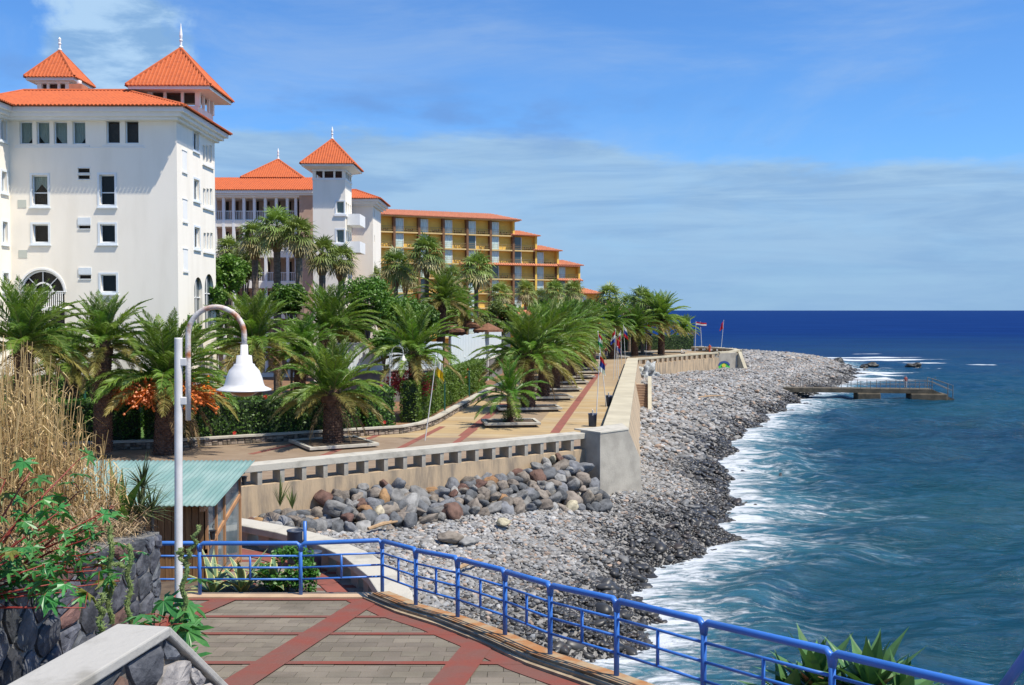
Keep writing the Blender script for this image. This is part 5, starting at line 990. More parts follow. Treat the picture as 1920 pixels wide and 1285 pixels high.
def fan_crown(seed, dens=38, old=.3):
    if (seed, dens) in FANM: return FANM[(seed, dens)]
    r = random.Random(seed); A, B = [], []
    for k in range(dens):
        f = (k+.5)/dens; el = R(88-f*135); a = k*2.39996+r.uniform(-.3, .3); V = rot_pts(fan_arr(seed*100+k, el).reshape(-1, 3), a, 0, r.uniform(.85, 1.1)).reshape(-1, 3, 3); (B if f > 1-old and r.random() < .75 else A).append(V)
    me = tri_mesh('fan_leaves', [np.concatenate(A), np.concatenate(B)], [m_fan, m_fany]); FANM[(seed, dens)] = me; return me
def fanpalm(c_, d, rpx, label, tr=.2, seed=0, zg=6.15, group='fan palms'):
    q = pd(*c_, d); t = thing('fan_palm', label, 'palm tree', (q.x, q.y, zg), group=group); h = q.z-zg; n = 10; lean = random.uniform(-.02, .02)
    prof = []; rows = max(6, int(h/.25)); mb = MB()
    for i in range(rows+1): z = h*i/rows; k = z/h; rr_ = tr*(1.15-.35*k+.25*max(0, k-.8)*5*.5+(.06 if i % 2 else 0)); prof.append((rr_, z))
    mb.lathe(prof, n).build('trunk', m_wtrunk, t)
    R_ = rpx*d/FP
    crn = MB().lathe([(tr*.7, h-1.1*R_), (tr*1.5, h-.8*R_), (tr*1.7, h-.3), (tr*.8, h+.1), (0, h+.2)], 9).build('crown', m_frondd, t)
    lay = fan_crown(seed % 4); stuff(link('fan_leaves', lay, crn, loc=(0, 0, h), rot=(0, 0, seed*1.7), scl=R_*.92)); return t
FN = [((478, 447), 84, 40), ((519, 428), 80, 44), ((560, 442), 78, 42), ((604, 478), 82, 38), ((640, 490), 84, 37), ((742, 500), 100, 38), ((800, 478), 98, 42), ((893, 506), 104, 38), ((938, 553), 120, 27), ((986, 548), 135, 26), ((1040, 548), 140, 26), ((1074, 548), 146, 26), ((1143, 558), 152, 30), ((1205, 565), 165, 32), ((760, 520), 112, 30), ((845, 520), 116, 28), ((430, 470), 92, 30), ((1180, 575), 172, 26), ((700, 520), 108, 24), ((1012, 560), 150, 22)]
FL = ['tall fan palm leftmost of the trio before the arcaded gallery', 'tallest fan palm in the trio before the arcaded gallery', 'fan palm rightmost of the trio before the arcaded gallery', 'fan palm at the foot of the slim white tower', 'fan palm just right of the slim white tower', 'fan palm left of the tallest one in front of the ochre hotel', 'tallest fan palm in front of the ochre hotel', 'fan palm with thin curved trunk before the ochre hotel', 'short fan palm behind the big promenade palm', 'fan palm below the middle of the ochre hotel', 'fan palm left of a close pair at the ochre hotel end', 'fan palm right of a close pair at the ochre hotel end', 'fan palm right of the ochre hotel against the sky', 'rightmost fan palm against the sky', 'fan palm half hidden behind the tallest ochre hotel palm', 'fan palm between two tall ones before the ochre hotel', 'fan palm against the edge of the near white hotel', 'fan palm tucked behind the rightmost one', 'fan palm at the foot of the pale block wall', 'low fan palm over the pavilion roof']
for i, ((c_, d, r_), lb) in enumerate(zip(FN, FL)): fanpalm(c_, d, r_, lb, seed=i, tr=.3 if i < 5 else .24)
# ---- leafy masses
def leaf_arr(C, size, seed, up=.35, asp=.55):
    g = np.random.default_rng(seed); n = len(C); nrm = g.normal(0, 1, (n, 3)); nrm[:, 2] = np.abs(nrm[:, 2])+up; nrm /= np.linalg.norm(nrm, axis=1)[:, None]; a = np.cross(nrm, g.normal(0, 1, (n, 3))); a /= np.linalg.norm(a, axis=1)[:, None]; b_ = np.cross(nrm, a); s = size*g.uniform(.7, 1.3, n)[:, None]
    return np.stack([C-a*s*.5, C+b_*s*asp*.5+nrm*s*.06, C+a*s*.5, C-b_*s*asp*.5+nrm*s*.06], 1)
m_leafA = mat('leaf_mid_green', (.085, .18, .026), (.14, .25, .042), rough=.5, scale=.9, orand=.2, transl=.25)
m_leafB = mat('leaf_dark_green', (.055, .125, .02), (.09, .18, .03), rough=.5, scale=1.2, orand=.2, transl=.2)
m_leafC = mat('leaf_olive', (.12, .16, .045), (.17, .21, .06), rough=.55, scale=1.1, orand=.2, transl=.2)
m_bark = mat('grey_bark', (.12, .09, .065), (.18, .14, .10), rough=.9, scale=5, bump=.5)
def clumps(rx, ry, rz, nc, nl, cs, seed, cz=0.):
    g = np.random.default_rng(seed); d = g.normal(0, 1, (nc, 3)); d /= np.linalg.norm(d, axis=1)[:, None]; rad = g.uniform(.45, 1., nc)**.5; cc = d*rad[:, None]*np.array([rx, ry, rz])+np.array([0, 0, cz]); k = g.integers(0, nc, nl); q = g.normal(0, 1, (nl, 3)); q /= np.linalg.norm(q, axis=1)[:, None]
    return cc, cc[k]+q*(g.random(nl)**.4*cs)[:, None]
def leafy_tree(loc, h, r, label, m, seed, nl=5200, ls=.22, group='garden trees', name='broadleaf_tree', rz=None):
    t = thing(name, label, 'tree' if name == 'broadleaf_tree' else 'bush', loc, group=group); rz = rz or r*.75; cc, C = clumps(r*.8, r*.8, rz*.8, 26, nl, r*.36, seed, h)
    mb = MB(); mb.tube([(0, 0, -.1), (.05, .03, h*.5), (0, 0, h)], [r*.07, r*.055, r*.03], 8)
    for k in range(0, 26, 2): mb.tube([(0, 0, h*.55), tuple((Vector((0, 0, h*.8))+Vector(cc[k]))/2), tuple(cc[k])], [r*.03, r*.02, r*.006], 5)
    mb.build('trunk', m_bark, t); stuff(link('crown', quads_mesh('crown', leaf_arr(C, ls, seed), m), t)); return t
TR = [((690, 560), 80, 44, 'A', 'rounded green tree at the foot of the pale hotel block'), ((745, 590), 84, 42, 'A', 'leafy green tree below the fan palms left of the ochre hotel'), ((425, 515), 72, 38, 'A', 'green tree against the corner of the near white hotel'), ((395, 560), 70, 30, 'B', 'dark bushy tree below the arched side windows'), ((660, 610), 84, 34, 'A', 'pale green tree behind the garden palms'), ((455, 500), 88, 34, 'C', 'olive tree in the shade of the gallery palms'), ((790, 600), 92, 34, 'B', 'dark tree behind the tallest ochre hotel palm'), ((850, 600), 110, 34, 'C', 'olive leafed tree over the parasols'), ((935, 595), 118, 34, 'C', 'olive tree behind the big promenade palm'), ((1100, 590), 150, 30, 'B', 'dark tree between the far fan palms'), ((1010, 590), 140, 28, 'B', 'dark tree beside the pavilion roof'), ((545, 560), 76, 34, 'B', 'dark tree behind the large green date palm'), ((330, 620), 64, 38, 'B', 'dark tree behind the fruiting palm'), ((90, 640), 56, 40, 'B', 'dark tree behind the leftmost palm'), ((720, 640), 76, 26, 'A', 'bright leafy shrub tree behind the white fence'), ((1165, 615), 165, 26, 'B', 'dark rounded tree behind the flags')]
mm_ = {'A': m_leafA, 'B': m_leafB, 'C': m_leafC}
for i, ((x, y), d, r_, k, lb) in enumerate(TR):
    q = pd(x, y, d); leafy_tree((q.x, q.y, 6.1), q.z-6.1, r_*d/FP*1.15, lb, mm_[k], 60+i, ls=.26 if d < 90 else .34)
m_flow = mat('red_flower', (.55, .03, .015), (.45, .02, .02), rough=.5)
def hedge(path, wd, z0, h, label, seed, m=m_leafB, nf=10, dens=230):
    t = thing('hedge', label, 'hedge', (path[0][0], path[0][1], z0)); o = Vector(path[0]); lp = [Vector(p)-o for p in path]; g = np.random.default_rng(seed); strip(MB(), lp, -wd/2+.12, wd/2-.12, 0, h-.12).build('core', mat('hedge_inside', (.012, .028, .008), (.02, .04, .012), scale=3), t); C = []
    for a, b_ in zip(lp[:-1], lp[1:]):
        l = (b_-a).length; d = (b_-a)/l; n_ = Vector((-d.y, d.x)); cnt = int(l*(2*h+wd)*dens*.5); s = g.uniform(0, l, cnt); q = g.uniform(0, 2*h+wd, cnt); off = np.where(q < h, -wd/2, np.where(q < 2*h, wd/2, q-2*h-wd/2)); z = np.where(q < h, q, np.where(q < 2*h, q-h, h)); j = g.normal(0, .055, (cnt, 3))
        bul = .07*np.sin(s*1.7+seed)+.05*np.sin(s*4.1); C.append(np.stack([a.x+d.x*s+n_.x*off*(1+bul), a.y+d.y*s+n_.y*off*(1+bul), z*(1+.6*bul/h)], -1)+j)
    for e_, p_ in ((lp[0], lp[1]), (lp[-1], lp[-2])):
        d = (e_-p_).normalized(); n_ = Vector((-d.y, d.x)); cnt = int(wd*h*dens*.6); q = g.uniform(-wd/2, wd/2, cnt); C.append(np.stack([e_.x+n_.x*q+d.x*.03, e_.y+n_.y*q+d.y*.03, g.uniform(0, h, cnt)], -1)+g.normal(0, .05, (cnt, 3)))
    C = np.concatenate(C); stuff(link('leaves', quads_mesh('leaves', leaf_arr(C, .15, seed, .1, .7), [m]), t))
    for k in g.integers(0, len(C), nf):
        p = C[k]; mb = MB(); [mb.add([(0, 0, 0), (.11*math.cos(a), .11*math.sin(a), .03), (.11*math.cos(a+.9), .11*math.sin(a+.9), .03)], [(0, 1, 2)]) for a in np.arange(0, 6.2, 1.25)]; link('flower', mb.mesh('flower', m_flow), t, loc=p+np.array([0, -.08, .02]), rot=(R(70), 0, 0))
    return t
def hp(x, y, z=6.2): q = px(x, y, z); return (q.x, q.y)
hedge([(-19.5, 53.9), (-18.0, 54.4), (-14.0, 56.7), (-9.2, 59.4)], 1.2, 6.15, 2.1, 'long clipped green hedge with red flowers behind the squat palm', 1, nf=13)
hedge([(-8.9, 59.8), (-7.4, 60.7)], 1.5, 6.15, 2.4, 'dark square cut corner of the hedge beside the white pole', 2, nf=5)
hedge([(-6.4, 63.), (-5.7, 70), (-4.4, 81.5), (-3., 92)], 1.1, 6.15, 2.5, 'light green hedge running along the promenade edge to the white fence', 3, m=mat('leaf_hedge_light', (.085, .15, .022), (.12, .19, .03), rough=.5, scale=1.2, transl=.25), nf=3)
hedge([(-34, 51.0), (-26, 52.6), (-20.2, 54.6)], 1.3, 6.15, 2.2, 'dark hedge behind the fruiting palm at the left', 4, nf=10)
hedge([(-36, 60), (-24, 61), (-21, 61)], 1.6, 6.15, 3.0, 'tall dark hedge below the hotel arch window', 6, nf=0)
hedge([(13, 176), (24, 184), (33, 186)], 2., 5.95, 2.6, 'green hedge at the far end of the promenade', 7, nf=0, dens=90)
hedge([(2.2, 128), (6.5, 165)], 1.6, 5.95, 2.4, 'dark hedge along the far planters of the promenade', 8, nf=0, dens=90)
# bougainvillea round the palm trunk
c0 = pd(770, 715, 64.5); t = thing('bougainvillea', 'red bougainvillea clinging round a palm trunk above the hedge', 'shrub', (c0.x, c0.y, 6.15)); cc, C = clumps(1.7, .9, .75, 18, 1500, .5, 5, c0.z-6.15); stuff(link('blossom', quads_mesh('blossom', leaf_arr(C, .16, 5), mat('bougainvillea_red', (.36, .035, .045), (.26, .03, .03), scale=2, transl=.2)), t)); MB().tube([(0, 0, 0), (.2, 0, 1), (0, 0, c0.z-6.15)], .05, 6).build('stem', m_bark, t)
# ---- planters along the promenade
m_psoil = mat('planter_soil', (.12, .085, .055), (.08, .055, .035), rough=.95, scale=4)
def planter(c, sx_, sy_, label, rz=.13, h=.32, under=True):
    t = thing('planter', label, 'planter', (c[0], c[1], ZP), rz, group='kerbed palm planters'); mb = MB(); k = .22
    for a in ((-sx_, sx_, -sy_, -sy_+k), (-sx_, sx_, sy_-k, sy_), (-sx_, -sx_+k, -sy_+k, sy_-k), (sx_-k, sx_, -sy_+k, sy_-k)): mb.box(*a, h-.16, h)
    mb.build('rim', m_cap, t, bevel=.02); MB().box(-sx_+.25, sx_-.25, -sy_+.25, sy_-.25, 0, h-.16).build('plinth', mat('dark_plinth', (.1, .08, .06)), t); MB().box(-sx_+k, sx_-k, -sy_+k, sy_-k, h-.15, h-.06).build('soil', m_psoil, t); return t
q = px(625, 832, ZP+.1); planter((q.x, q.y), 1.9, 1.9, 'square palm planter with pale rim behind the balustrade', rz=.5, h=.24)
q = px(957, 796, ZP+.1); planter((q.x, q.y+.2), 1.75, 1.3, 'nearest rectangular planter of the promenade row, under the small palm')
q = px(990, 768, ZP+.1); planter((q.x, q.y+.2), 2.3, 1.3, 'planter under the big spreading promenade palm')
for i, (b_, _, _) in enumerate(ROW): q = px(*b_, ZP+.1); planter((q.x, q.y), 2.3, 1.3, ['second', 'third', 'fourth', 'fifth', 'sixth', 'farthest'][i]+' palm planter of the row behind the big promenade palm')
for i, (x, y, w_) in enumerate(((1245, 662, 3.5), (1190, 664, 3.), (1140, 672, 3.))): q = px(x, y, ZP); planter((q.x, q.y), w_, 1.5, ['far planter bench under the tall end palm', 'far planter behind the yellow shirted person', 'far planter behind the flagpoles'][i])
# tufts at the foot of the small palm
q = px(957, 793, ZP+.2); t = thing('shrub', 'low yellow green shrub at the foot of the small planter palm', 'shrub', (q.x, q.y, ZP+.2)); cc, C = clumps(.9, .6, .35, 10, 700, .3, 9, .45); stuff(link('foliage', quads_mesh('foliage', leaf_arr(C, .16, 9, .1, .3), m_leafC), t))
# ================================================================ OBJECTS
# ---- white panel fence on its grey wall
m_fen = mat('white_fence_panel', (.62, .70, .74), (.70, .75, .77), rough=.6, scale=1.5, stretch=(1, 1, .2)); m_gwall = mat('grey_block_wall', (.22, .21, .20), (.15, .145, .14), rough=.9, scale=1.2, bump=.3)
def fence(a, b_, z0, z1, label, zb=None):
    a = Vector(a); b_ = Vector(b_); d = b_-a; l = d.length; t = thing('panel_fence', label, 'fence', (a.x, a.y, 6.1), math.atan2(d.y, d.x)); n = int(l/.42); me = MB().box(.01, l/n-.01, -.03, .03, z0-6.1, z1-6.1).mesh('board', m_fen)
    for k in range(n): link('board', me, t, loc=(k*l/n, .012*(k % 2), .03*math.sin(k*.9)))
    MB().box(0, l, -.14, .14, -.3, z0-6.1-.1).build('base_wall', m_gwall, t); MB().box(0, l, -.2, .2, z0-6.1-.1, z0-6.1).build('coping', m_cap, t); MB().box(0, l, .05, .1, z0-6.1+.3, z0-6.1+.42).build('rail', m_fen, t)
fence((-4.9, 81.5), (-1.2, 112), 8.3, 11.0, 'tall white panel fence on a grey wall behind the hedge')
fence((-13.2, 76), (-5.4, 79), 8.6, 10.7, 'pale panel fence glimpsed behind the bougainvillea palm')
# green mesh fence posts by the hedge
m_gp = mat('green_post', (.02, .10, .07), rough=.5)
for i, (x, y) in enumerate(((160, 790), (262, 812), (834, 762), (880, 735))):
    q = px(x, y+14, 6.15); tag(MB().box(-.05, .05, -.05, .05, 0, 2.2).box(-.07, .07, -.07, .07, 2.2, 2.24).build('fence_post', m_gp), ['dark green fence post behind the reeds', 'dark green fence post left of the fruiting palm', 'green post in the light hedge near the white pole', 'green post in the light hedge near the fence'][i], 'post', 'green fence posts').location = (q.x, q.y, 6.15)
# ---- lamps
m_lampw = mat('white_lamp_paint', (.70, .68, .65), (.62, .60, .57), rough=.35, scale=4, spec=.5); m_rust = mat('rusty_white_arm', (.60, .56, .52), (.36, .12, .035), rough=.7, scale=3.2, bump=.2, lo=.47, hi=.66, stretch=(1, 1, 1.2)); m_bulb = mat('amber_lens', (.30, .13, .05), rough=.3)
def lamp(loc, h, label, s=1., rz=0., rust=True, lean=0.):
    t = thing('street_lamp', label, 'lamp', loc, rz, group='white bell street lamps'); t.rotation_euler = (0, lean, rz); t.scale = (s,)*3; hp_ = h/s
    MB().lathe([(0, 0), (.13, 0), (.13, .03), (.06, .05), (.052, .3), (.05, hp_-.42), (.05, hp_-.40), (0, hp_-.40)], 14).build('pole', m_lampw, t, True)
    r_ = .36; x0 = .125; zc_ = hp_-r_; pts = [(x0, 0, zc_-1.1), (x0, 0, zc_-.4)]+[(x0+r_-r_*math.cos(math.pi*k/16), 0, zc_+r_*math.sin(math.pi*k/16)) for k in range(17)]+[(x0+2*r_, 0, zc_-.16)]
    MB().tube(pts, .034, 10).build('arm', m_rust if rust else m_lampw, t, True)
    for z in (zc_-.35, zc_-.85): MB().box(.03, x0-.01, -.035, .035, z-.05, z+.05).build('bracket', m_lampw, t, bevel=.01)
    xs_ = x0+2*r_; zs_ = zc_-.12; prof = [(0, 0), (.045, 0), (.05, -.13), (.095, -.14), (.105, -.24), (.13, -.25), (.135, -.27), (.19, -.33), (.225, -.42), (.245, -.50), (.26, -.535), (.34, -.57), (.345, -.585), (.33, -.585), (.25, -.56), (.23, -.5)]
    sh_ = MB().lathe(prof, 32, (xs_, 0, zs_)).build('lamp_shade', m_lampw, t, True); MB().lathe([(.2, -.52), (.17, -.62), (.09, -.66), (0, -.67)], 20, (xs_, 0, zs_)).build('lens', m_bulb, sh_, True); return t
q = pd(331, 900, 13.); lamp((q.x, q.y, zt(13.)), 13.24-zt(13.), 'white street lamp with rusty curved arm and bell shade on the terrace', lean=R(.55))
q = pd(731, 660, 64); lamp((q.x, q.y, 6.15), 4.75, 'small white street lamp in front of the bougainvillea palm', rust=False)
q = pd(848, 660, 88); lamp((q.x, q.y, 6.15), 4.0, 'distant white street lamp against the white fence', rust=False)
# ---- flags
m_pole = mat('white_pole', (.66, .66, .64), rough=.5, base2=(.6, .6, .58))
FC = {k: mat('flag_'+k, v, tuple(.8*c for c in v), rough=.8, scale=2, transl=.25) for k, v in dict(red=(.50, .02, .03), white=(.7, .7, .7), blue=(.02, .05, .30), yellow=(.62, .40, .01), green=(.03, .25, .08), pink=(.55, .03, .15)).items()}
def flag(base, top_px, cols, label, wd=.9, hg=1.3, hang=True, side=1, r=.03):
    d = base.y; tp_ = pd(*top_px, d); t = thing('flagpole', label, 'flag', base, group='flags along the sea wall'); v = tp_-base; MB().tube([(0, 0, 0), v*.5+Vector((.02*random.uniform(-1, 1), 0, 0)), v], [r, r*.85, r*.6], 8).build('pole', m_pole, t); MB().lathe([(0, -.05), (.05, 0), (0, .06)], 8, tuple(v)).build('finial', m_pole, t)
    if not cols: return t
    n, m_ = 3*4, 8; mb = MB(); P = {}
    for i in range(n+1):
        for j in range(m_+1):
            a, b_ = i/n, j/m_
            if hang: x = side*b_*wd*(.34+.2*a)+.03*math.sin(a*6); z = -a*hg-.55*b_*wd*.8; y = .10*math.sin(b_*9+a*3)
            else: x = side*b_*wd; z = -a*hg*.62-.12*b_*wd+.03*math.sin(b_*8); y = .12*math.sin(b_*7+a)
            P[i, j] = tuple(Vector((x+side*.03, y, z-.08))+v)
    for i in range(n):
        for j in range(m_): mb.add([P[i, j], P[i+1, j], P[i+1, j+1], P[i, j+1]], [(0, 1, 2, 3)], min(len(cols)-1, i*len(cols)//n))
    mb.build('flag', [FC[c_] for c_ in cols], t, True); return t
def fb(x, y): return px(x, y, ZP)
flag(fb(1117, 799), (1124, 664), ['red', 'blue', 'white'], 'flagpole nearest the corner buttress with red, blue and white flag', hg=1.0, wd=.7)
flag(fb(1137, 764), (1121, 622), ['red', 'white', 'green'], 'leaning second flagpole with red, white and green flag', hg=.9, wd=.7)
flag(fb(1150, 712), (1154, 618), ['red', 'white', 'blue'], 'flagpole with red, white and blue flag, left of the close cluster', hg=1.2, side=-1)
flag(fb(1156, 708), (1155, 632), ['red', 'red', 'blue'], 'flagpole with drooping red and blue flag, low in the cluster', hg=1.3)
flag(fb(1166, 690), (1164, 621), ['white', 'red', 'red'], 'flagpole with white and red flag in the cluster', hg=1.2, side=-1)
flag(fb(1173, 682), (1169, 610), ['white', 'blue', 'red'], 'tallest flagpole of the cluster with white, blue and red flag', hg=1.4, wd=1.2)
flag(fb(1160, 722), (1158, 650), [], 'bare short white pole beside the flag cluster')
flag(fb(1211, 669), (1214, 606), ['red', 'white', 'blue'], 'leaning flagpole with red, white and blue flag beside the tall far palm', hg=1.5, wd=1.2)
flag(fb(1297, 654), (1294, 598), [], 'bare flagpole left of the far pair of flags', r=.05)
flag(fb(1303, 660), (1305, 603), ['red', 'white', 'blue'], 'far flagpole with flag flying to the right', hang=False, wd=1.7, hg=1.2, r=.05)
flag(fb(1316, 658), (1313, 604), ['red', 'white', 'blue'], 'far flagpole with striped flag, right of its twin', hang=False, wd=1.1, hg=1.2, r=.05)
flag(px(1352, 655, 6.2), (1357, 601), ['pink', 'red'], 'lone far flagpole with pink red flag against the sea', hg=1.3, wd=1.3, side=-1, r=.05)
flag(fb(797, 826), (818, 668), ['white', 'yellow'], 'leaning white pole with yellow and white flag by the hedge', hg=1.0, wd=.8)
# bins on the promenade
m_pb = mat('promenade_bin', (.03, .05, .10), (.04, .06, .12), rough=.5, scale=4)
for i, (x, y) in enumerate(((1111, 800), (1141, 762))): q = px(x, y, ZP); t = thing('litter_bin', ['dark blue bin at the foot of the nearest flagpole', 'blue bin by the long wall at the second flagpole'][i], 'bin', tuple(q)); MB().lathe([(0, 0), (.24, 0), (.27, .75), (.29, .77), (.29, .82), (.24, .82), (.23, .6), (0, .6)], 16).build('drum', m_pb, t, True); MB().box(-.02, .02, -.3, .3, .72, 1.05).build('handle', m_pole, t)
# ---- people
def person(loc, rz, shirt, legs, hair, label, skin=(.42, .25, .17), h=1.72, pose='walk'):
    J = {'pel': (0, 0, .95), 'wai': (0, 0, 1.12), 'che': (0, .0, 1.34), 'neck': (0, 0, 1.49), 'hd0': (0, -.01, 1.56), 'hd': (0, -.02, 1.64), 'hd1': (0, -.01, 1.73)}; s = .16 if pose == 'walk' else .03
    for k, sg in (('l', -1), ('r', 1)):
        f = s*sg; J.update({k+'hip': (sg*.1, 0, .9), k+'kn': (sg*.11, -f*.9-.02, .5), k+'an': (sg*.11, -f*1.3+.04, .09), k+'to': (sg*.13, -f*1.3-.13, .05), k+'sh': (sg*.19, 0, 1.42), k+'el': (sg*.25, f*.9, 1.14), k+'wr': (sg*.25, f*1.3-.08, .9), k+'ha': (sg*.25, f*1.4-.11, .8)})
    rad = dict(pel=.15, wai=.13, che=.16, neck=.055, hd0=.075, hd=.1, hd1=.07, hip=.1, kn=.06, an=.042, to=.038, sh=.06, el=.045, wr=.033, ha=.035)
    E_ = [('pel', 'wai'), ('wai', 'che'), ('che', 'neck'), ('neck', 'hd0'), ('hd0', 'hd'), ('hd', 'hd1')]+[e for k in 'lr' for e in (('pel', k+'hip'), (k+'hip', k+'kn'), (k+'kn', k+'an'), (k+'an', k+'to'), ('che', k+'sh'), (k+'sh', k+'el'), (k+'el', k+'wr'), (k+'wr', k+'ha'))]
    if pose == 'sit':
        for k, sg in (('l', -1), ('r', 1)): J[k+'kn'] = (sg*.13, -.42, .95-.02); J[k+'an'] = (sg*.13, -.45, .52); J[k+'to'] = (sg*.14, -.6, .49); J[k+'wr'] = (sg*.2, -.25, 1.02); J[k+'ha'] = (sg*.17, -.33, 1.0)
        J = {k: (v[0], v[1], v[2]-.46) for k, v in J.items()}
    ks = list(J); me = bpy.data.meshes.new('person'); me.from_pydata([J[k] for k in ks], [(ks.index(a), ks.index(b_)) for a, b_ in E_], []); o = link('person', me, loc=loc, rot=(0, 0, rz), scl=h/1.75)
    sk = o.modifiers.new('skin', 'SKIN'); sv = me.skin_vertices[0].data
    for i, k in enumerate(ks): r_ = rad.get(k, rad.get(k[1:], .05)); sv[i].radius = (r_, r_); sv[i].use_root = (k == 'pel')
    sk.use_smooth_shade = True; sb = o.modifiers.new('sub', 'SUBSURF'); sb.levels = 1; sb.render_levels = 1
    m = bpy.data.materials.new('clothing'); m.use_nodes = True; nt = m.node_tree; tc_ = N(nt, 'ShaderNodeTexCoord'); sp_ = N(nt, 'ShaderNodeSeparateXYZ'); L(nt, tc_.outputs['Object'], sp_.inputs[0]); z = sp_.outputs[2]; dz = -.46 if pose == 'sit' else 0
    st = lambda t_: mth(nt, 'GREATER_THAN', z, t_+dz); c_ = mixc(nt, st(.07), (.03, .03, .03), legs); c_ = mixc(nt, st(.98), c_, shirt); c_ = mixc(nt, st(1.5), c_, skin); c_ = mixc(nt, st(1.67), c_, hair)
    hand = mth(nt, 'MULTIPLY', mth(nt, 'GREATER_THAN', mth(nt, 'ABSOLUTE', sp_.outputs[0]), .19), mth(nt, 'MULTIPLY', mth(nt, 'LESS_THAN', z, 1.2+dz), mth(nt, 'GREATER_THAN', z, .7+dz))); L(nt, mixc(nt, hand, c_, skin), nt.nodes['Principled BSDF'].inputs['Base Color']); me.materials.append(m); tag(o, label, 'person', 'people out walking'); return o
person(tuple(px(1189, 663, ZP)), .4, (.55, .45, .05), (.05, .06, .07), (.05, .03, .02), 'person in a yellow shirt walking on the far promenade')
person(tuple(px(1136, 671, ZP)), -.3, (.5, .06, .06), (.05, .05, .09), (.5, .5, .5), 'person in red walking beyond the flagpoles, left of them', h=1.8)
person(tuple(px(1161, 673, ZP)), .2, (.04, .05, .09), (.03, .03, .05), (.03, .02, .02), 'person in dark clothes between the flagpoles', h=1.8)
q = px(1278, 668, ZP); person((q.x, q.y, ZP), 1.2, (.6, .6, .56), (.05, .05, .07), (.08, .05, .03), 'person in white sitting by the far wall', pose='sit')
person((32.2, 165., ZP), -.6, (.55, .08, .03), (.5, .1, .05), (.05, .03, .02), 'small person in orange red near the far curved wall')
# ---- pier
m_pier = mat('weathered_pier', (.13, .105, .07), (.07, .06, .042), rough=.95, scale=1.2, bump=.5, bscale=4); m_prail = mat('pier_rail', (.2, .19, .17), (.13, .11, .09), rough=.7, scale=4)
pa = px(1478, 727, SL+1.5); pb = px(1746, 730, SL+1.5); d = Vector((pb.x-pa.x, pb.y-pa.y)); lp_ = d.length; t = thing('pier', 'narrow concrete bathing pier with railings reaching into the sea', 'pier', (pa.x, pa.y, SL), math.atan2(d.y, d.x))
MB().box(0, lp_, -1.3, 1.3, 1.0, 1.55).build('deck', m_pier, t); MB().box(-6, 0, -1.3, 1.3, 1.1, 1.6).build('deck', m_pier, t)
for s, w_ in ((10.2, 3.0), (lp_-.6, 4.6)): MB().box(s-w_/2, s+w_/2, -1.5, 1.5, -2., .995).build('pier_block', m_pier, t, bevel=.15)
mb = MB(); mb.add([(lp_, -1.3, -1.), (lp_+2.6, -1.3, -1.), (lp_+2.6, 1.3, -1), (lp_, 1.3, -1), (lp_, -1.3, 1.5), (lp_+2.6, -1.3, .3), (lp_+2.6, 1.3, .3), (lp_, 1.3, 1.5)], [(4, 5, 6, 7), (0, 1, 5, 4), (1, 2, 6, 5), (2, 3, 7, 6), (3, 0, 4, 7)]); mb.build('pier_ramp', m_pier, t)
for sd_ in (-1.2, 1.2):
    n = 15
    for k in range(n): x = .5+k*(lp_-1)/(n-1); MB().tube([(x, sd_, 1.5), (x, sd_, 2.6)], .035, 6).build('rail_post', m_prail, t)
    for h in (2.6, 2.1): MB().tube([(0, sd_, h), (lp_-.2, sd_, h)], .03, 6).build('rail', m_prail, t)
    MB().tube([(lp_-.2, sd_, 2.6), (lp_+2.4, sd_, 1.4)], .04, 6).build('rail', m_prail, t); MB().tube([(lp_+2.4, sd_, .2), (lp_+2.4, sd_, 2.1)], .05, 6).build('rail_post', m_prail, t); MB().tube([(lp_-.2, sd_, 1.5), (lp_-.2, sd_, 3.0)], .05, 6).build('rail_post', m_prail, t); MB().tube([(lp_-.2, sd_, 3.), (lp_+2.4, sd_, 2.1)], .035, 6).build('rail', m_prail, t)
q = px(1698, 728, SL+1.55); person((q.x, q.y, SL+1.55), 2.9, (.28, .06, .05), (.5, .5, .48), (.04, .03, .02), 'person in a dark red top and pale trousers standing on the pier', h=1.68, pose='stand')
# ---- rocks in the sea
m_srock = mat('dark_sea_rock', (.025, .025, .022), (.06, .055, .045), rough=.5, scale=1.5, bump=.8, bscale=4)
SR = [rockmesh(100+i, 4, .55, 1.6) for i in range(4)]
for me in SR: me.materials.append(m_srock)
RL = [(1632, 688, 2.0, 'largest dark rock off the headland, left of the other offshore one'), (1620, 690, 1.2, 'low dark rock touching the largest offshore rock'), (1712, 689, 1.7, 'dark rock standing alone off the end of the headland'), (1570, 682, 2.2, 'dark rock at the tip of the headland'), (1378, 1016, .42, 'brown boulder at the edge of the dark wet stones in the foam'), (1392, 950, .34, 'tan boulder awash in the white foam'), (1417, 952, .28, 'dark boulder awash right of the tan one'), (1325, 1012, .3, 'reddish stone on the wet slope'), (1100, 1205, .34, 'brown rock seen through the railing in the wash'), (1068, 1225, .3, 'dark rock seen through the railing lower in the wash'), (1318, 1125, .22, 'small black stone in the foam'), (1330, 1095, .2, 'small dark stone in the foam above another')]
for i, (x, y, r_, lb) in enumerate(RL): q = px(x, y, SL+.1); r_ *= .62 if i < 4 else 1.; tag(link('sea_rock', SR[i % 4], loc=(q.x, q.y, SL+.1), rot=(0, 0, i*1.3), scl=(r_*1.4, r_, r_*.75)), lb, 'rock', 'dark rocks in the water')
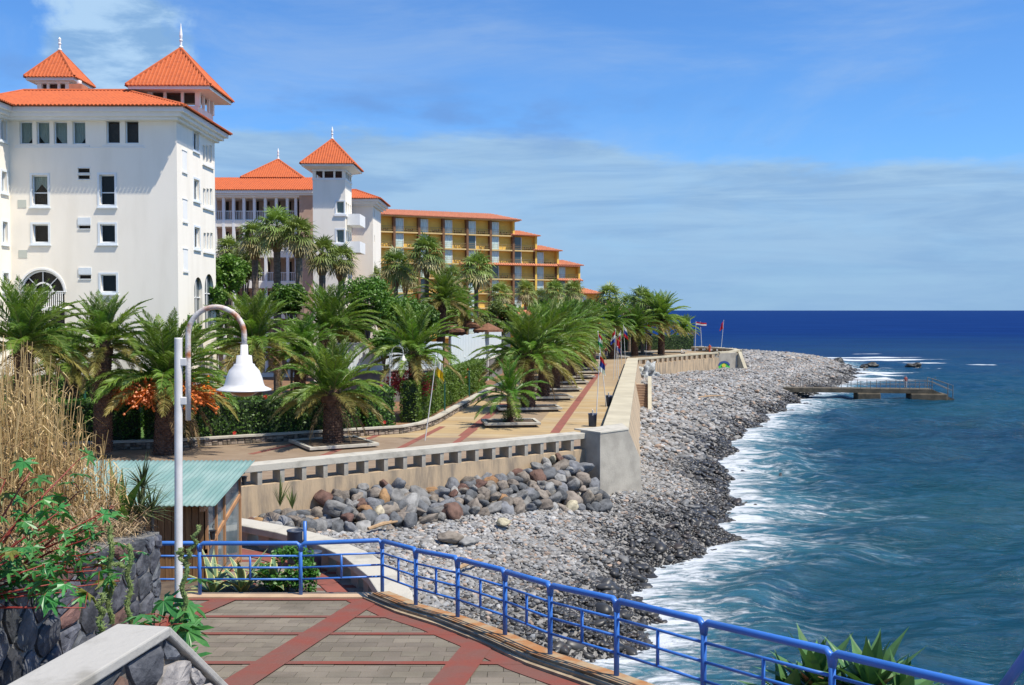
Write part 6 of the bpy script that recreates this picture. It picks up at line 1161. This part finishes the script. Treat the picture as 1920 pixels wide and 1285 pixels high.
# ---- boulders heaped against the sea wall
BC = [('blue grey', (.20, .205, .215)), ('pale grey', (.30, .295, .28)), ('dark grey', (.13, .135, .14)), ('grey brown', (.24, .205, .17)), ('red brown', (.16, .095, .075)), ('cream', (.46, .41, .29)), ('orange brown', (.32, .19, .095)), ('mid grey', (.22, .215, .205))]
def bmat(nm, c_):
    m = mat('boulder_'+nm.replace(' ', '_'), c_, tuple(.5*v for v in c_), rough=.88, spec=.2, scale=1.7, bump=.7, bscale=4.5, orand=.12, lo=.32, hi=.72, detail=8); return m
BR = [[rockmesh(20+i+9*k, 3, .42, 1.15, 1., 5) for i in range(4)] for k in range(len(BC))]
for k, (nm, c_) in enumerate(BC):
    for me in BR[k]: me.materials.append(bmat(nm, c_))
g = random.Random(12); Lw = (NW1-NW0).length; u0 = (Vector((-11.2, 41.8))-NW0).length; rows_ = 7; blist = []
for rI in range(rows_):
    s = u0-1.5+g.uniform(0, .4)
    while s < Lw+.8:
        r_ = g.uniform(.27, .40)*g.choice((.7, .9, 1, 1, 1.18)); f = min(1, max(0, (rI+g.uniform(-.5, .5))/(rows_-1))); k = (s-u0)/(Lw-u0); hm = 1.0 if k > .17 else .3+k*4.; top = (5.2+.25*math.sin(k*9)+.15*math.sin(k*23)+.35*max(0, k-.8)*5) if k > .17 else 4.5; n_out = 3.1-f*2.6+g.uniform(-.1, .1)
        q = NW0+wd_*s+wn_*n_out; zb_ = float(beach_h(np.array([[q.x, q.y]]))[0]); z = zb_+.12+(max(top-.3-zb_, .25))*f**.9*min(1, hm)+g.uniform(-.08, .12)
        if s < Lw-.35-r_: blist.append((k, f, r_, q.x, q.y, z, g.choices(range(8), [4, 4, 3.5, 6, 2.6, .7, 1.4, 4])[0]))
        s += r_*2.0*g.uniform(.78, .98)
combo = {}
for it in blist:
    k, f = it[0], it[1]; zone = ['at its kiosk end', 'left of its middle', 'near its middle', 'right of its middle', 'beside the corner buttress'][min(4, max(0, int(k*5)))]; row = ['low at the heap edge', 'halfway up the heap', 'high in the heap'][min(2, int(f*3))]; shp = g.randrange(3); combo.setdefault((['squat ', 'rounded ', 'long '][shp]+BC[it[6]][0], row, zone), []).append(it+(shp,))
for (cn, row, zone), its in combo.items():
    its.sort(key=lambda a: -a[2]); words = [''] if len(its) == 1 else (['larger ', 'smaller '] if len(its) == 2 else ['largest ']+['middling ']*(len(its)-2)+['smallest '])
    for it, wd in zip(its, words):
        r_ = it[2]; o = link('boulder', g.choice(BR[it[6]]), loc=it[3:6], rot=(g.uniform(-.9, .9), g.uniform(-.9, .9), g.uniform(0, 6.28)), scl=[(r_*1.3, r_*1.15, r_*.72), (r_*1.12, r_*1.05, r_*.98), (r_*1.55, r_*.95, r_*.85)][it[7]]); tag(o, f'{wd}{cn} boulder {row}, {zone}', 'boulder', 'boulders heaped against the sea wall')
BR0 = [BR[3][0], BR[1][1]]; BY = BR[5][0]
for i, (x, y, r_, lb) in enumerate(((845, 1008, .42, 'flat tan boulder alone on the shingle below the heap'), (880, 1015, .35, 'smaller pale boulder resting beside the flat tan one'), (945, 980, .3, 'pale flat slab of rock on the shingle'))): q = px(x, y, 3.2); q = px(x, y, float(beach_h(np.array([[q.x, q.y]]))[0])+.1); tag(link('boulder', BR0[i] if i < 2 else BY, loc=tuple(q), rot=(0, 0, i), scl=(r_*1.4, r_, r_*.55)), lb, 'boulder')
# driftwood
for i, (x0, y0, x1, y1) in enumerate(((690, 992, 745, 978), (1310, 745, 1358, 742), (860, 1065, 905, 1050))):
    a = px(x0, y0, 3.4); b_ = px(x1, y1, 3.4); za = float(beach_h(np.array([[a.x, a.y]]))[0])+.25; zb_ = float(beach_h(np.array([[b_.x, b_.y]]))[0])+.25; a = px(x0, y0, za); b_ = px(x1, y1, zb_); o = MB().tube([(0, 0, 0), (b_-a)*.5+Vector((0, 0, .06)), b_-a], [.07, .09, .04], 7).tube([(b_-a)*.4, (b_-a)*.6+Vector((.2, .3, .1))], [.04, .02], 5).build('driftwood', mat('driftwood', (.40, .27, .15), (.3, .19, .1), scale=4)); o.location = a; tag(o, ['pale driftwood branch at the foot of the boulders', 'long driftwood log on the far cobbles', 'thin driftwood stick on the cobbles behind the rail'][i], 'driftwood')
# ================================================================ FOREGROUND PLANTS
def bank_z(x, y): return float(bank_h(np.array([[x, y]]))[0])
m_reed = mat('dry_reed', (.42, .29, .13), (.56, .42, .22), rough=.8, scale=3, stretch=(1, 1, .3), transl=.15); m_reed2 = mat('brown_reed', (.26, .15, .07), (.36, .24, .12), rough=.85, scale=3, stretch=(1, 1, .3), transl=.1); m_grass = mat('bleached_grass', (.42, .33, .21), (.30, .20, .12), rough=.9, scale=4, transl=.15)
g = np.random.default_rng(33)
def blades(n, fx_, hfun, wfun, lean, seed, kink=.0, leaf=True):
    g = np.random.default_rng(seed); T = []
    for _ in range(n):
        x, y = fx_(g); h = hfun(x, y, g); w_ = wfun(g); z = bank_z(x, y)-.05; l = g.normal(0, lean, 2); n_ = 5; P = [np.array([x+l[0]*h*(t**1.6), y+l[1]*h*(t**1.6), z+h*t*(1-.05*t)]) for t in np.linspace(0, 1, n_)]
        a = g.uniform(0, 6.28); s = np.array([math.cos(a), math.sin(a), 0]); s2 = np.array([-s[1], s[0], 0])
        for i in range(n_-1):
            w0, w1 = w_*(1-.7*i/n_), w_*(1-.7*(i+1)/n_)
            for q in (s, s2): T.append([P[i]-q*w0, P[i]+q*w0, P[i+1]+q*w1, P[i+1]-q*w1])
        if leaf:
            for k in range(g.integers(2, 6)):
                t = g.uniform(.25, .95); b = P[0]*(1-t)+P[-1]*t; a = g.uniform(0, 6.28); L_ = g.uniform(.18, .5); d = np.array([math.cos(a), math.sin(a), g.uniform(.2, 1.4)]); d /= np.linalg.norm(d); m = b+d*L_*.5; e = b+d*L_*.8+np.array([math.cos(a)*.1, math.sin(a)*.1, -L_*g.uniform(.1, .6)]); q = np.cross(d, [0, 0, 1])*.013; T += [[b-q*.6, b+q*.6, m+q, m-q], [m-q, m+q, e+q*.2, e-q*.2]]
    return np.array(T)
def rf(x0, x1, y0, y1): return lambda g: (g.uniform(x0, x1), g.uniform(y0, y1))
def rh(x, y, g):
    u = 960+x/y*FP; hmax = np.interp(u, [-200, 60, 110, 170, 215, 260], [3.7, 3.5, 2.9, 2.3, 1.6, .9]); return hmax*g.uniform(.62, 1.05)
o = stuff(link('dry_reeds', quads_mesh('dry_reeds', np.concatenate([blades(1150, rf(-11, -7.0, 13.5, 18.6), rh, lambda g: g.uniform(.006, .013), .06, 1)]), m_reed))); tag(o, 'tall straw coloured dry reeds on the bank above the basalt wall', 'reeds')
o = stuff(link('brown_reeds', quads_mesh('brown_reeds', blades(600, rf(-10.5, -7.0, 13., 18.6), lambda x, y, g: rh(x, y, g)*.72, lambda g: g.uniform(.006, .012), .1, 2), m_reed2))); tag(o, 'shorter brown stalks mixed low among the dry reeds', 'reeds')
def seedh(x, y, g): return np.interp(960+x/y*FP, [-100, 100, 200, 300], [.9, .9, .85, .45])*g.uniform(.4, 1.1)
o = stuff(link('bleached_grass', quads_mesh('bleached_grass', blades(2600, rf(-9.5, -6.85, 12.5, 18.9), seedh, lambda g: g.uniform(.004, .009), .38, 3, leaf=True), m_grass))); tag(o, 'tangled bleached grass spilling over the top of the basalt wall', 'grass')
# ---- castor bean plants: red stems, lobed leaves
m_cast = mat('castor_leaf', (.04, .18, .04), (.075, .25, .06), rough=.4, scale=3, spec=.5, orand=.25, transl=.25); m_castr = mat('red_stem', (.20, .025, .02), (.28, .05, .03), rough=.5, scale=5); m_casty = mat('olive_leaf', (.12, .14, .02), (.17, .17, .03), rough=.5, scale=3, transl=.25)
def castor_leaf(seed, m):
    g = random.Random(seed); mb = MB(); n = 7; pts = [(0, 0, 0)]
    for k in range(n):
        a = R(-140+280*k/(n-1)); l = 1-.35*abs(a)/2.5; l *= g.uniform(.9, 1.08)
        for da, f in ((-.22, .5), (-.12, .78), (0, 1.), (.12, .78), (.22, .5)): pts.append((l*f*math.cos(a+da), l*f*math.sin(a+da), -.25*f*f+.05*math.sin(a*5+f*6)))
    mb.add(pts, [(0, i, i+1) for i in range(1, len(pts)-1)]); return mb.mesh('leaf', m)
CL = [castor_leaf(i, m_cast) for i in range(4)]+[castor_leaf(9, m_casty)]
def castor(tips, base, label, seed, lsz=.21):
    t = thing('castor_plant', label, 'plant', tuple(base), group='castor bean plants'); g = random.Random(seed); mb = MB()
    for (x, y, d) in tips:
        p = pd(x, y, d)-Vector(base); mid = Vector((p.x*.45, p.y*.45, p.z*.55-.0)); mb.tube([(0, 0, 0), mid, p], [.022, .016, .007], 6)
        for k in range(5):
            f = .4+.6*(k+1)/5; b_ = (mid*(1-f)*2+(p*(2*f-1))) if f > .5 else mid; a = g.uniform(0, 6.28); l = g.uniform(.1, .26); e = b_+Vector((math.cos(a)*l, math.sin(a)*l, g.uniform(.0, .15))); mb.tube([b_, (b_+e)/2+Vector((0, 0, .03)), e], .005, 4)
            link('leaf', CL[g.randrange(5) if g.random() < .25 else g.randrange(4)], t, loc=e, rot=(g.uniform(-.6, .6)+.35, g.uniform(-.1, .7), a), scl=lsz*g.uniform(.6, 1.25))
    mb.build('stem', m_castr, t, True); return t
bz = lambda x, y: (x, y, bank_z(x, y))
castor([(60, 880, 13.2), (110, 960, 13), (30, 980, 12.6), (140, 870, 13.6), (10, 900, 12.6), (55, 1030, 12.4), (90, 1010, 12.6)], bz(-7.0, 12.9), 'castor bean plant with red stems on the bank at the left edge', 1)
castor([(170, 990, 13.2), (150, 920, 14), (215, 950, 13.8), (195, 1000, 13.4), (150, 1050, 12.9), (185, 1035, 13.)], bz(-7.05, 14.0), 'castor bean plant leaning over the basalt wall', 2)
castor([(125, 1110, 12.3), (160, 1140, 12.2), (185, 1095, 12.5), (110, 1070, 12.5)], bz(-7.05, 12.3), 'castor bean branch with big leaves hanging in front of the basalt stones', 3, .28)
castor([(205, 1060, 13.2), (235, 1040, 13.6), (225, 1090, 13.), (180, 1070, 13)], bz(-7.0, 13.6), 'castor bean plant with olive leaves beside the succulent columns', 7, .2)
castor([(40, 1075, 12.2), (80, 1060, 12.3), (20, 1050, 12.1), (100, 1095, 12.2)], bz(-7.0, 12.2), 'low castor bean plant creeping along the wall top at the left edge', 8, .22)
castor([(330, 1110, 12.2), (345, 1150, 12.0), (315, 1160, 11.6), (290, 1140, 12.), (350, 1185, 11.6), (300, 1170, 11.8)], (-4.25, 11.8, zt(11.8)), 'castor bean plant at the foot of the white lamp post', 4, .27)
# ---- upright succulents (euphorbia columns)
m_succ = mat('green_succulent', (.09, .15, .04), (.16, .2, .06), rough=.6, scale=8, bump=.5, bscale=20)
def column(pts, r, label, branches=()):
    P = [pd(*p) for p in pts]; b0 = P[0]; t = thing('succulent', label, 'succulent', tuple(b0), group='upright succulents')
    def stem(Q, r, nm):
        mb = MB(); n = 22; g = random.Random(len(label)); Q = [q-b0 for q in Q]; pos = []
        for i in range(n+1): f = i/n*(len(Q)-1); k = min(int(f), len(Q)-2); pos.append(Q[k]+(Q[k+1]-Q[k])*(f-k)+Vector((math.sin(i*.8+len(label))*.022, math.cos(i*.6)*.02, 0)))
        mb.tube(pos, [r*(.9+.12*(i % 2))*(1 if i < n else .4) for i in range(n+1)], 8)
        for i in range(n):
            for k in range(9): a = 6.283*k/9+i*.7; d = Vector((math.cos(a), math.sin(a), g.uniform(-.2, .9)))*g.uniform(.6, 1.5); c_ = pos[i]+d*r*.6; s = Vector((-math.sin(a), math.cos(a), 0))*r*.3; mb.add([c_-s, c_+s, c_+d*r*.85, c_+Vector((0, 0, r*.45))], [(0, 1, 2), (1, 3, 2), (3, 0, 2)])
        mb.build(nm, m_succ, t)
    stem(P, r, 'stem')
    for br in branches: stem([pd(*p) for p in br], r*.75, 'branch')
column([(190, 1195, 12.2), (189, 1150, 12.2), (190, 1113, 12.2)], .034, 'short fat succulent column before the basalt wall'); column([(206, 1170, 13), (207, 1080, 13), (208, 985, 13)], .034, 'tall succulent column rising against the bank')
column([(243, 1180, 12.6), (241, 1100, 12.6), (244, 1020, 12.6)], .032, 'succulent column with a side arm near the wall end', branches=[[(241, 1065, 12.6), (222, 1058, 12.6), (212, 1060, 12.6)]])
column([(340, 1215, 11.8), (344, 1130, 11.8), (348, 1050, 11.8)], .03, 'forked succulent beside the white lamp post', branches=[[(348, 1052, 11.8), (364, 1020, 11.8), (371, 985, 11.8)], [(347, 1060, 11.8), (338, 1040, 11.8), (336, 1030, 11.8)]])
# ---- strap-leaved plants
def strap(mb, L_, w_, th, bend, a, m=0, edge=None, n=7, cup=.25):
    p = Vector((0, 0, 0)); th_ = th; P = []; ca, sa_ = math.cos(a), math.sin(a)
    for i in range(n+1):
        f = i/n; wd = w_*(math.sin(math.pi*(.18+.82*f))**.7 if f < 1 else .02)*(1 if f < .6 else (1-f)/.4*.8+.2); nv = Vector((-math.sin(th_)*ca, -math.sin(th_)*sa_, math.cos(th_))); s = Vector((-sa_, ca, 0)); P.append([p+s*wd*k+nv*wd*cup*abs(k) for k in (-1, -.72, 0, .72, 1)]); p = p+Vector((math.cos(th_)*ca, math.cos(th_)*sa_, math.sin(th_)))*(L_/n); th_ -= bend/n
    for i in range(n):
        for j in range(4): mb.add([P[i][j], P[i][j+1], P[i+1][j+1], P[i+1][j]], [(0, 1, 2, 3)], edge if edge is not None and j in (0, 3) else m)
    return mb
m_ag = mat('agave_leaf', (.13, .20, .09), (.09, .16, .08), rough=.5, scale=3, spec=.4); m_agy = mat('agave_cream_edge', (.50, .46, .17), (.42, .40, .15), rough=.5, scale=3); m_agg = mat('foxtail_agave_leaf', (.07, .16, .05), (.10, .21, .07), rough=.45, scale=2, spec=.4, transl=.12); m_agd = mat('dead_leaf', (.16, .07, .03), (.26, .14, .07), rough=.8, scale=5)
def rosette(loc, nl, Lr, wr, label, mats, edge=None, seed=0, thr=(20, 85), cat='agave', name='agave', bend=(.2, .9), group='agaves', dead=0):
    t = thing(name, label, cat, loc, group=group); g = random.Random(seed)
    for k in range(nl+dead):
        f = k/max(1, nl-1); a = k*2.39996; th = R(thr[1]+(thr[0]-thr[1])*min(1, f)+g.uniform(-6, 6)); dd = k >= nl; o = strap(MB(), Lr*g.uniform(.8, 1.1)*(.8 if dd else 1), wr*(.5 if dd else 1)*g.uniform(.85, 1.1), th if not dd else R(g.uniform(10, 60)), g.uniform(*bend)*(2 if dd else 1), a, 0, edge).build('leaf', [m_agd] if dd else mats, t, True)
    return t
for i, (x, y, d, nl) in enumerate(((400, 1108, 20.5, 13), (455, 1112, 20.7, 15), (515, 1110, 20.9, 15))): q = pd(x, y, d); rosette((q.x, q.y, 7.32), nl, 1.05, .085, ['variegated agave behind the railing nearest the kiosk', 'variegated agave behind the railing with arching leaves', 'variegated agave with long leaves beside the green shrub'][i], [m_ag, m_agy], 1, 10+i, (25, 80), bend=(.4, 1.5), group='variegated agaves')
bedm = MB().prism([(-8.2, 19.95), (-3.9, 19.95), (-4.3, 21.3), (-7.4, 21.7), (-8.2, 21.5)], LPZ-.02, 7.34).build('planting_bed', m_psoil); struct(bedm)
q = pd(540, 1085, 20.8); t = thing('shrub', 'bright green leafy shrub behind the railing beside the agaves', 'shrub', (q.x, q.y, 7.32)); cc, C = clumps(.62, .45, .42, 22, 2400, .17, 4, .52); stuff(link('foliage', quads_mesh('foliage', leaf_arr(C, .075, 4, .5, .7), mat('shrub_leaf', (.05, .16, .02), (.08, .21, .03), rough=.45, scale=3, transl=.25)), t)); MB().tube([(0, 0, -.05), (0, 0, .5)], .03, 6).build('stem', m_bark, t)
q = pd(575, 1108, 20.6); t = thing('shrub', 'low green tuft at the rail post beside the leafy shrub', 'shrub', (q.x, q.y, 7.3)); cc, C = clumps(.25, .2, .2, 10, 500, .12, 6, .3); stuff(link('foliage', quads_mesh('foliage', leaf_arr(C, .07, 6, .5, .7), MATS['shrub_leaf']), t)); MB().tube([(0, 0, -.05), (0, 0, .25)], .02, 6).build('stem', m_bark, t)
for i, (x, y, d, nl, Lr) in enumerate(((1530, 1262, 11.7, 20, .62), (1632, 1270, 11.2, 22, .66), (1480, 1292, 11.6, 12, .5), (1690, 1300, 10.9, 12, .5), (1590, 1300, 11.4, 12, .45))):
    q = pd(x, y, d); zz_ = zt(q.y)-.3; t = rosette((q.x, q.y, zz_), nl, Lr+.2, .1, ['green agave beyond the railing with browned leaf tips, left of the pair', 'large green agave beyond the railing, right of the pair', 'small agave under the railing at the left of the clump', 'small agave at the right end of the clump beyond the railing', 'low agave between the pair beyond the railing'][i], [m_agg], None, 30+i, (18, 86), bend=(.0, .5), group='green agaves', dead=6)
    h = q.z-zz_-.25
    if h > .1:
        MB().tube([(0, 0, 0), (0, 0, h+.05)], [.07, .08], 8).build('stem', m_agd, t)
        for c_ in t.children:
            if c_.name.startswith('leaf'): c_.location.z += h
# young banana-like plant and dark spiky yuccas by the kiosk roof
q = pd(222, 880, 18.6); rosette((q.x, q.y, bank_z(q.x, q.y)-.1), 11, 1.5, .13, 'upright broad leaved green plant between the reeds and the kiosk roof', [m_leafB], None, 50, (55, 88), cat='plant', name='broadleaf_plant', bend=(.1, .8), group='broad leaved plants')
for i, (x, y, d) in enumerate(((268, 915, 19.2), (285, 960, 19.0), (262, 965, 18.6))):
    q = pd(x, y, d); zz_ = bank_z(q.x, min(q.y, 18.8))-.4; t = thing('yucca', ['dark spiky yucca in front of the kiosk roof', 'lower spiky yucca against the kiosk wall', 'spiky yucca nearest the basalt wall end'][i], 'yucca', (q.x, q.y, zz_), group='spiky yuccas'); g_ = random.Random(60+i); mb = MB()
    for k in range(60): strap(mb, g_.uniform(.45, .8), .014, R(g_.uniform(-15, 88)), g_.uniform(.1, .9), k*2.39996, n=4)
    o = mb.build('leaves', mat('yucca_leaf', (.035, .06, .02), (.07, .09, .03), rough=.5, scale=3), t); o.location = (0, 0, q.z-zz_); stuff(o); MB().tube([(0, 0, 0), (0, 0, q.z-zz_)], .04, 6).build('stem', m_bark, t)
# small aloes at the parapet foot
for i, (x, y, d) in enumerate(((362, 1236, 11.0), (392, 1262, 10.6), (410, 1290, 10.2))): q = pd(x, y, d); rosette((q.x, q.y, zt(q.y)), 22, .42, .016, ['brownish aloe at the foot of the stair parapet', 'aloe below the first one at the stair parapet', 'lowest aloe beside the stair parapet'][i], [mat('aloe_leaf', (.12, .12, .05), (.18, .10, .06), rough=.6, scale=4)], None, 70+i, (30, 80), cat='aloe', name='aloe', bend=(.9, 2.2), group='aloes')
# weeds at the base of the sea wall
for i, (x, y) in enumerate(((525, 945), (548, 950))):
    q = pd(x, y, 40.5); zz_ = float(beach_h(np.array([[q.x, q.y]]))[0]); t = thing('weed', ['tall weed growing at the left end of the boulder heap', 'weed beside the tall one at the boulder heap'][i], 'plant', (q.x, q.y, q.z-.1)); mb = MB(); g_ = random.Random(80+i)
    for k in range(40): strap(mb, g_.uniform(.4, 1.5-.5*i), .02, R(g_.uniform(60, 95)), g_.uniform(0, .5), g_.uniform(0, 6.28), n=4)
    stuff(mb.build('stems', m_leafC, t))
